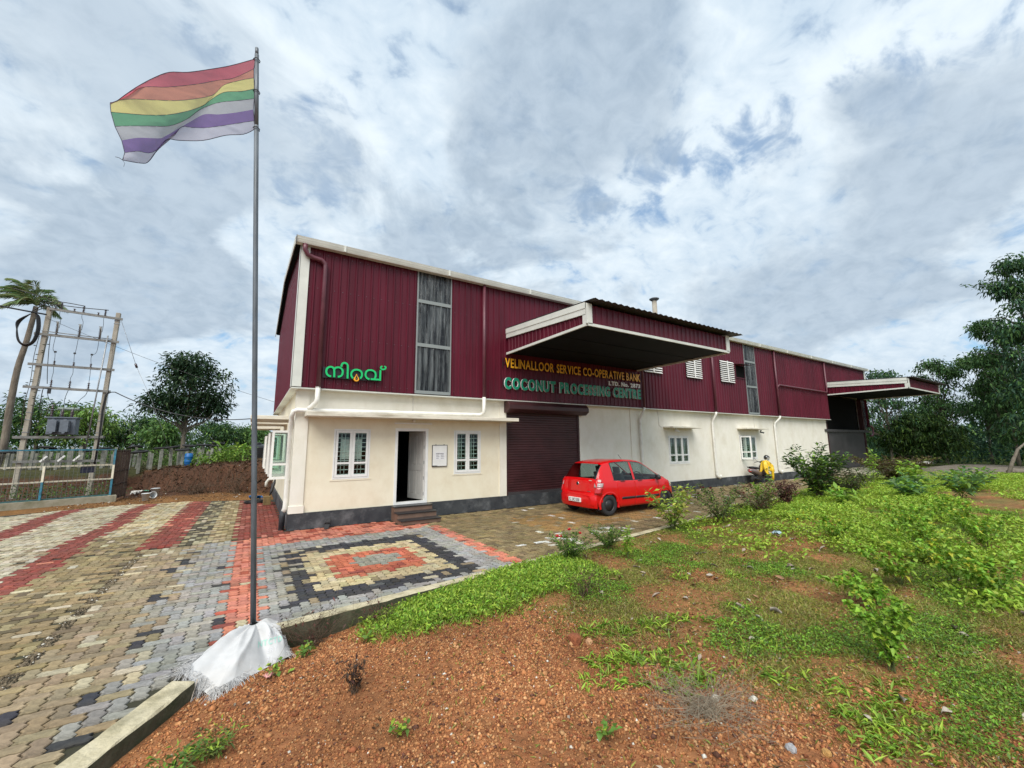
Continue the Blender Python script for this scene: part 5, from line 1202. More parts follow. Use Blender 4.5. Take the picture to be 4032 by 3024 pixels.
# mirrors, aerial, interior, underside
for side in (-1, 1):
    q = MB(); c = carp(2.50, 7.6, side); c.y += side*0.12; c.z += 0.02
    q.grid([[Vector((c.x+0.055*math.cos(b_)*(1 if True else 1), c.y+side*0.10*math.sin(b_)*math.sin(a_)*1.0+0.0, c.z+0.075*math.cos(a_)))+Vector((0.0, side*0.085*math.cos(a_)*0, 0)) for b_ in np.linspace(0, 2*math.pi, 13)] for a_ in np.linspace(0.05, math.pi-0.05, 8)]); q.bar(c-Vector((0, side*0.14, 0.02)), c, 0.03)
    at_root(fix_normals(q.build('wing_mirror', M['black'], car)), car)
q = MB(); a = carp(1.95, 14.9, 1); q.tube([a, a+Vector((-0.16, 0.0, 0.17))], 0.006, 6); at_root(q.build('aerial', M['black'], car), car)
q = MB(); q.box(CARX+0.3, CARX+3.2, CARY-0.55, CARY+0.55, 0.2, 0.30); q.box(CARX+0.92, CARX+2.55, CARY-0.70, CARY+0.70, 0.3, 0.34); at_root(q.build('underbody', M['black'], car), car)
M['seat'] = mat('dark_upholstery', (0.035, 0.035, 0.04), 0.85)
for sx, sy in ((1.45, -0.36), (1.45, 0.36)):
    q = MB(); q.obox((CARX+sx+0.22, CARY+sy, 0.52), (0.25, 0, 0.03), (0, 0.22, 0), (0, 0, 0.08)); q.obox((CARX+sx-0.07, CARY+sy, 0.83), (0.06, 0, 0), (0, 0.22, 0), (-0.10, 0, 0.28)); q.obox((CARX+sx-0.17, CARY+sy, 1.20), (0.04, 0, 0), (0, 0.12, 0), (-0.02, 0, 0.09)); o = at_root(q.build('seat', M['seat'], car), car); bevel(o, 0.03, 2)
q = MB(); q.obox((CARX+0.68, CARY, 0.75), (0.06, 0, 0), (0, 0.60, 0), (-0.08, 0, 0.22)); q.obox((CARX+0.95, CARY, 0.5), (0.25, 0, 0.03), (0, 0.6, 0), (0, 0, 0.08)); at_root(bevel(q.build('rear_seat', M['seat'], car), 0.03), car)
q = MB(); q.obox((CARX+2.55, CARY, 0.84), (0.25, 0, 0), (0, 0.66, 0), (0, 0, 0.09)); at_root(bevel(q.build('dashboard', M['seat'], car), 0.03), car)
q = MB(); sw = Vector((CARX+2.22, CARY-0.36, 0.95)); q.tube([sw+Vector((-0.07*math.sin(a), 0.18*math.cos(a), 0.16*math.sin(a))) for a in np.linspace(0, 2*math.pi, 21)], 0.014, 6); q.bar(sw, sw+Vector((0.25, 0, -0.1)), 0.04); q.bar(sw-Vector((0, 0.17, 0)), sw+Vector((0, 0.17, 0)), 0.03); at_root(q.build('steering_wheel', M['black'], car), car)
q = MB(); q.box(CARX+0.2, CARX+0.22, CARY-0.72, CARY-0.66, 0.16, 0.33); q.box(CARX+0.2, CARX+0.22, CARY+0.66, CARY+0.72, 0.16, 0.33); at_root(q.build('mud_flap', M['rubber'], car), car)
# ================================================================== scooter, helmet, raincoat
SX, SY = 20.30, -0.42           # middle of the wheelbase; nose towards +X
sc = empty('parked_scooter', (SX, SY, 0), 'grey-brown motor scooter standing against the white wall below the far window', 'scooter')
def S(x, y, z): return Vector((SX+x, SY+y, z))
M['scoot'] = mat('scooter_paint', (0.16, 0.12, 0.12), 0.3, coat=0.6, metal=0.2)
M['chrome2'] = M['chrome']
for wx in (-0.63, 0.66):
    w = empty('wheel', (SX+wx, SY, 0.215)); w.parent = sc; w.matrix_parent_inverse = Matrix.Translation(-sc.location)
    q = MB(); q.lathe([(0.13, -0.035), (0.19, -0.045), (0.215, -0.02), (0.215, 0.02), (0.19, 0.045), (0.13, 0.035)], (0, 0, 0), 24, axis='Y', cap=False); q.build('tyre', M['rubber'], w)
    q = MB(); q.lathe([(0.0, -0.05), (0.04, -0.05), (0.05, -0.02), (0.13, -0.03), (0.13, 0.03), (0.05, 0.02), (0.04, 0.05), (0.0, 0.05)], (0, 0, 0), 18, axis='Y'); q.build('rim', M['black'], w)
def loft(secs, m_, name, n=14):
    """secs: (x, z, half width, half height) ellipses along x"""
    q = MB(); q.grid([[S(x, w*math.cos(a), z+h*math.sin(a)) for a in [2*math.pi*k/n for k in range(n)]] for x, z, w, h in secs], closed=True)
    return at_root(fix_normals(q.build(name, m_, sc)), sc)
loft([(-0.98, 0.66, 0.03, 0.03), (-0.93, 0.66, 0.12, 0.09), (-0.75, 0.63, 0.17, 0.13), (-0.5, 0.58, 0.19, 0.15), (-0.25, 0.50, 0.18, 0.14), (-0.1, 0.42, 0.13, 0.10), (-0.04, 0.38, 0.02, 0.03)], M['scoot'], 'rear_body')
loft([(-0.92, 0.80, 0.05, 0.02), (-0.86, 0.80, 0.12, 0.045), (-0.6, 0.79, 0.15, 0.05), (-0.3, 0.75, 0.14, 0.05), (-0.1, 0.72, 0.08, 0.03)], M['seat'], 'seat')
loft([(-0.15, 0.30, 0.12, 0.05), (0.1, 0.29, 0.17, 0.035), (0.3, 0.30, 0.17, 0.04), (0.42, 0.36, 0.12, 0.05)], M['black'], 'footboard')
q = MB()
for k in range(2): pass
q.grid([[S(0.36+0.16*(1-z)+0.02-0.10*abs(u)**2-k*0.03, u*wd, z) for u in np.linspace(-1, 1, 11)] for z, wd in ((0.30, 0.13), (0.45, 0.20), (0.62, 0.23), (0.80, 0.20), (0.92, 0.11))])
o = at_root(fix_normals(q.build('front_apron', M['scoot'], sc)), sc); so = o.modifiers.new('d', 'SOLIDIFY'); so.thickness = 0.05
q = MB(); q.tube([S(0.38, 0, 0.92), S(0.50, 0, 0.6), S(0.62, 0, 0.36), S(0.66, 0, 0.22)], 0.035, 8); at_root(q.build('fork', M['black'], sc), sc)
q = MB(); q.grid([[S(0.66+0.25*math.cos(a), u*0.07*(1-0.3*u*u), 0.215+0.25*math.sin(a)) for u in np.linspace(-1, 1, 5)] for a in np.linspace(R(10), R(165), 14)]); o = at_root(fix_normals(q.build('front_mudguard', M['scoot'], sc)), sc); so = o.modifiers.new('d', 'SOLIDIFY'); so.thickness = 0.012
loft([(0.24, 0.98, 0.05, 0.03), (0.30, 1.0, 0.15, 0.07), (0.38, 1.01, 0.16, 0.09), (0.46, 1.0, 0.11, 0.075), (0.50, 0.99, 0.04, 0.03)], M['black'], 'headset')
q = MB(); q.tube([S(0.20, -0.34, 1.0), S(0.28, -0.22, 1.03), S(0.33, 0, 1.03), S(0.28, 0.22, 1.03), S(0.20, 0.34, 1.0)], 0.018, 8); at_root(q.build('handlebar', M['black'], sc), sc)
for y in (-1, 1):
    mr = MB(); mr.tube([S(0.27, y*0.2, 1.03), S(0.22, y*0.3, 1.14), S(0.20, y*0.33, 1.17)], 0.008, 6)
    at_root(mr.build('mirror_stalk', M['black'], sc), sc)
    mr = MB(); mr.grid([[S(0.20+(0.012 if r_ < 0.01 else 0), y*0.34+r_*1.25*math.cos(a), 1.20+r_*math.sin(a)) for a in np.linspace(0, 2*math.pi, 15)] for r_ in (0.0, 0.04, 0.055)]); o = at_root(mr.build('mirror', M['chrome'] if y < 0 else M['chrome'], sc), sc)
q = MB(); q.tube([S(-0.3, -0.14, 0.22), S(-0.6, -0.17, 0.25), S(-0.95, -0.17, 0.33)], [0.03, 0.05, 0.055], 10); at_root(q.build('exhaust', M['black'], sc), sc)
q = MB(); q.box(SX-0.55, SX-0.1, SY-0.12, SY+0.12, 0.2, 0.40); at_root(bevel(q.build('engine', M['black'], sc), 0.03), sc)
q = MB(); q.grid([[S(-0.985+0.05*abs(u), u*0.09, z) for u in np.linspace(-1, 1, 7)] for z in (0.60, 0.66, 0.71)]); at_root(fix_normals(q.build('tail_lamp', M['lamp_red'], sc)), sc)
q = MB(); q.tube([S(-0.88, -0.1, 0.78), S(-0.98, -0.09, 0.83), S(-0.99, 0.09, 0.83), S(-0.88, 0.1, 0.78)], 0.012, 6); at_root(q.build('grab_rail', M['black'], sc), sc)
# helmet hung on the far mirror
he = empty('helmet', (SX+0.40, SY-0.16, 1.12), 'shiny black helmet perched on top of the scooter handlebar', 'helmet')
q = MB(); q.grid([[Vector((0.14*math.sin(t)*math.cos(a), 0.125*math.sin(t)*math.sin(a), 0.14*math.cos(t))) for a in np.linspace(0, 2*math.pi, 21)] for t in np.linspace(0.02, R(128), 14)]); o = fix_normals(q.build('shell', mat('helmet_gloss', (0.012, 0.012, 0.014), 0.12, coat=1), he)); o.location.z = 0.11
q = MB(); q.grid([[Vector((0.148*math.sin(t)*math.cos(a), 0.132*math.sin(t)*math.sin(a), 0.148*math.cos(t))) for a in np.linspace(R(-60), R(60), 13)] for t in np.linspace(R(65), R(115), 7)]); o = q.build('visor', mat('visor', (0.05, 0.05, 0.055), 0.08, coat=1), he); o.location.z = 0.11
q = MB(); q.tube([(0.05, 0.1, 0.03), (0.03, 0.05, -0.03), (0.02, -0.05, -0.03), (0.05, -0.1, 0.03)], 0.009, 5); q.build('chin_strap', M['rubber'], he)
# yellow raincoat over the front of the scooter
M['raincoat'] = mat('yellow_raincoat', (0.78, 0.50, 0.02), 0.4, var=0.15, scale=12, bump=0.3, bscale=18)
rc = empty('yellow_raincoat', (SX+0.42, SY-0.1, 0.5), 'bright yellow raincoat draped over the front of the scooter', 'raincoat')
q = MB()
def coat(u, v): # u across the handlebar, v down towards the rider's side
    y = -0.36+0.36*u; x = 0.14+0.05*math.sin(u*9+v*2)*(0.3+v)-0.10*math.sin(math.pi*v*0.7); z = 1.10-0.10*(2*u-1)**2-(0.50+0.10*math.sin(u*6+1))*v
    return S(x, y, z+0.02*mnoise.noise(Vector((u*5, v*5, 1))))
q.grid([[coat(u, v) for u in np.linspace(0, 1, 18)] for v in np.linspace(0, 1, 18)]); o = at_root(fix_normals(q.build('coat_body', M['raincoat'], rc)), rc); so = o.modifiers.new('d', 'SOLIDIFY'); so.thickness = 0.012
q = MB(); q.grid([[S(0.12+0.42*u, -0.36+0.34*v, 1.08-0.10*(2*v-1)**2+0.06*math.sin(math.pi*u)-0.16*u*u) for u in np.linspace(0, 1, 10)] for v in np.linspace(0, 1, 10)]); o = at_root(fix_normals(q.build('coat_shoulder', M['raincoat'], rc)), rc); so = o.modifiers.new('d', 'SOLIDIFY'); so.thickness = 0.012
q = MB(); q.grid([[S(0.10+0.44*u, -0.36-0.02*math.sin(u*8)-0.04*v, 1.02-0.16*u*u-(0.45-0.15*u)*v) for u in np.linspace(0, 1, 12)] for v in np.linspace(0, 1, 10)]); o = at_root(fix_normals(q.build('coat_side', M['raincoat'], rc)), rc); so = o.modifiers.new('d', 'SOLIDIFY'); so.thickness = 0.012
q = MB(); q.tube([S(0.30, -0.40, 0.80), S(0.34, -0.41, 0.6), S(0.34, -0.41, 0.4), S(0.33, -0.40, 0.17)], [0.08, 0.065, 0.055, 0.05], 10); at_root(q.build('sleeve', M['raincoat'], rc), rc)
# ================================================================== transformer yard on the left
Y0 = 13.2
hp_ = empty('pole_structure', (-7.6, Y0, 0), 'two leaning-looking concrete poles joined by grey cross-arms with insulators and wires, behind the blue fence', 'utility poles')
def root_build(mb, name, m_, root): return at_root(mb.build(name, M[m_] if isinstance(m_, str) else m_, root), root)
PLx = lambda z: -8.70+(z/7.8)*0.17; PRx = lambda z: -6.56+(z/7.9)*0.16
mb = MB()
for fx, zt in ((PLx, 7.85), (PRx, 7.98)):
    q = MB(); zs = (0.0, zt); q.obox((fx(zt/2), Y0, zt/2), (0.0, 0.075, 0), (-0.078, 0, 0), ((fx(zt)-fx(0))/2, 0, zt/2)); bevel(root_build(q, 'pole', 'cement_pole', hp_), 0.02)
M['arm'] = mat('grey_steel_arm', (0.20, 0.20, 0.19), 0.6, metal=0.2, var=0.3, scale=6)
arms = [((-8.52, 7.79), (-6.22, 7.68)), ((-8.83, 6.67), (-6.24, 6.63)), ((-8.86, 5.39), (-6.26, 5.36)), ((-8.89, 4.45), (-6.29, 4.40)), ((-8.94, 2.41), (-6.32, 2.43)), ((-8.85, 1.45), (-6.31, 1.43))]
for k, (a, b) in enumerate(arms):
    q = MB()
    for yy in (Y0-0.115, Y0+0.115) if k in (4,) else (Y0-0.115,): q.bar((a[0], yy, a[1]), (b[0], yy, b[1]), 0.05, 0.10)
    root_build(q, 'cross_arm', 'arm', hp_)
q = MB(); q.tube([(-8.62, Y0-0.15, 6.80), (-6.45, Y0-0.15, 6.72)], 0.018, 6); root_build(q, 'switch_rod', 'arm', hp_)
M['porc'] = mat('brown_porcelain', (0.045, 0.028, 0.035), 0.3, coat=0.4)
def insulator(x, z0, z1, n, r=0.055, name='insulator'):
    prof = [(0.02, 0)]; h = (z1-z0)
    for i in range(n): zz = h*(0.15+0.7*i/max(1, n-1)); prof += [(0.022, zz-0.012), (r, zz), (0.022, zz+0.014)]
    prof += [(0.02, h)]; q = MB(); q.lathe(prof, (x, Y0-0.115, z0), 10); return root_build(q, name, 'porc', hp_)
for x, z0, z1 in ((-8.16, 7.80, 8.10), (-7.49, 7.77, 8.06), (-6.80, 7.74, 8.03)): insulator(x, z0, z1, 4)
for x, z0, z1 in ((-8.34, 7.81, 7.91), (-7.77, 7.79, 7.91), (-7.02, 7.75, 7.87)): insulator(x, z0, z1, 2)
for x, z0, z1 in ((-8.20, 6.66, 7.22), (-7.52, 6.65, 7.20), (-6.88, 6.64, 7.20)):
    insulator(x, z0, z1-0.12, 7, 0.06, 'fuse_insulator')
    q = MB(); q.tube([(x, Y0-0.115, z1-0.14), (x-0.01, Y0-0.115, z1+0.05)], 0.035, 8); q.box(x-0.06, x+0.05, Y0-0.13, Y0-0.10, z1+0.03, z1+0.05); q.tube([(x+0.04, Y0-0.18, 6.75), (x+0.05, Y0-0.2, 7.0), (x+0.03, Y0-0.15, z1)], 0.015, 6); root_build(q, 'fuse_holder', 'arm', hp_)
for x, z in ((-8.12, 5.44), (-7.545, 5.43), (-7.02, 5.42)): insulator(x, z-0.02, z+0.15, 3, 0.05)
for x, z in ((-8.115, 4.48), (-7.57, 4.47), (-7.00, 4.45)): insulator(x, z-0.02, z+0.30, 4, 0.055)
def wire(pts, r=0.008, name='wire', m_='black', n=5): q = MB(); q.tube([(p[0], Y0-0.13 if len(p) == 2 else p[1], p[-1]) for p in [tuple(c) for c in catmull(pts, 4)]], r, n); return root_build(q, name, m_, hp_)
tops = (-8.16, -7.49, -6.80); fus = (-8.20, -7.52, -6.88); mids = (-8.12, -7.545, -7.02); lows = (-8.115, -7.57, -7.0); bus = (-7.96, -7.63, -7.34)
for i in range(3):
    wire([(tops[i], 8.06), (tops[i]-0.03, 7.6), (fus[i]+0.07, 7.35), (fus[i]+0.06, 7.0)])
    wire([(fus[i], 6.65), (fus[i]-0.02, 6.1), (mids[i]-0.02, 5.9), (mids[i], 5.56)])
    wire([(mids[i], 5.38), (mids[i]+0.02, 5.1), (lows[i], 4.9), (lows[i], 4.77)])
    wire([(lows[i], 4.44), (lows[i]-0.05, 4.2), ((lows[i]+bus[i])/2-0.05, 3.95), (bus[i], 3.75 if i == 0 else 3.58)], 0.010)
    q = MB(); q.box(mids[i]-0.05, mids[i]+0.02, Y0-0.15, Y0-0.11, 5.93, 6.0); root_build(q, 'clamp', 'black', hp_)
wire([(-8.35, 6.62), (-8.33, 6.0), (-8.28, 5.2), (-8.22, 4.6)], 0.012)
q = MB(); q.box(-8.17, -8.08, Y0-0.20, Y0-0.12, 4.20, 4.42); root_build(q, 'arrester', 'black', hp_)
q = MB(); q.tube([(-8.16, Y0-0.14, 4.42), (-8.30, Y0-0.14, 4.40), (-8.32, Y0-0.14, 4.33), (-8.33, Y0-0.14, 3.55), (-8.25, Y0-0.14, 3.50), (-8.05, Y0-0.14, 3.52)], 0.014, 6); root_build(q, 'earth_strap', 'black', hp_)
q = MB(); q.tube([(-6.60, Y0-0.2, 6.86), (-6.70, Y0-0.2, 4.2), (-6.80, Y0-0.2, 1.75)], 0.026, 8); root_build(q, 'operating_rod', 'steel', hp_)
q = MB(); q.tube([(-6.40, Y0-0.15, 6.5), (-6.35, Y0-0.15, 4.4), (-6.33, Y0-0.15, 4.0), (-6.37, Y0-0.15, 2.6)], 0.007, 5); root_build(q, 'wire', 'black', hp_)
q = MB(); q.tube([(-6.34, Y0-0.12, 4.40), (-6.42, Y0-0.12, 4.25), (-6.46, Y0-0.12, 3.6), (-6.44, Y0-0.12, 2.5), (-6.47, Y0-0.12, 1.2)], 0.035, 8); root_build(q, 'down_cable', 'black', hp_)
for z in (2.6, 3.1, 3.4): 
    for fx in (PLx, PRx): q = MB(); x = fx(z); q.box(x-0.087, x+0.087, Y0-0.085, Y0+0.085, z, z+0.03); root_build(q, 'pole_band', 'steel', hp_)
for z in (7.45, 7.58): q = MB(); x = PRx(z); q.box(x-0.087, x+0.087, Y0-0.085, Y0+0.085, z, z+0.03); root_build(q, 'pole_band', 'steel', hp_)
# barbed creeper up the left pole: wires with short spikes of leaf
q = MB(); rr = random.Random(9)
for dx in (-0.14, 0.12): q.tube([(PLx(z)+dx+0.02*math.sin(z*3), Y0-0.09, z) for z in np.linspace(2.4, 6.6, 16)], 0.010, 4)
root_build(q, 'climbing_stem', mat('creeper_stem', (0.06, 0.05, 0.035), 0.9), hp_)
for sgn in (0,):
    q = MB()
    for k in range(40): z = rr.uniform(2.5, 6.4); x = PLx(z)+rr.choice((-0.14, 0.12)); d = rr.choice((-1, 1)); q.quad((x, Y0-0.1, z), (x+d*0.05, Y0-0.12, z+0.02), (x+d*0.12, Y0-0.1, z+0.01), (x+d*0.05, Y0-0.08, z-0.015))
    o = root_build(q, 'creeper_leaf', mat('creeper_leaf', (0.05, 0.09, 0.04), 0.7), hp_); o['kind'] = 'stuff'
# transformer on the cross-arm
tf = empty('transformer', (-7.63, Y0, 2.5), 'grey oil-filled transformer with ribbed radiators sitting on the lowest cross-arm between the two poles', 'transformer')
M['tgrey'] = mat('transformer_grey', (0.13, 0.155, 0.19), 0.5, var=0.2, scale=5)
q = MB(); q.box(-8.02, -7.19, Y0-0.25, Y0+0.25, 2.52, 3.20); bevel(root_build(q, 'tank', 'tgrey', tf), 0.02)
q = MB(); q.box(-8.11, -7.14, Y0-0.30, Y0+0.30, 3.20, 3.245); root_build(q, 'lid', 'tgrey', tf)
for x0, x1 in ((-7.93, -7.68), (-7.58, -7.33)):
    ra = empty('radiator', (x0, Y0-0.4, 2.6)); ra.parent = tf; ra.matrix_parent_inverse = Matrix.Translation(-tf.location)
    q = MB()
    for k in range(5): y = Y0-0.30-k*0.045; q.box(x0, x1, y-0.012, y+0.012, 2.62, 3.10)
    o = bevel(q.build('fin', M['tgrey'], ra), 0.008); o.matrix_parent_inverse = Matrix.Translation(-Vector(ra.location))
    q = MB(); c = (x0+x1)/2; q.tube([(c, Y0-0.2, 3.10), (c, Y0-0.49, 3.10)], 0.05, 8); q.tube([(c, Y0-0.2, 2.60), (c, Y0-0.49, 2.60)], 0.045, 8); o = q.build('header_pipe', M['tgrey'], ra); o.matrix_parent_inverse = Matrix.Translation(-Vector(ra.location))
q = MB(); q.lathe([(0.0, -7.84), (0.055, -7.84), (0.06, -7.83), (0.06, -7.21), (0.055, -7.20), (0.0, -7.20)], (0, Y0, 3.60), 14, axis='X'); q.tube([(-7.73, Y0, 3.55), (-7.75, Y0, 3.24)], 0.018, 6); q.tube([(-7.42, Y0, 3.55), (-7.43, Y0, 3.24)], 0.018, 6); q.tube([(-7.5, Y0, 3.65), (-7.5, Y0, 3.71)], 0.015, 6); root_build(q, 'conservator', mat('conservator', (0.22, 0.27, 0.25), 0.5), tf)
for x, zt in ((-7.94, 3.74), (-7.635, 3.56), (-7.35, 3.56)):
    q = MB(); prof = [(0.05, 3.245), (0.05, 3.28)]; n = 4
    for i in range(n): zz = 3.31+(zt-3.38)*i/n; prof += [(0.035, zz), (0.065, zz+0.02), (0.035, zz+0.045)]
    prof += [(0.03, zt-0.05), (0.03, zt), (0.0, zt)]; q.lathe(prof, (x, Y0-0.18, 0), 10); root_build(q, 'bushing', 'porc', tf)
q = MB(); q.tube([(-8.09, Y0-0.2, 3.26), (-8.04, Y0-0.2, 3.73), (-7.80, Y0-0.2, 3.74), (-7.80, Y0-0.2, 3.70)], 0.010, 5); root_build(q, 'arcing_horn', 'arm', tf)
# coil of spare cable on the left pole, incoming cable
cc = MB()
for k in range(4):
    pts = [(-9.03+0.02*k, 7.45), (-9.25-0.02*k, 7.1), (-9.31+0.012*k, 6.72), (-9.22+0.02*k, 6.28), (-8.98, 6.10+0.02*k), (-8.76-0.015*k, 6.33), (-8.68-0.02*k, 6.85), (-8.74-0.02*k, 7.35), (-8.85, 7.5)]
    cc.tube([(p[0], Y0-0.14-0.03*k, p[1]) for p in catmull(pts, 4)], 0.022, 6)
tag(cc.build('cable_coil', M['black']), 'loops of thick black cable hanging from the top of the left concrete pole', 'cable coil')
c2 = MB(); c2.tube([Vector((-8.55-8*t, Y0-0.16-3.0*t, 7.50+0.9*t*t+0.15*t)) for t in np.linspace(0, 1, 16)], 0.028, 6); c2.tube([Vector((-8.55-8*t, Y0-0.14-3.1*t, 7.53+1.25*t*t+0.1*t)) for t in np.linspace(0, 1, 16)], 0.012, 5)
tag(c2.build('overhead_cable', M['black']), 'thick black cable running off the frame from the top of the left concrete pole', 'cable')
c2 = MB(); 
for pts in ([(-9.0, 7.55), (-8.6, 8.0), (-8.16, 8.12), (-7.45, 8.07)], [(-9.0, 7.5), (-8.6, 7.83), (-8.3, 7.97), (-7.6, 7.98), (-6.7, 8.02)], [(-9.6, 8.45), (-8.9, 8.28), (-8.16, 8.12)]): c2.tube([(p[0], Y0-0.15, p[1]) for p in catmull(pts, 5)], 0.017, 6)
root_build(c2, 'jumper_cable', 'black', hp_)
# service cable to the warehouse and thin stay wires
def sag(a, b, s, n=24): a, b = Vector(a), Vector(b); return [a.lerp(b, t)+Vector((0, 0, -s*4*t*(1-t))) for t in np.linspace(0, 1, n)]
c2 = MB(); c2.tube([(-6.36, Y0-0.12, 4.3), (-6.25, Y0-0.2, 4.37)]+sag((-6.1, Y0-0.3, 4.37), (-0.30, 9.0, 3.25), 0.55), 0.02, 6); tag(c2.build('service_cable', M['black']), 'sagging black service cable from the right concrete pole to the warehouse gable', 'cable')
c2 = MB(); c2.tube(sag((-8.5, Y0-0.1, 7.35), (-0.2, 9.3, 3.9), 0.15), 0.007, 5); tag(c2.build('telephone_wire', M['black']), 'thin straight wire from the left concrete pole down to the warehouse gable', 'wire')
sw_ = empty('stay_wire', (-4.4, Y0+0.2, 0.9), 'slanting stay wire with a dark insulator block, right of the concrete poles', 'stay wire')
c2 = MB(); c2.tube([(-6.27, Y0, 7.62), (-5.62, Y0+0.05, 5.72)], 0.008, 5); c2.tube([(-5.57, Y0+0.05, 5.58), (-4.9, Y0+0.1, 4.07), (-3.8, Y0+0.3, 1.0)], 0.008, 5); root_build(c2, 'steel_wire', 'steel', sw_)
c2 = MB(); c2.tube([(-5.63, Y0+0.05, 5.74), (-5.56, Y0+0.05, 5.56)], 0.045, 8); root_build(c2, 'stay_insulator', 'porc', sw_)

# ---------------------------------------------------------------- blue mesh fence round the yard
M['fblue'] = mat('blue_fence_paint', (0.035, 0.20, 0.30), 0.55, var=0.35, scale=7, dirt=(0.16, 0.13, 0.10, 0.6), dscale=4)
M['fcream'] = mat('cream_fence_paint', (0.72, 0.68, 0.55), 0.55, var=0.15, scale=7)
M['fgreen'] = mat('bluish_green_fence_paint', (0.06, 0.16, 0.17), 0.6, var=0.35, scale=7)
M['wiremesh'] = mat('fence_wire', (0.10, 0.11, 0.11), 0.6)
fn = empty('yard_fence', (-7.5, 8.78, 0), 'blue angle-iron fence of wire mesh with two cream rails on a low mossy kerb wall', 'fence')
fa = Vector((-5.15, 9.75, 0)); fd = (Vector((-7.5, 8.78, 0))-fa).normalized(); FLEN = 6.4
def fpnt(t, z, o=0.0): return fa+fd*t+Vector((-fd.y, fd.x, 0))*(-o)+Vector((0, 0, z))
q = MB(); q.bar(fpnt(-0.05, 0.10), fpnt(FLEN, 0.10), 0.16, 0.26); o = root_build(q, 'kerb_wall', 'concrete', fn)
q = MB(); q.bar(fpnt(0.0, 0.255, 0.07), fpnt(FLEN, 0.255, 0.07), 0.05, 0.045); root_build(q, 'bottom_rail', 'fgreen', fn)
q = MB(); q.bar(fpnt(0.0, 1.90), fpnt(FLEN, 1.90), 0.045, 0.045); root_build(q, 'top_rail', 'fblue', fn)
for z in (1.345, 0.835): q = MB(); q.bar(fpnt(0.0, z, 0.045), fpnt(FLEN, z, 0.045), 0.03, 0.055); root_build(q, 'cream_rail', 'fcream', fn)
for t in (0.03, 1.75, 3.5, 5.2):
    q = MB(); q.bar(fpnt(t, 0.24), fpnt(t, 0.835), 0.055, 0.055); root_build(q, 'post', 'fblue', fn)
    q = MB(); q.bar(fpnt(t, 0.835, 0.003), fpnt(t, 1.345, 0.003), 0.057, 0.057); root_build(q, 'painted_post', 'fcream', fn)
    if t < 0.1 or t > 3: q = MB(); q.bar(fpnt(t, 1.345), fpnt(t, 1.92), 0.055, 0.055); root_build(q, 'post', 'fblue', fn)
q = MB()
for k in range(int(FLEN/0.11)): t = 0.06+0.11*k; q.bar(fpnt(t, 0.27), fpnt(t, 1.89), 0.008, 0.008)
for k in range(14): z = 0.35+0.115*k; q.bar(fpnt(0.03, z), fpnt(FLEN, z), 0.005, 0.005)
o = root_build(q, 'wire_mesh', 'wiremesh', fn); o['kind'] = 'stuff'
# rusty end panel running back
M['rustmesh'] = mat('rusty_panel', (0.07, 0.045, 0.035), 0.9, var=0.4, scale=9)
rp = empty('rusty_fence_panel', (-5.2, 10.8, 0), 'rusty brown mesh side panel closing the right end of the blue fence', 'fence')
q = MB()
for k in range(34): y = 9.80+0.056*k; q.bar((-5.14-0.02*math.sin(k), y, 0.05), (-5.14-0.02*math.sin(k), y, 1.88), 0.022, 0.022)
o = root_build(q, 'upright_bar', 'rustmesh', rp); o['kind'] = 'stuff'
q = MB()
for z in (0.1, 0.6, 1.1, 1.86): q.bar((-5.14, 9.78, z), (-5.14, 11.68, z), 0.03, 0.04)
root_build(q, 'cross_bar', 'rustmesh', rp)
q = MB(); q.bar((-5.14, 11.68, 0), (-5.14, 11.68, 1.9), 0.06, 0.06); root_build(q, 'end_post', 'rustmesh', rp)
# dark notice plate on the fence
sgn = empty('fence_notice', tuple(fpnt(0.69, 1.22, 0.09)), 'small dark blue notice plate with white lettering hung on the blue fence', 'sign')
M['navy'] = mat('navy_plate', (0.015, 0.02, 0.055), 0.5)
q = MB(); q.obox(fpnt(0.70, 1.225, 0.08), fd*0.175, Vector((-fd.y, fd.x, 0))*0.006, Vector((0, 0, 0.145))); at_root(q.build('plate', M['navy'], sgn), sgn)
q = MB(); rr = random.Random(11)
for k, (hw, z, h) in enumerate(((0.06, 1.345, 0.008), (0.11, 1.318, 0.010), (0.12, 1.290, 0.012), (0.13, 1.258, 0.014), (0.14, 1.222, 0.014), (0.15, 1.175, 0.026), (0.08, 1.135, 0.01), (0.13, 1.105, 0.006))):
    x = -hw
    while x < hw:
        w = rr.uniform(0.010, 0.028); w = min(w, hw-x+0.004); q.obox(fpnt(0.70-x-w/2, z, 0.0885), fd*w/2, Vector((-fd.y, fd.x, 0))*0.002, Vector((0, 0, h/2))); x += w+0.007
at_root(q.build('lettering', M['white_let'], sgn), sgn)
q = MB(); q.obox(fpnt(-0.03, 0.06, 0.02), fd*0.12, Vector((-fd.y, fd.x, 0))*0.09, Vector((0, 0, 0.18))); tag(bevel(q.build('mossy_block', M['concrete']), 0.02), 'squarish mossy stone block at the right foot of the blue fence', 'block')
# pale switch handles on the pole structure, seen through the mesh
for x, z in ((-7.95, 1.55), (-7.45, 1.56), (-7.0, 1.57)):
    q = MB(); q.bar((x-0.09, Y0-0.25, z-0.12), (x+0.09, Y0-0.25, z+0.10), 0.07, 0.06); at_root(q.build('cable_box', M['white'], hp_), hp_)
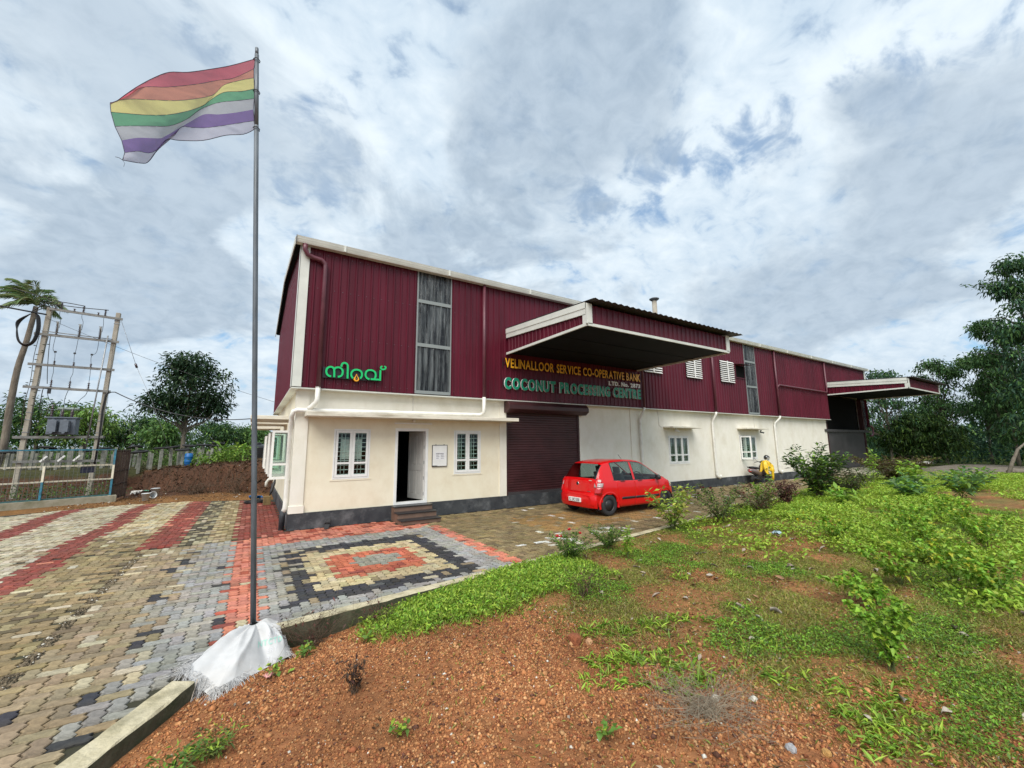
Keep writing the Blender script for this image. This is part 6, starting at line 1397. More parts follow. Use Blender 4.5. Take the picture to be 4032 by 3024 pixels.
# ================================================================== plants
rp_ = np.random.RandomState(12)
M['leaf'] = mat('leaf', (0, 0, 0), 0.5, attr=True, transl=0.35, spec=0.35)
M['leaf_far'] = mat('far_leaf', (0, 0, 0), 0.6, attr=True, transl=0.25, spec=0.25)
M['bark'] = mat('pale_bark', (0.22, 0.19, 0.15), 0.95, col2=(0.11, 0.09, 0.07), scale=7, bump=0.6, bscale=20, stretch=(1, 1, 0.3))
M['stem'] = mat('green_stem', (0.10, 0.13, 0.04), 0.7, var=0.2, scale=8)
M['straw'] = mat('grey_straw', (0.30, 0.25, 0.18), 0.9, var=0.3, scale=9)
M['twig'] = mat('brown_twig', (0.10, 0.065, 0.04), 0.9, var=0.3, scale=9)
def unit(a): return a/np.maximum(1e-9, np.linalg.norm(a, axis=-1, keepdims=True))
def leaves(P, D, L, W, C, droop=0.25, roll=0.6):
    """leaf blades: base P, direction D, length L, width W, colour C; two faces each, folded on the midrib"""
    n = len(P); D = unit(D); up = np.array([0, 0, 1.0]); side = unit(np.cross(D, up)+1e-4); nrm = unit(np.cross(side, D))
    r = (rp_.rand(n, 1)-0.5)*2*roll; s2 = side*np.cos(r)+nrm*np.sin(r); n2 = np.cross(s2, D)
    L = np.asarray(L).reshape(-1, 1)*np.ones((n, 1)); W = np.asarray(W).reshape(-1, 1)*np.ones((n, 1))
    tip = P+D*L-np.array([0, 0, 1.0])*L*droop*rp_.rand(n, 1); mid = P+D*L*0.45
    a = mid+s2*W*0.5-n2*W*0.10*-1; b = mid-s2*W*0.5-n2*W*0.10*-1
    V = np.stack([P, a, tip, b], 1).reshape(-1, 3); k = np.arange(n)*4
    F = np.stack([np.stack([k, k+1, k+2], 1), np.stack([k, k+2, k+3], 1)], 1).reshape(-1, 3)
    return V, F, np.repeat(C, 4, 0)
def merge(parts):
    V = []; F = []; C = []; o = 0
    for v, f, c_ in parts: V.append(v); F.append(f+o); C.append(c_); o += len(v)
    return np.concatenate(V), np.concatenate(F), np.concatenate(C)
def leaf_colours(n, base, var=0.35, alt=None, palt=0.0):
    base = np.asarray(base, float); c_ = base[None]*(1+var*(rp_.rand(n, 1)*2-1))*np.array([1, 1, 1])[None]*(1+0.15*(rp_.rand(n, 3)*2-1))
    if alt is not None: m_ = rp_.rand(n) < palt; c_[m_] = np.asarray(alt)*(0.7+0.6*rp_.rand(m_.sum(), 1))
    return np.clip(c_, 0.004, 0.9)
def rdir(n, up=0.0): d = rp_.randn(n, 3); d[:, 2] += up; return unit(d)

def tree_mesh(H, trunk_h, crown, n_leaf, leaf_l, leaf_w, col, alt=None, palt=0.0, lean=(0, 0), r0=0.16, clump=0.45, per=14, n_br=16, seed=1, spread=1.0, droop=0.5, gappy=0.0):
    """returns (trunk MB, leaf arrays). crown: list of ellipsoids (cx,cy,cz,rx,ry,rz,weight) relative to the base"""
    g = np.random.RandomState(seed); mb = MB(); top = np.array([lean[0], lean[1], H*0.80])
    tk = [np.array([lean[0]*t*t+0.05*H/8*math.sin(t*5+seed), lean[1]*t*t+0.05*H/8*math.cos(t*4+seed), H*0.80*t]) for t in np.linspace(0, 1, 9)]
    mb.tube(tk, [r0*(1.25 if i == 0 else 1-0.75*i/8) for i in range(9)], 8)
    w = np.array([c_[6] for c_ in crown], float); w /= w.sum(); ncl = max(6, n_leaf//per); ids = g.choice(len(crown), ncl, p=w)
    E = np.array([c_[:6] for c_ in crown])[ids]; d = unit(g.randn(ncl, 3)); rad = g.rand(ncl, 1)**0.42; CC_ = E[:, :3]+d*rad*E[:, 3:6]
    if gappy > 0: kz = fbm(CC_[:, 0]+CC_[:, 2]*0.7, CC_[:, 1]+CC_[:, 2], 0.9/max(0.6, clump*2), seed) > gappy; CC_ = CC_[kz]; ncl = len(CC_)
    far = np.argsort(-g.rand(ncl))[:n_br]
    for i in far:
        e = CC_[i]; t = min(0.95, max(trunk_h/(H*0.8)*0.8, (e[2]/(H*0.8))*0.62)); j = t*8; a = tk[int(j)] if int(j) >= 8 else tk[int(j)]*(1-(j-int(j)))+tk[int(j)+1]*(j-int(j))
        m1 = a*0.45+e*0.55+np.array([0, 0, -0.06*H*g.rand()])+g.randn(3)*0.1; rr_ = r0*0.42*(1-t*0.5)
        mb.tube([a, m1, e], [rr_, rr_*0.55, rr_*0.15], 5, cap=False)
    n = ncl*per; base = np.repeat(CC_, per, 0); off = g.randn(n, 3)*clump*np.array([1, 1, 0.6]); P = base+off*0.6; D = unit(off+np.array([0, 0, -droop*0.5])+0.5*g.randn(n, 3)*0.6)
    ct = np.repeat(1+0.30*(g.rand(ncl, 1)*2-1), per, 0)
    C = leaf_colours(n, col, 0.25, alt, palt)*ct
    return mb, leaves(P, D, leaf_l*(0.6+0.7*g.rand(n)), leaf_w*(0.6+0.7*g.rand(n)), C, droop, 0.9)
def add_tree(name, label, cat, loc, spec, group=None, m_leaf='leaf_far', bark='bark', rz=0.0, sc_=1.0):
    root = empty(name, loc, label, cat, group, rz); root.scale = (sc_,)*3
    mb, (V, F, C) = tree_mesh(**spec); mb.build('trunk', M[bark], root); link('crown', np_mesh('crown', V, F, M[m_leaf], C), root); return root
GD = (0.042, 0.098, 0.032); GM = (0.085, 0.17, 0.048); GL = (0.16, 0.27, 0.06); GB = (0.045, 0.105, 0.055)
# the round tree in the field on the left
add_tree('round_tree', 'dark glossy round-crowned tree standing alone in the field left of the flagpole', 'tree', (-4.55, 22, float(ground_z(-4.55, 22))-0.05),
    dict(H=7.3, trunk_h=2.1, crown=[(0.2, 0, 5.0, 2.1, 2.0, 1.9, 5), (-0.1, 0, 6.3, 1.4, 1.4, 1.0, 2.2), (-1.3, 0, 3.9, 1.15, 1.2, 0.75, 1.5), (1.4, 0, 3.8, 1.15, 1.2, 0.9, 1.6), (0, 0, 3.2, 1.3, 1.2, 0.5, 0.8)], n_leaf=7600, leaf_l=0.27, leaf_w=0.105, col=(0.026, 0.058, 0.026), alt=(0.07, 0.12, 0.045), palt=0.15, r0=0.15, clump=0.30, per=9, n_br=44, seed=3, droop=0.45))
# trees beyond the field
def bush_spec(w, h, seed, col, n=3200, leaf=0.30, gappy=0.0, lw=0.12, per=12):
    g = np.random.RandomState(seed); cr = [(0, 0, h*0.5, w*0.45, w*0.45, h*0.42, 3)]
    for k in range(5): a = g.rand()*6.28; cr.append((math.cos(a)*w*0.32, math.sin(a)*w*0.32, h*(0.35+0.45*g.rand()), w*0.24, w*0.24, h*0.2, 1))
    return dict(H=h*0.95, trunk_h=h*0.2, crown=cr, n_leaf=n, leaf_l=leaf, leaf_w=lw, col=col, alt=GL, palt=0.14, r0=0.05+0.02*h, clump=0.42, per=per, n_br=16, seed=seed, gappy=gappy)
LT = [(-23.5, 36, 5.6, 4.9, GD, 'mid green bushy tree at the left edge of the photo behind the palm trunk'), (-19.2, 37, 5.6, 5.2, GM, 'leafy green tree behind the left concrete pole'), (-15.2, 36, 5.4, 5.2, GD, 'wide bushy tree rising behind the transformer tank'), (-12.3, 35, 4.2, 4.8, GL, 'light green leafy tree just right of the right concrete pole'), (-10.2, 38, 4.4, 4.6, GD, 'small dark tree left of the round tree, behind the post field'), (-7.6, 34, 4.0, 3.6, GM, 'low bushy tree at the foot of the round tree, behind it'), (-4.2, 40, 5.5, 3.8, GD, 'dark low tree behind the trunk of the round tree'), (-1.2, 42, 5.0, 3.0, GM, 'low hazy green tree seen just left of the flagpole'), (-27.0, 44, 6.5, 5.8, GD, 'dark tree far back at the left edge of the photo')]
for k, (x, y, w, h, c_, lab) in enumerate(LT):
    add_tree('field_tree', lab, 'tree', (x, y, float(ground_z(x, y))-0.1), bush_spec(w, h, 40+k, c_, 3000, 0.34), 'trees beyond the post field', rz=k)
o = link('far_treeline', None) if False else None
def foliage_mass(name, X0, X1, Yf, depth, hmin, hmax, n, col, leaf, seed, label=None):
    g = np.random.RandomState(seed); t = g.rand(n); x = X0+(X1-X0)*t; y = Yf+depth*g.rand(n); hh = hmin+(hmax-hmin)*fbm(x, y, 0.35, seed); z = ground_z(x, y)+hh*g.rand(n)**0.8
    P = np.stack([x, y, z], 1)+g.randn(n, 3)*0.15; C = leaf_colours(n, col, 0.4, GL, 0.12)*(0.75+0.5*fbm(x, z*2, 0.8, seed+3)[:, None])
    V, F, Cc = leaves(P, rdir(n), leaf*(0.6+0.8*g.rand(n)), leaf*0.42, C); o = link(name, np_mesh(name, V, F, M['leaf_far'], Cc)); tag(o, label, None, None, 'stuff'); return o
foliage_mass('field_scrub', -34, 4, 46, 8, 0.8, 3.4, 5000, GD, 0.5, 81)
foliage_mass('bank_scrub', -10, 0.5, 17.5, 4.0, 0.3, 1.1, 5200, (0.07, 0.13, 0.03), 0.17, 82)
foliage_mass('yard_weeds', -10.5, -5.3, 10.3, 3.2, 0.15, 0.9, 1900, (0.05, 0.09, 0.022), 0.11, 83)

# coconut palm
pr0 = empty('coconut_palm', (-10.45, 17, float(ground_z(-10.45, 17))-0.1), 'coconut palm with a curved grey trunk and windblown fronds behind the left concrete pole', 'palm tree')
pts = [(-10.75, 17, 0.4), (-10.47, 17, 1.9), (-10.47, 17, 3.87), (-10.44, 17, 5.67), (-10.30, 17, 7.09), (-10.19, 17, 8.75)]
q = MB(); cp = catmull(pts, 7); q.tube([Vector(p) for p in cp], [0.145-0.06*i/len(cp)+0.004*(i % 2) for i in range(len(cp))], 10); at_root(q.build('trunk', M['bark'], pr0), pr0)
g = np.random.RandomState(6); hub = np.array([-10.19, 17, 8.8])
fronds = [(-1.25, 0, 0.95, 0.9), (-1.1, 0.3, 1.25, 0.8), (-1.3, -0.4, 0.6, 1.0), (-0.6, 0.2, 1.3, 0.55), (-0.15, -0.3, 1.3, 0.35), (0.65, 0.1, 0.85, 0.8), (0.9, -0.3, 0.65, 0.9), (1.05, 0.3, 0.5, 1.0), (-0.9, -0.6, 0.1, 0.9), (0.3, 0.6, 0.9, 0.6), (-1.2, 0.2, 0.3, 1.1), (0.75, 0.5, 0.1, 0.9), (-1.35, 0.1, 1.05, 0.7), (-1.0, -0.2, 1.4, 0.6), (-0.8, 0.5, 0.8, 0.9), (-1.15, 0.0, 0.75, 1.0), (0.1, 0.4, 1.2, 0.6), (-0.5, -0.5, 0.5, 1.2)]
parts = []
for fx, fy, fz, dr in fronds:
    e = hub+np.array([fx, fy, fz]); c0 = hub+np.array([fx*0.45, fy*0.45, fz*0.75+0.25]); k = np.linspace(0, 1, 22)[:, None]; sp = hub*(1-k)**2+2*c0*k*(1-k)+(e-np.array([0, 0, dr*0.5]))*k*k
    q = MB(); q.tube([Vector(p) for p in sp[::3]], [0.025, 0.02, 0.017, 0.014, 0.011, 0.009, 0.006, 0.004], 5, cap=False); at_root(q.build('frond_rib', M['stem'], pr0), pr0)
    n = 74; t = np.linspace(0.10, 1.0, n); B_ = np.stack([np.interp(t, k[:, 0], sp[:, i]) for i in range(3)], 1); T = unit(np.gradient(B_, axis=0)); sd_ = unit(np.cross(T, [0, 0, 1.0]))*np.where(np.arange(n) % 2, 1, -1)[:, None]
    D = unit(T*0.75+sd_*0.75+np.array([-0.35, 0, -0.55])*(0.5+0.6*g.rand(n, 1))); parts.append(leaves(B_, D, 0.50*np.sin(np.pi*np.clip(t*0.9+0.08, 0, 1))**0.6, 0.036, leaf_colours(n, (0.19, 0.29, 0.13), 0.3, (0.36, 0.38, 0.20), 0.25), 0.3, 0.4))
V, F, C = merge(parts); o = link('frond_leaflets', np_mesh('frond_leaflets', V, F, M['leaf_far'], C), pr0); at_root(o, pr0)

# wood on the right: individual trees
def rubber_spec(H, w, seed, n=5200, col=GD, lean=(0, 0), trunk=0.35, gappy=0.46):
    g = np.random.RandomState(seed); cr = []
    for k in range(11):
        z = H*(trunk+(0.98-trunk)*(k+0.5)/11); a = k*2.4+g.rand(); rr_ = w*(0.30+0.16*math.sin(math.pi*(k+1)/12))
        cr.append((lean[0]*(z/H)**2+math.cos(a)*rr_*0.75, lean[1]*(z/H)**2+math.sin(a)*rr_*0.75, z, rr_*0.8, rr_*0.8, H*0.07, 1))
    return dict(H=H, trunk_h=H*trunk, crown=cr, n_leaf=n, leaf_l=0.42, leaf_w=0.15, col=col, alt=GM, palt=0.3, lean=lean, r0=0.14, clump=0.42, per=9, n_br=34, seed=seed, droop=0.8, gappy=gappy)
RT = [  # x, y, lobes, n, colour, label
 (43.6, 0.9, [(0, 0, 7.4, 1.1, 1.1, 0.7, 2), (0.2, 1.3, 6.7, 1.0, 0.9, 0.6, 1.5), (0, -1.2, 6.6, 0.9, 0.9, 0.6, 1.4), (0, 0, 5.5, 1.9, 2.0, 0.9, 2.6), (0, 0.4, 3.8, 2.1, 2.2, 1.1, 2.4)], 2600, GB, 'loose-leaved tree peeping over the far canopy, nearest the warehouse end'),
 (48.1, -1.3, [(0, 0.1, 8.4, 0.9, 0.9, 0.6, 1.6), (0, -1.0, 7.7, 0.9, 0.8, 0.6, 1.4), (0, 1.2, 7.2, 0.9, 0.9, 0.6, 1.4), (0, 0, 6.4, 1.6, 1.8, 0.8, 2.0), (0, 0, 4.9, 2.0, 2.2, 1.1, 2.4)], 2500, GD, 'loose-leaved tree with separate leaf tufts above the tip of the far canopy'),
 (50.5, -3.4, [(0, 0.4, 8.6, 0.9, 0.9, 0.6, 1.2), (0, -0.8, 8.2, 1.2, 1.2, 0.8, 1.6), (0, -0.6, 6.3, 1.8, 1.6, 0.9, 2), (0, -0.4, 4.3, 2.0, 1.7, 1.1, 2)], 3400, GM, 'pale-topped leafy tree at the left rim of the tall trees on the right'),
 (46.8, -5.2, [(0, 0.4, 10.6, 1.0, 0.9, 0.7, 1.4), (0, -0.8, 9.6, 1.3, 1.2, 0.8, 1.8), (0, 0.6, 8.3, 1.4, 1.3, 0.8, 1.8), (0, -0.3, 6.6, 2.0, 1.7, 1.0, 2.4), (0, 0, 4.6, 2.0, 1.8, 1.2, 2.4), (0, -0.4, 2.6, 2.0, 1.7, 1.0, 1.6)], 5200, GD, 'big leafy tree just left of the tallest tree at the right edge'),
 (40.6, -7.4, [(0, 0, 13.3, 0.9, 0.9, 0.7, 1.3), (0, 0.5, 11.9, 1.0, 0.9, 0.6, 1.2), (0, -0.6, 10.6, 1.5, 1.3, 0.9, 2), (0, 0.3, 9.0, 1.5, 1.2, 0.8, 2), (0, 0, 7.2, 1.8, 1.5, 1.0, 2.6), (0, 0.2, 5.2, 1.9, 1.7, 1.0, 2.4), (0, 0, 3.2, 1.9, 1.8, 0.9, 1.6)], 5600, GB, 'tallest tree at the right edge of the photo, branches reaching left against the sky'),
 (54.0, 0.6, [(0, 0, 4.9, 2.2, 2.2, 1.1, 2), (0, 1.8, 4.2, 1.6, 1.6, 1.0, 1), (0, -2.0, 5.2, 1.5, 1.6, 0.8, 1), (0, 0, 2.6, 2.4, 2.4, 1.2, 1.5)], 3200, GB, 'dark hazy tree behind the mango bush'),
 (47.0, 4.6, [(0, 0, 4.8, 1.7, 1.8, 1.0, 2), (0, 0.8, 6.2, 1.2, 1.2, 0.7, 1), (0, 0, 2.8, 1.9, 1.9, 1.1, 2)], 2600, GD, 'dark tree low behind the loading door, seen under the far canopy'),
 (46.0, -9.3, [(0, 0, 9.5, 2.0, 1.8, 1.2, 2), (0, 0.6, 6.5, 2.3, 2.2, 1.4, 2.5), (0, 0, 3.6, 2.4, 2.2, 1.3, 2)], 3600, GD, 'dense tree cut off by the right edge of the photo'),
 (57.0, -5.0, [(0, 0, 6.8, 2.6, 2.4, 1.4, 2), (0, 1.6, 5.0, 2.2, 2.0, 1.3, 2), (0, 0, 3.0, 2.8, 2.6, 1.4, 2)], 3200, GB, 'shadowy tree deep in the wood on the right')]
for k, (x, y, cr, n, c_, lab) in enumerate(RT):
    H = max(c_2[2]+c_2[5] for c_2 in cr)
    add_tree('rubber_tree', lab, 'tree', (x, y, float(ground_z(x, y))-0.1), dict(H=H, trunk_h=H*0.3, crown=cr, n_leaf=int(n*1.7), leaf_l=0.27, leaf_w=0.10, col=c_, alt=GM, palt=0.35, lean=(0, 0), r0=0.11, clump=0.28, per=10, n_br=60, seed=30+k, droop=0.7, gappy=0.34), 'trees of the wood on the right')
# branch of the tallest one reaching into the sky at the upper right
add_tree('mango_bush', 'dense dark round mango bush beyond the gravel clearing on the right', 'bush', (44.2, -0.5, -0.1), dict(H=4.7, trunk_h=0.5, crown=[(0, 0, 2.5, 1.9, 1.9, 1.9, 4), (0, 1.4, 2.1, 1.4, 1.3, 1.5, 1.5), (0, -1.6, 2.3, 1.5, 1.4, 1.7, 1.8), (0, -0.6, 3.7, 1.2, 1.3, 0.8, 1)], n_leaf=9500, leaf_l=0.26, leaf_w=0.085, col=(0.026, 0.06, 0.013), alt=(0.075, 0.13, 0.022), palt=0.25, r0=0.14, clump=0.22, per=12, n_br=24, seed=17, droop=0.7))
foliage_mass('wood_undergrowth', 47, 75, -13, 24, 1.2, 4.0, 19000, GB, 0.36, 91)
foliage_mass('wood_backdrop', 66, 78, -18, 34, 3.0, 5.5, 9000, GB, 0.7, 92)
# overhanging leafy branch is part of the tallest tree: extra crown lobes
tt = [o_ for o_ in bpy.data.objects if o_.get('label', '').startswith('tallest tree')][0]
g = np.random.RandomState(5); parts = []; q = MB()
for (bx, by, bz), (ex, ey, ez), n in (((0, 0, 11.0), (0.1, 2.0, 12.6), 17), ((0, 0, 8.6), (-0.3, 1.5, 10.0), 14), ((0, 0, 12.0), (0.2, 1.3, 13.2), 8), ((0, 0, 6.0), (0.5, 2.4, 7.9), 16)):
    k = np.linspace(0, 1, 7)[:, None]; sp = np.array([bx, by, bz])*(1-k)+np.array([ex, ey, ez])*k+np.array([0, 0, 0.5])*np.sin(np.pi*k); q.tube([Vector(p) for p in sp], [0.07, 0.055, 0.045, 0.035, 0.025, 0.015, 0.008], 5)
    for j in range(n):
        t = 0.35+0.65*g.rand(); c_ = np.array([np.interp(t, k[:, 0], sp[:, i]) for i in range(3)])+g.randn(3)*0.20; m_ = 10; P = c_+g.randn(m_, 3)*0.10; D = unit(g.randn(m_, 3)+np.array([0, 0, -0.6])); parts.append(leaves(P, D, 0.22*(0.7+0.6*g.rand(m_)), 0.085, leaf_colours(m_, GD, 0.3, GM, 0.25), 0.5, 0.8)); q.tube([Vector(np.array([np.interp(t, k[:, 0], sp[:, i]) for i in range(3)])), Vector(c_)], 0.008, 4, cap=False)
q.build('bough', M['bark'], tt); V, F, C = merge(parts); link('bough_leaves', np_mesh('bough_leaves', V, F, M['leaf_far'], C), tt); tt.rotation_euler = (0, 0, 0)

# ---------------------------------------------------------------- ground cover
def scatter(n, x0, x1, y0, y1, dens, seed, cap=None):
    g = np.random.RandomState(seed); X = x0+(x1-x0)*g.rand(n); Y = y0+(y1-y0)*g.rand(n)
    qx = (X-CAM.x)*_rt.x+(Y-CAM.y)*_rt.y; qz = (X-CAM.x)*math.sin(_y)+(Y-CAM.y)*math.cos(_y)
    k = (Y < kerb_y(X)-0.16) & (left_side(X, Y) > 0.24) & (qz > 2.3) & (np.abs(qx)/np.maximum(qz, .1) < 1.5) & (g.rand(n) < dens(X, Y)); X, Y = X[k], Y[k]
    if cap: X, Y = X[:cap], Y[:cap]
    return X, Y
def stuff(name, parts, m_='leaf'):
    V, F, C = merge(parts); o = link(name, np_mesh(name, V, F, M[m_], C)); return tag(o, kind='stuff')
def blades(X, Y, h, w, C, lean=0.5, seed=0):
    g = np.random.RandomState(seed); n = len(X); P = np.stack([X, Y, ground_z(X, Y)-0.005], 1); D = unit(np.stack([g.randn(n)*lean, g.randn(n)*lean, np.ones(n)], 1)); hh = h*(0.5+g.rand(n))
    return leaves(P, D, hh, w*(0.7+0.6*g.rand(n)), C, 0.35, 3.0)
gn = lambda X, Y, s, sd: fbm(X, Y, s, sd)
fade = lambda X, Y: 1.0/(1+np.maximum(0, np.hypot(X-CAM.x, Y-CAM.y)-6)/9)
# thin olive creeping grass
X, Y = scatter(1200000, 0.3, 17, -11, -3.4, lambda x, y: ((1-bare(x, y))*(0.06+0.94*smooth(0.38, 0.62, gn(x, y, 1.6, 51)))+0.02)*fade(x, y), 51, 230000); n = len(X)
C = leaf_colours(n, (0.27, 0.285, 0.06), 0.4, (0.36, 0.28, 0.12), 0.25)*(0.65+0.7*gn(X, Y, 2.5, 52)[:, None]); stuff('creeping_grass', [blades(X, Y, 0.055, 0.0085, C, 1.1, 1)])
# brown dead grass and straw
X, Y = scatter(130000, -1.5, 14, -11, -3.8, lambda x, y: smooth(0.50, 0.72, gn(x, y, 1.2, 55))*(0.15+0.85*(1-bare(x, y)))*fade(x, y), 55, 26000); n = len(X)
C = leaf_colours(n, (0.19, 0.125, 0.055), 0.45, (0.36, 0.27, 0.15), 0.25); stuff('dry_grass', [blades(X, Y, 0.07, 0.006, C, 1.5, 2)])
# low broad-leaved weeds in tufts
def tufts(name, cx, cy, per, spread, ll, lw, col, alt, palt, seed, up=0.7, zoff=0.0):
    g = np.random.RandomState(seed); n = len(cx)*per; bx = np.repeat(cx, per)+g.randn(n)*spread; by = np.repeat(cy, per)+g.randn(n)*spread; k = (by < kerb_y(bx)-0.10) & (left_side(bx, by) > 0.2); bx, by = bx[k], by[k]; n = len(bx)
    P = np.stack([bx, by, ground_z(bx, by)+zoff*g.rand(n)], 1); D = unit(np.stack([g.randn(n), g.randn(n), np.full(n, up)*(0.3+g.rand(n))], 1)); tone = np.repeat(0.75+0.5*g.rand(len(cx), 1), per, 0)[k]
    return stuff(name, [leaves(P, D, ll*(0.5+0.9*g.rand(n)), lw*(0.6+0.8*g.rand(n)), leaf_colours(n, col, 0.3, alt, palt)*tone, 0.5, 0.7)])
LIME = (0.34, 0.47, 0.055); FRESH = (0.21, 0.37, 0.04); DEEP = (0.10, 0.19, 0.035)
X, Y = scatter(60000, 0.2, 3.9, -7.2, -4.9, lambda x, y: smooth(0.0, 0.35, (kerb_y(x)-y)-0.05)*(1-smooth(0.55, 1.25+0.12*x, (kerb_y(x)-y)+0.5*(gn(x, y, 2.2, 56)-0.5)))*smooth(0.1, 1.3, x), 56, 2700)
tufts('kerb_weeds', X, Y, 9, 0.035, 0.062, 0.020, FRESH, LIME, 0.45, 57, 0.9, 0.09)
n = len(X)*9; g = np.random.RandomState(58); BX = np.repeat(X, 9)+g.randn(n)*0.06; BY = np.repeat(Y, 9)+g.randn(n)*0.06
stuff('kerb_grass', [blades(BX, BY, 0.11, 0.007, leaf_colours(n, (0.27, 0.40, 0.06), 0.35, (0.40, 0.38, 0.14), 0.2), 0.55, 4)])
X, Y = scatter(60000, 1.2, 16, -11, -3.6, lambda x, y: (1-bare(x, y))*smooth(0.47, 0.66, gn(x, y, 1.1, 58))*fade(x, y)**0.7, 58, 6500)
tufts('low_weeds', X, Y, 16, 0.06, 0.034, 0.013, FRESH, DEEP, 0.3, 59, 0.8, 0.05)
X, Y = scatter(90000, 6.0, 34, -11, -1.8, lambda x, y: smooth(6.0, 9.0, x-0.4*(y+7))*smooth(0.40, 0.56, gn(x, y, 0.7, 60))*(0.3+0.7*smooth(0.35, 0.55, gn(x, y, 2.3, 64)))*(1-0.8*bare(x, y)), 60, 13000)
tufts('right_weeds', X, Y, 10, 0.12, 0.085, 0.036, (0.29, 0.45, 0.05), LIME, 0.4, 61, 1.0, 0.16)
# clumps of strappy broad grass
bg = np.array([(1.81, -8.4), (1.95, -8.3), (2.2, -8.26), (2.33, -8.5), (2.38, -8.7), (2.36, -8.9), (2.55, -8.95), (2.17, -8.9), (2.34, -7.75), (2.5, -7.85), (2.62, -7.95), (2.95, -8.0), (3.05, -8.1), (3.3, -8.15), (2.42, -8.62), (2.25, -8.35), (1.9, -8.55), (2.7, -8.6), (2.98, -9.76), (2.8, -9.9), (2.69, -10.05), (2.85, -10.1), (3.1, -9.95), (3.3, -9.9), (3.55, -9.9), (3.2, -10.15), (3.4, -8.9), (3.6, -8.5), (4.2, -8.3), (4.6, -7.2), (5.2, -7.6), (5.9, -7.9), (3.0, -9.3), (3.15, -9.55)])
cx = np.repeat(bg[:, 0], 5)+rp_.randn(len(bg)*5)*0.10; cy = np.repeat(bg[:, 1], 5)+rp_.randn(len(bg)*5)*0.08
tufts('broad_grass', cx, cy, 13, 0.045, 0.095, 0.014, (0.22, 0.36, 0.045), LIME, 0.35, 63, 0.8, 0.02)
# straw and dead growth hanging on the cut bank
g = np.random.RandomState(87); X = -5.3+5.6*g.rand(5200); Y = 9.6+6.2*g.rand(5200); by_ = np.clip(9.7+(X+0.2)*(-0.88), 9.75, 14.8); k_ = (Y > by_-0.5) & (Y < by_+2.6) & (g.rand(5200) < 0.75); X, Y = X[k_], Y[k_]; n = len(X)
P = np.stack([X, Y, ground_z(X, Y)], 1); D = unit(np.stack([g.randn(n)*0.8, -0.6+0.5*g.randn(n), 0.5+0.6*g.randn(n)], 1)); stuff('bank_straw', [leaves(P, D, 0.10+0.22*g.rand(n), 0.016, leaf_colours(n, (0.11, 0.062, 0.035), 0.5, (0.24, 0.17, 0.10), 0.2), 0.7, 2.0)])
# flecks of dead leaf and bark over soil and grass
X, Y = scatter(9000, -1.2, 14, -11, -4.2, lambda x, y: (0.25+0.75*smooth(1.5, 4.0, x))*fade(x, y), 95, 3200); n = len(X); g = np.random.RandomState(96)
P = np.stack([X, Y, ground_z(X, Y)+0.012], 1); D = unit(np.stack([g.randn(n), g.randn(n), 0.25*g.randn(n)], 1)); stuff('leaf_litter', [leaves(P, D, 0.018+0.05*g.rand(n)**2, 0.008+0.018*g.rand(n), leaf_colours(n, (0.16, 0.085, 0.04), 0.5, (0.42, 0.36, 0.28), 0.22), 0.1, 1.0)])
# dry twigs by the kerb
def twig_bush(name, label, loc, h, w, n, seed, m_='twig', r=0.0035, cat='dead bush', leafn=0, lcol=(0.12, 0.05, 0.035)):
    root = empty(name, (loc[0], loc[1], float(ground_z(*loc))), label, cat); g = np.random.RandomState(seed); q = MB(); tips = []
    for k in range(n):
        a = g.rand()*6.28; e = np.array([math.cos(a)*w*g.rand(), math.sin(a)*w*g.rand(), h*(0.5+0.5*g.rand())]); m1 = e*0.5+g.randn(3)*w*0.12; b0 = np.array([g.randn()*w*0.15, g.randn()*w*0.15, 0]); q.tube([Vector(b0), Vector(m1), Vector(e)], [r, r*0.7, r*0.35], 4, cap=False); tips.append(e)
        for _ in range(3): t = 0.4+0.6*g.rand(); p = m1*(1-t)+e*t; e2 = p+g.randn(3)*w*0.28+np.array([0, 0, 0.08*h]); e2[2] = max(e2[2], 0.01); q.tube([Vector(p), Vector(e2)], [r*0.5, r*0.25], 3, cap=False); tips.append(e2)
    q.build('twigs', M[m_], root)
    if leafn:
        tips = np.array(tips); P = tips[g.randint(len(tips), size=leafn)]*(0.45+0.55*g.rand(leafn, 1)); V, F, C = leaves(P, rdir(leafn), 0.05*(0.6+0.8*g.rand(leafn)), 0.022, leaf_colours(leafn, lcol, 0.4)); o = link('withered_leaves', np_mesh('withered_leaves', V, F, M['leaf'], C), root)
    return root
twig_bush('dry_twigs', 'tangle of bare dry twigs hanging over the kerb right of the white sack', (-0.15, -5.98), 0.34, 0.42, 46, 1, leafn=60)
twig_bush('dry_twigs', 'low tangle of dry stalks against the kerb, a step right of the sack twigs', (0.55, -5.98), 0.22, 0.35, 26, 2, leafn=40)
twig_bush('dead_weed', 'small upright dead weed with dark seed heads in the red gravel', (-0.02, -7.45), 0.30, 0.14, 18, 3, leafn=70, lcol=(0.06, 0.035, 0.025))
twig_bush('dead_weed', 'thin dead weed stalks among the dry grass behind the single brick stone', (2.9, -7.0), 0.4, 0.3, 24, 4, leafn=50)
twig_bush('dead_grass_mat', 'flat grey mat of dead grass near the bottom edge of the photo', (2.1, -9.2), 0.08, 0.55, 150, 5, r=0.002, m_='straw')

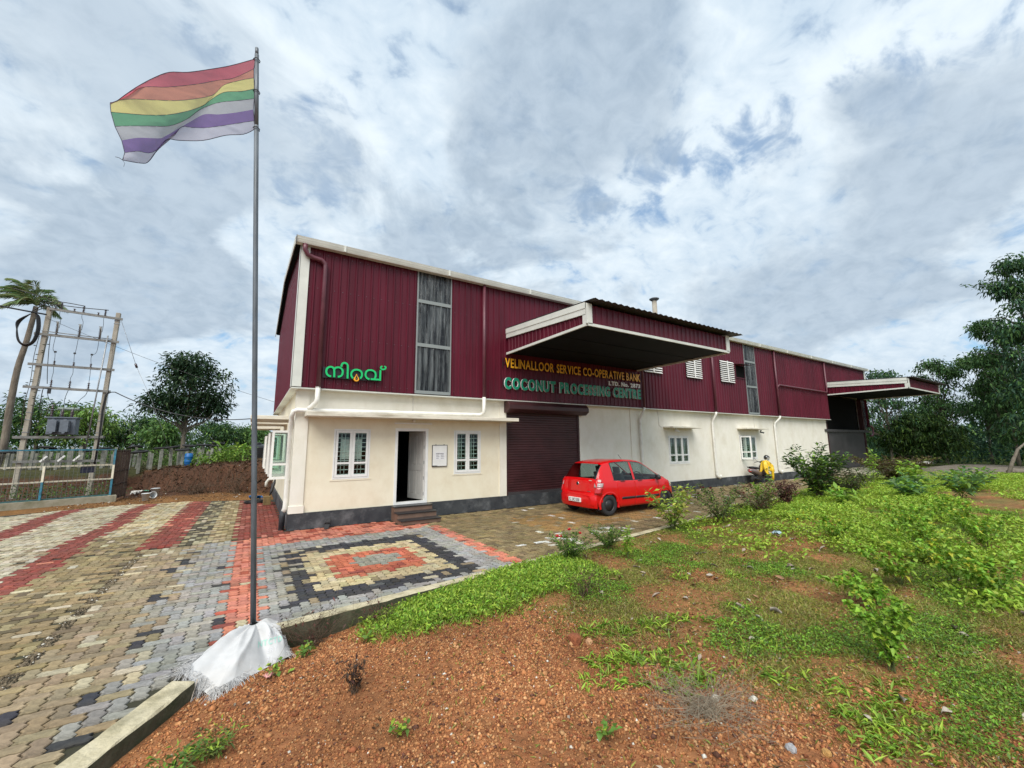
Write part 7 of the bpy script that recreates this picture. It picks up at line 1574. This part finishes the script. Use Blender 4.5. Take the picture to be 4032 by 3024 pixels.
# ---------------------------------------------------------------- individual plants
def plant(name, label, cat, loc, h, n_st, spread, ll, lw, per, col, alt=None, palt=0.15, seed=0, bend=0.3, bare_low=0.15, group=None, clus=1, up=0.35, stem='stem', r=0.006, lean=(0, 0), flowers=None, fcol=None, leafname='foliage'):
    z = float(ground_z(loc[0], loc[1])); root = empty(name, (loc[0], loc[1], z), label, cat, group); g = np.random.RandomState(seed+100); q = MB(); P = []; D = []; T = []
    for k in range(n_st):
        a = 6.28*k/n_st+g.rand()*0.8; rr_ = spread*(0.35+0.65*g.rand()); hh = h*(0.68+0.32*g.rand()) if k else h
        e = np.array([math.cos(a)*rr_*(0 if n_st == 1 else 1)+lean[0], math.sin(a)*rr_*(0 if n_st == 1 else 1)+lean[1], hh]); c0 = np.array([e[0]*bend, e[1]*bend, hh*0.55])
        t = np.linspace(0, 1, 12)[:, None]; sp = 2*c0*t*(1-t)+e*t*t; sp[0] = [g.randn()*0.015, g.randn()*0.015, -0.02]; q.tube([Vector(p) for p in sp[::2]]+[Vector(sp[-1])], [r, r*0.95, r*0.85, r*0.7, r*0.55, r*0.45, r*0.3], 5, cap=False)
        m_ = per; tt_ = bare_low+(1-bare_low)*np.sort(g.rand(m_))**0.85; B_ = np.stack([np.interp(tt_, t[:, 0], sp[:, i]) for i in range(3)], 1)
        an = np.arange(m_)*2.4+g.rand(m_); d = np.stack([np.cos(an), np.sin(an), up+0.4*g.randn(m_)], 1); pet = ll*0.5*(1.25-tt_[:, None])*g.rand(m_, 1)*1.6
        B2 = B_+unit(d)*pet; P.append(np.repeat(B2, clus, 0)); D.append(np.repeat(d, clus, 0)+0.9*g.randn(m_*clus, 3)*(0.25 if clus == 1 else 0.8)); T.append(sp[-1])
    P = np.concatenate(P); D = np.concatenate(D); n = len(P)
    q.build('stems', M[stem], root)
    V, F, C = leaves(P, D, ll*(0.55+0.7*g.rand(n)), lw*(0.6+0.6*g.rand(n)), leaf_colours(n, col, 0.28, alt, palt), 0.45, 0.6); link(leafname, np_mesh(leafname, V, F, M['leaf'], C), root)
    if flowers:
        for k in range(flowers):
            e = T[k % len(T)]*(0.6+0.42*g.rand())+g.randn(3)*0.05; fb = MB(); s_ = 0.042*(0.8+0.4*g.rand())
            for j in range(9): aa = j*2.4; u = j/9; dirv = Vector((math.cos(aa)*(0.3+u), math.sin(aa)*(0.3+u), 1.2-u)).normalized(); sd2 = dirv.cross(Vector((0, 0, 1))).normalized(); c_ = Vector(e); fb.quad(c_, c_+dirv*s_*0.7+sd2*s_*0.5, c_+dirv*s_*1.15, c_+dirv*s_*0.7-sd2*s_*0.5)
            fb.build('flower', M[fcol], root)
    return root
M['rose'] = mat('dark_red_petal', (0.13, 0.006, 0.016), 0.6, var=0.3, scale=40); M['redflower'] = mat('bright_red_petal', (0.55, 0.012, 0.03), 0.6)
plant('tall_weed', 'big bright green weed with lobed leaves on one tall stem in the right foreground', 'weed', (3.97, -9.74), 0.74, 8, 0.27, 0.052, 0.048, 60, (0.22, 0.40, 0.045), LIME, 0.25, 1, clus=2, r=0.005)
WD = [(5.6, -9.15, 0.35, 'low leafy weed right of the biggest foreground weed'), (6.7, -9.1, 0.55, 'lanky weed first in the slanting row at the right, nearest the lone tall weed'), (7.3, -9.5, 0.62, 'lanky weed with yellowing lower leaves at the right edge'), (7.0, -9.9, 0.5, 'bushy weed low at the right edge of the photo'), (8.2, -9.1, 0.72, 'tall slanting weed in the middle of the right-hand row'), (9.2, -8.8, 0.78, 'tall slanting weed behind the middle of the right-hand row'), (10.2, -8.3, 0.75, 'slanting weed at the far end of the right-hand row'), (9.8, -9.4, 0.75, 'dense weed clump at the right edge behind the yellowing one'), (11.6, -8.8, 0.75, 'dense weed clump at the right edge, farther back'), (8.9, -7.6, 0.45, 'lower weed left of the right-hand row'), (13.0, -8.2, 0.7, 'weed clump at the right edge before the gravel clearing')]
for k, (x, y, h, lab) in enumerate(WD): plant('leafy_weed', lab, 'weed', (x, y), h, 8, 0.42, 0.062, 0.052, 40, (0.24, 0.41, 0.045), (0.46, 0.46, 0.05), 0.14, 20+k, clus=2, group='tall weeds on the right', lean=(-0.25, 0.05), bare_low=0.3, r=0.004)
plant('flowering_shrub', 'low dark green shrub dotted with bright red flowers at the kerb', 'shrub', (3.85, -5.62), 0.46, 22, 0.45, 0.06, 0.020, 60, (0.085, 0.15, 0.035), FRESH, 0.3, 2, flowers=5, fcol='redflower', up=0.6, r=0.003)
plant('leafy_shrub', 'feathery dark shrub beside the red-flowered one, further along the kerb', 'shrub', (4.9, -5.45), 0.46, 22, 0.5, 0.06, 0.018, 60, (0.09, 0.155, 0.035), FRESH, 0.25, 3, up=0.6, r=0.003)
plant('young_tree', 'single upright pale green sapling between the red-flowered shrub and the car', 'sapling', (4.75, -6.05), 0.52, 4, 0.09, 0.085, 0.038, 40, (0.24, 0.42, 0.05), LIME, 0.3, 4, up=0.5, r=0.004)
plant('yellow_green_shrub', 'yellow-green shrub with long oval leaves in front of the front wheel of the car', 'shrub', (7.4, -5.0), 1.0, 15, 0.65, 0.15, 0.072, 24, (0.28, 0.40, 0.07), (0.46, 0.46, 0.08), 0.2, 5, up=0.4, r=0.007)
plant('rose_bush', 'straggly rose bush with dark red blooms right of the yellow-green shrub', 'rose bush', (9.2, -5.05), 0.92, 24, 1.15, 0.09, 0.048, 42, (0.095, 0.14, 0.045), (0.20, 0.28, 0.06), 0.3, 6, flowers=10, fcol='rose', stem='twig', up=0.3)
plant('rose_bush', 'second rose bush, half withered, with drooping dark blooms below the scooter', 'rose bush', (11.2, -5.0), 0.85, 22, 1.1, 0.085, 0.045, 38, (0.11, 0.115, 0.05), (0.17, 0.08, 0.055), 0.3, 7, flowers=8, fcol='rose', stem='twig', up=0.2)
plant('withered_shrub', 'reddish brown withered shrub between the scooter and the largest dark shrub', 'shrub', (13.2, -4.75), 0.85, 20, 0.5, 0.09, 0.042, 56, (0.14, 0.065, 0.05), (0.08, 0.04, 0.035), 0.3, 8, stem='twig', up=-0.2)
plant('leafy_shrub', 'fresh green bush in front of the scooter wheels', 'shrub', (11.9, -4.7), 0.74, 13, 0.5, 0.11, 0.06, 40, (0.17, 0.29, 0.045), LIME, 0.25, 9, up=0.4)
plant('large_shrub', 'largest dark shrub with upright leafy shoots in front of the white wall', 'shrub', (15.5, -4.75), 1.9, 24, 1.1, 0.21, 0.07, 64, (0.075, 0.13, 0.045), FRESH, 0.25, 10, stem='twig', r=0.009, up=0.5)
plant('large_shrub', 'twiggy brown-green shrub crowding the right foot of the largest shrub', 'shrub', (16.4, -5.2), 1.1, 30, 1.2, 0.12, 0.045, 70, (0.10, 0.10, 0.05), (0.08, 0.13, 0.035), 0.4, 11, stem='twig', up=0.2)
plant('shrub_shoot', 'single pale shoot with paired leaves left of the largest shrub, against the white wall', 'shoot', (13.9, -3.95), 1.15, 2, 0.18, 0.15, 0.08, 22, (0.14, 0.23, 0.08), LIME, 0.2, 12, bare_low=0.55)
plant('reddish_shrub', 'broad bush of reddish brown leaves in front of the loading ramp', 'shrub', (24.5, -4.3), 1.25, 34, 2.0, 0.16, 0.075, 70, (0.11, 0.075, 0.04), (0.17, 0.19, 0.05), 0.35, 13, stem='twig', up=0.3)
plant('young_tree', 'slim sapling standing before the dark loading door', 'sapling', (22.2, -4.2), 1.6, 3, 0.2, 0.22, 0.10, 26, (0.22, 0.36, 0.06), LIME, 0.3, 14, bare_low=0.35)
plant('leafy_shrub', 'bright green sapling clump right of the reddish bush', 'shrub', (21.5, -5.6), 1.05, 8, 0.5, 0.22, 0.11, 30, (0.22, 0.38, 0.05), LIME, 0.3, 15)
plant('leafy_shrub', 'broad-leaved green plant standing on the weedy ground right of the twiggy shrub', 'shrub', (14.0, -6.0), 0.5, 8, 0.5, 0.28, 0.12, 10, (0.22, 0.37, 0.05), LIME, 0.2, 16, up=0.6)
RW = [(19.0, -7.4, 0.8, 'broad-leaved bluish green plant at the right edge, near one of a pair'), (22.0, -7.2, 0.95, 'broad-leaved bluish green plant at the right edge, far one of a pair'), (17.2, -6.6, 0.55, 'round leafy plant in the weeds below the gravel clearing'), (20.0, -5.9, 0.65, 'leafy plant at the near rim of the gravel clearing')]
for k, (x, y, h, lab) in enumerate(RW): plant('broadleaf_weed', lab, 'weed', (x, y), h, 10, 0.7, 0.24, 0.11, 22, (0.11, 0.22, 0.075), FRESH, 0.35, 60+k, group='broad-leaved plants by the clearing', up=0.4)
# banana plants and crops on the bank
for k, (x, y, lab) in enumerate(((-2.3, 15.6, 'small banana plant left of the pair on top of the bank'), (-1.45, 15.3, 'banana plant with upright leaves beside the black water tank'))):
    plant('banana_plant', lab, 'banana plant', (x, y), 0.75, 5, 0.35, 0.62, 0.17, 3, (0.15, 0.27, 0.04), LIME, 0.3, 70+k, bare_low=0.7, group='banana plants on the bank', r=0.03, up=0.7)
foliage_mass('bank_crops', -3.2, -0.9, 14.0, 1.8, 0.3, 0.85, 900, (0.14, 0.24, 0.035), 0.2, 84)
# ================================================================== posts, tank, barrel, litter and odds and ends
def gz1(x, y): return float(ground_z(x, y))
M['postc'] = mat('lichen_post', (0.36, 0.36, 0.31), 0.95, col2=(0.20, 0.21, 0.18), scale=6, bump=0.3)
# field of concrete plant posts, some topped with an old tyre
pm = {}
def post_mesh(h): q = MB(); q.obox((0, 0, h/2), (0.055, 0, 0), (0, 0.05, 0), (0.01, 0, h/2)); return q.mesh('post', M['postc'])
pm = [post_mesh(h) for h in (0.85, 0.95, 0.78, 1.05)]
q = MB(); q.lathe([(0.16, -0.04), (0.24, -0.05), (0.30, -0.03), (0.31, 0.0), (0.30, 0.03), (0.24, 0.05), (0.16, 0.04)], (0, 0, 0), 18, cap=False); tyre_me = q.mesh('tyre_top', M['rubber'])
rr = random.Random(31); k = 0; nth = 0; ORD = 'first second third fourth fifth sixth seventh eighth ninth tenth eleventh twelfth thirteenth fourteenth fifteenth sixteenth seventeenth eighteenth'.split()
for x in np.arange(-11.6, -2.3, 0.15):
    y = 14.9+1.9*((k*0.618) % 1.0)+(1.2 if x < -6 else 0); h = (k*7) % 4; xx = x+rr.uniform(-0.05, 0.05)
    cap_ = (k % 4 == 1 and x > -6.2) or (k % 7 == 3)
    r = empty('plant_post', (xx, y, gz1(xx, y)-0.05), ('%s from the left of the posts topped with an old black tyre, behind the bank' % ORD[nth]) if cap_ else 'grey concrete plant post with a bare top on the field behind the bank', 'post', 'tyre-topped posts of the field' if cap_ else 'bare posts of the field', rr.uniform(-0.4, 0.4))
    o = link('shaft', pm[h], r); o.rotation_euler = (rr.uniform(-0.06, 0.06), rr.uniform(-0.06, 0.06), 0)
    if cap_: o = link('tyre_top', tyre_me, r); o.location.z = (0.85, 0.95, 0.78, 1.05)[h]+0.02; o.rotation_euler = (rr.uniform(-0.15, 0.15), rr.uniform(-0.15, 0.15), 0)
    k += 1; nth += int(cap_)
M['bluep'] = mat('blue_plastic', (0.01, 0.13, 0.38), 0.45, var=0.2, scale=6)
b = empty('blue_barrel', (-3.52, 15.0, gz1(-3.52, 15.0)-0.02), 'bright blue plastic barrel beside the trunk of the round tree', 'barrel')
q = MB(); q.lathe([(0.0, 0.0), (0.155, 0.0), (0.17, 0.03), (0.17, 0.2), (0.18, 0.22), (0.17, 0.24), (0.17, 0.42), (0.18, 0.44), (0.17, 0.46), (0.165, 0.60), (0.14, 0.62), (0.0, 0.62)], (0, 0, 0), 20); q.build('drum', M['bluep'], b)
q = MB(); q.lathe([(0.0, 0.62), (0.03, 0.62), (0.03, 0.645), (0.0, 0.645)], (0.07, 0.03, 0), 10); q.build('bung', M['black'], b)
b = empty('water_tank', (-0.62, 16.2, gz1(-0.62, 16.2)-0.02), 'squat black plastic water tank on the bank behind the flagpole', 'water tank')
q = MB(); prof = [(0.0, 0.0), (0.50, 0.0)]
for i in range(6): z = 0.08+0.10*i; prof += [(0.52, z), (0.535, z+0.04), (0.52, z+0.08)]
prof += [(0.50, 0.70), (0.40, 0.78), (0.24, 0.84), (0.0, 0.85)]; q.lathe(prof, (0, 0, 0), 28); q.build('tank_body', M['black'], b)
q = MB(); q.lathe([(0.0, 0.84), (0.2, 0.84), (0.21, 0.90), (0.18, 0.93), (0.0, 0.94)], (0, 0, 0), 18); q.build('tank_lid', M['black'], b)
# buckets and pots at the far edge of the paving
M['pale'] = mat('pale_plastic', (0.62, 0.66, 0.68), 0.5, var=0.15, scale=8)
for x, y, rot, s_, lab in ((-4.12, 9.45, (0, 0, 0), 1.0, 'white plastic bucket standing nearest the paving edge'), (-4.15, 10.3, (R(80), 0, 0.6), 1.0, 'pale bucket lying on its side behind the standing one'), (-4.1, 11.1, (0, 0, 0), 1.15, 'grey upturned bucket farthest from the paving, by the bank')):
    b = empty('bucket', (x, y, gz1(x, y)+(0.10 if rot[0] else 0)), lab, 'bucket', 'buckets left on the yard'); b.rotation_euler = rot; b.scale = (s_,)*3
    q = MB(); q.lathe([(0.0, 0.0), (0.095, 0.0), (0.125, 0.26), (0.135, 0.26), (0.135, 0.275), (0.115, 0.275), (0.09, 0.02), (0.0, 0.02)], (0, 0, 0), 18); q.build('pail', M['pale'], b)
    q = MB(); q.tube([(0.13*math.cos(a), -0.02-0.03*math.sin(a), 0.26-0.12*math.sin(a)) for a in np.linspace(0, math.pi, 10)], 0.004, 5); q.build('bail', M['steel'], b)
M['white_rag'] = mat('pale_scrap', (0.62, 0.60, 0.55), 0.8, var=0.2, scale=14)
def scrap(name, lab, loc, s_, m_, cat, seed, flat=0.35, group=None):
    g = np.random.RandomState(seed); q = MB(); n = 7; Z = gz1(loc[0], loc[1])
    q.grid([[((i/n-0.5)*s_[0]+g.randn()*s_[0]*0.06, (j/n-0.5)*s_[1]+g.randn()*s_[1]*0.06, 0.012+max(0, g.rand()*s_[0]*flat)) for j in range(n+1)] for i in range(n+1)]); o = q.build(name, m_); o.location = (loc[0], loc[1], Z if len(loc) < 3 else loc[2]); o.rotation_euler.z = g.rand()*6; so = o.modifiers.new('d', 'SOLIDIFY'); so.thickness = 0.004; return tag(o, lab, cat, group)
scrap('plastic_bag', 'mint green plastic scrap on top of the bank behind the fence end', (-4.75, 13.3), (0.22, 0.16), mat('mint_plastic', (0.20, 0.60, 0.42), 0.5), 'bag', 1)
scrap('plastic_bag', 'white plastic scrap on the bank beside the rusty panel', (-4.95, 12.9), (0.35, 0.2), M['white_rag'], 'bag', 2)
scrap('plastic_bag', 'dirty white sheet lying at the foot of the bank', (-4.9, 12.2), (0.45, 0.25), M['white_rag'], 'bag', 3)
scrap('blue_tarpaulin', 'small heap of blue plastic by the black hose near the gable', (-0.62, 7.35, -0.005), (0.42, 0.22), M['bluep'], 'tarpaulin', 4)
scrap('plastic_bottle_scrap', 'pale blue crushed plastic in the grass in front of the rose bushes', (8.53, -6.67), (0.16, 0.13), mat('pale_blue_plastic', (0.35, 0.48, 0.55), 0.35), 'litter', 5)
# coil of black hose, block with folded umbrella by the gable
q = MB()
for k in range(5): r = 0.26+0.03*(k % 3); q.tube([(-0.62+r*1.25*math.cos(a)+0.02*k, 6.2+r*math.sin(a), 0.02+0.016*k+0.01*math.sin(3*a+k)) for a in np.linspace(0, 2*math.pi, 30)], 0.013, 6)
tag(q.build('hose_coil', M['black']), 'coil of black hose lying on the red paving left of the gable', 'hose')
q = MB(); q.box(-0.42, -0.19, 5.25, 5.46, 0.0, 0.29); bl_ = q.build('stone_block', mat('ochre_block', (0.20, 0.14, 0.06), 0.95, var=0.3, scale=9, bump=0.4)); tag(bevel(bl_, 0.012), 'ochre building block standing against the gable plinth', 'block')
u = empty('folded_umbrella', (-0.22, 5.45, 0.29), 'folded black umbrella leaning on the ochre block at the gable', 'umbrella')
q = MB(); q.tube([(-0.02, 0, 0.0), (0.03, 0.05, 0.15), (0.10, 0.12, 0.42), (0.13, 0.15, 0.58)], [0.015, 0.05, 0.045, 0.012], 9); q.build('canopy', M['black'], u); q = MB(); q.tube([(0.13, 0.15, 0.58), (0.15, 0.17, 0.68), (0.13, 0.2, 0.72)], 0.009, 6); q.build('handle', M['rubber'], u)
# black sandal leaning on the plinth
u = empty('black_sandal', (0.86, -0.26, 0.0), 'black rubber sandal propped on its toe against the dark plinth left of the steps', 'sandal')
def sole(t, w): return 0.5*w*(0.75+0.35*math.sin(math.pi*(0.15+0.8*t))-0.18*math.exp(-((t-0.55)/0.18)**2))
q = MB(); ts = np.linspace(0, 1, 14); ln = 0.29; ax = Vector((0.28, 0.62, 0.73)).normalized(); sd3 = Vector((0.9, -0.4, 0)).normalized(); nn = ax.cross(sd3)
P = [[Vector((-0.10, -0.06, 0.01))+ax*ln*t+sd3*sole(t, 0.105)*s_+nn*o_ for s_, o_ in ((-1, 0), (-1, 0.022), (1, 0.022), (1, 0), (-1, 0))] for t in ts]; q.grid(P, smooth=False); q.face(range(5)); fix_normals(q.build('sole', M['rubber'], u))
q = MB(); q.tube([Vector((-0.10, -0.06, 0.01))+ax*ln*0.5+sd3*0.055*math.cos(a)+nn*(0.02-0.07*math.sin(a)*-1*-1) for a in np.linspace(0, math.pi, 9)], 0.014, 6); q.build('strap', M['rubber'], u)
# brick-red stone and its pale neighbour
def rock(name, lab, x, y, r, col, seed, cat='stone', flat=0.8):
    bm = bmesh.new(); bmesh.ops.create_icosphere(bm, subdivisions=2, radius=r)
    for v in bm.verts: n_ = mn.noise(v.co*(1.6/r)+Vector((seed*3.1, 0, 0))); v.co *= 1+0.28*n_; v.co.x *= 0.9; v.co.z *= flat; v.co.z = min(v.co.z, r*0.72)
    me = bpy.data.meshes.new(name); bm.to_mesh(me); bm.free(); me.materials.append(mat('stone', col, 0.95, var=0.3, scale=30, bump=0.5, bscale=60)); o = link(name, me); o.location = (x, y, gz1(x, y)+r*0.4); return tag(o, lab, cat)
rock('brick_stone', 'rounded brick-red laterite stone in the gravel, the biggest one', 2.02, -7.83, 0.075, (0.24, 0.075, 0.03), 1, flat=1.05)
rock('pale_stone', 'small pale orange stone touching the biggest red stone', 2.13, -7.92, 0.04, (0.48, 0.27, 0.14), 2)
rock('grey_stone', 'grey stone by the bottom edge of the photo, first of a few', 2.21, -9.72, 0.035, (0.36, 0.36, 0.37), 3); rock('grey_stone', 'ochre stone among the grey ones at the bottom edge', 2.36, -9.86, 0.03, (0.45, 0.25, 0.08), 4)
# fallen leaves, scattered litter
def leaf_me(name, col, L_, W_, curl):
    q = MB(); n = 6
    q.grid([[(L_*(i/n-0.5), W_*0.5*math.sin(math.pi*min(0.97, max(0.03, i/n)))*s_, curl*(abs(s_)+0.4*math.sin(4*i/n))) for s_ in (-1, 0, 1)] for i in range(n+1)]); me = q.mesh(name, mat('dry_leaf', col, 0.8, var=0.3, scale=30)); return me
LM = [leaf_me('fallen_leaf', (0.36, 0.29, 0.23), 0.12, 0.045, 0.022), leaf_me('fallen_leaf', (0.42, 0.37, 0.31), 0.10, 0.05, 0.028), leaf_me('fallen_leaf', (0.30, 0.17, 0.09), 0.11, 0.04, 0.02)]
g = np.random.RandomState(77)
X, Y = scatter(900, 0.5, 9.5, -10.9, -4.8, lambda x, y: 0.25+0.75*smooth(2.5, 4.5, x-0.3*(y+8)), 78, 130)
for k, (x, y) in enumerate(zip(X, Y)):
    o = link('fallen_leaf', LM[g.choice(3, p=[0.45, 0.35, 0.2])]); o.location = (x, y, gz1(x, y)+0.022); o.rotation_euler = (g.randn()*0.35, g.randn()*0.35, g.rand()*6.28); s_ = 0.6+0.7*g.rand(); o.scale = (s_,)*3
    tag(o, 'dry curled leaf lying on the weedy ground', 'leaf', 'dry leaves scattered on the ground')
for x, y, lab in ((11.06, -6.11, 'large bright yellow leaf standing up from the bare red soil'), (10.2, -6.35, 'smaller yellow leaf lying left of the large one on the red soil')):
    q = MB(); q.grid([[(0.13*(i/8-0.5), 0.02*math.sin(i), 0.14*math.sin(math.pi*min(0.98, max(0.02, i/8)))*s_+0.10) for s_ in (-0.6, 0, 0.6)] for i in range(9)]); o = fix_normals(q.build('yellow_leaf', mat('yellow_leaf', (0.75, 0.58, 0.02), 0.5, transl=0.3))); o.location = (x, y, gz1(x, y)); o.scale = (1, 1, 1) if x > 11 else (0.7,)*3; tag(o, lab, 'leaf')
o = LM and link('green_leaf', leaf_me('green_leaf', (0.22, 0.36, 0.04), 0.09, 0.04, 0.008)); o.location = (-0.42, -6.75, gz1(-0.42, -6.75)+0.02); o.rotation_euler.z = 0.9; tag(o, 'single fresh green leaf on the gravel right of the white sack', 'leaf')
scrap('pink_scrap', 'scrap of pink plastic on the red gravel right of the sack threads', (-0.60, -6.72), (0.07, 0.05), mat('pink_plastic', (0.62, 0.30, 0.28), 0.5), 'litter', 9, 0.5)
q = MB(); q.tube([(-1.12, -6.62, 0.0), (-1.16, -6.80, -0.17), (-1.3, -7.0, -0.2), (-1.34, -7.2, -0.2)], 0.004, 5); tag(q.build('dry_root', mat('pale_root', (0.55, 0.45, 0.36), 0.8)), 'thin pale root trailing from the kerb below the sack', 'root')
for k, (x, y) in enumerate(((-0.30, -6.42), (-0.55, -6.68), (-1.05, -7.6), (0.12, -8.2), (1.3, -9.0), (-0.22, -6.3), (0.3, -6.55))):
    plant('seedling', ('small green creeper at the right corner of the white sack', 'seedling with round leaves in front of the sack', 'fresh seedling below the left kerb', 'small seedling alone on the red gravel', 'tiny seedling near the bottom edge of the photo', 'low green sprig between the sack and the dry twigs', 'low green sprig in front of the dry twigs')[k], 'seedling', (x, y), 0.10, 5, 0.10, 0.055, 0.042, 5, (0.13, 0.24, 0.04), LIME, 0.3, 90+k, r=0.002, bare_low=0.3)
plant('kerb_plant', 'grassy green plant in the shadow under the left kerb at the bottom edge', 'plant', (-1.15, -7.75), 0.16, 18, 0.18, 0.06, 0.018, 10, (0.10, 0.18, 0.035), FRESH, 0.3, 99, r=0.002)
plant('kerb_plant', 'mossy feathery plant on the gravel right of the left kerb', 'plant', (-0.95, -7.62), 0.14, 22, 0.2, 0.05, 0.012, 12, (0.13, 0.20, 0.04), LIME, 0.3, 98, r=0.002)
# grey gravel clearing at the right, with white bags
M['clearing'] = mat('grey_gravel', (0.20, 0.17, 0.135), 0.95, col2=(0.11, 0.09, 0.06), scale=1.2, bump=0.6, bscale=25)
q = MB(); n = 40; pts = [(35.0+13.0*math.cos(a)*(1+0.15*math.sin(3*a)), -4.2+3.6*math.sin(a)*(1+0.2*math.cos(2*a)+0.1*math.sin(5*a))) for a in np.linspace(0, 2*math.pi, n, endpoint=False)]
b0 = 0; q.v = [(35.0, -4.2, gz1(35, -4.2)+0.20)]+[(x, y, gz1(x, y)+0.012) for x, y in pts]+[(35+(x-35)*0.6, -4.2+(y+4.2)*0.6, gz1(35+(x-35)*0.6, -4.2+(y+4.2)*0.6)+0.16) for x, y in pts]
for i in range(n): j = (i+1) % n; q.face((1+i, 1+j, 1+n+j, 1+n+i)); q.face((1+n+i, 1+n+j, 0))
o = q.build('gravel_clearing', M['clearing']); tag(o, kind='structure'); o['label'] = 'grey gravel clearing beside the loading ramp'
scrap('white_bags', 'white bags lying at the far rim of the gravel clearing', (43.5, -1.0, 0.2), (1.3, 0.6), M['white'], 'bag', 12, 0.2)
q = MB(); q.tube([(33.0, -6.5, 0.1), (33.6, -6.7, 0.9), (33.9, -6.9, 1.5), (35.0, -7.2, 2.0)], [0.09, 0.08, 0.06, 0.03], 8); q.tube([(33.2, -6.5, 0.35), (34.6, -7.3, 0.3), (36.2, -8.2, 0.25)], [0.08, 0.07, 0.05], 7); tag(q.build('fallen_branch', M['bark']), 'pale fallen branch at the right edge of the gravel clearing', 'branch')
# roots hanging from the cut bank
q = MB(); rr = random.Random(18)
for k in range(420):
    x = rr.uniform(-5.2, 0.2); by = float(np.clip(9.7+(x+0.2)*(-0.88), 9.75, 14.8)); y = by+rr.uniform(-0.1, 1.5); z = gz1(x, y); l = rr.uniform(0.12, 0.55); dx = rr.uniform(-0.5, 0.5)*l
    q.tube([(x, y-0.02, z+0.02), (x+dx*0.5, y-0.10, z-l*0.35+0.06), (x+dx, y-0.22, max(gz1(x+dx, y-0.22)+0.02, z-l*0.8))], 0.006, 3, cap=False)
tag(q.build('bank_roots', M['twig']), kind='stuff')
# security: loose twigs on the yard
q = MB(); rr = random.Random(8)
for k in range(70): x, y = rr.uniform(-5.0, -0.4), rr.uniform(8.6, 12.6); z = gz1(x, y)+0.03; a = rr.random()*3.14; l = rr.uniform(0.1, 0.5); q.tube([(x, y, z), (x+l*math.cos(a), y+l*math.sin(a)*0.4, z+rr.uniform(0, 0.18))], 0.006, 4, cap=False)
o = q.build('yard_twigs', M['twig']); tag(o, kind='stuff')
twig_bush('dead_branch', 'grey dead branch lying at the foot of the bank left of the gable', (-1.4, 10.0), 0.9, 0.7, 16, 33, r=0.012, leafn=50, lcol=(0.08, 0.05, 0.03))
twig_bush('dead_branch', 'cut brushwood piled on the brown bank below the posts', (-2.8, 11.2), 0.5, 1.0, 26, 34, r=0.009, leafn=120, lcol=(0.10, 0.055, 0.03))
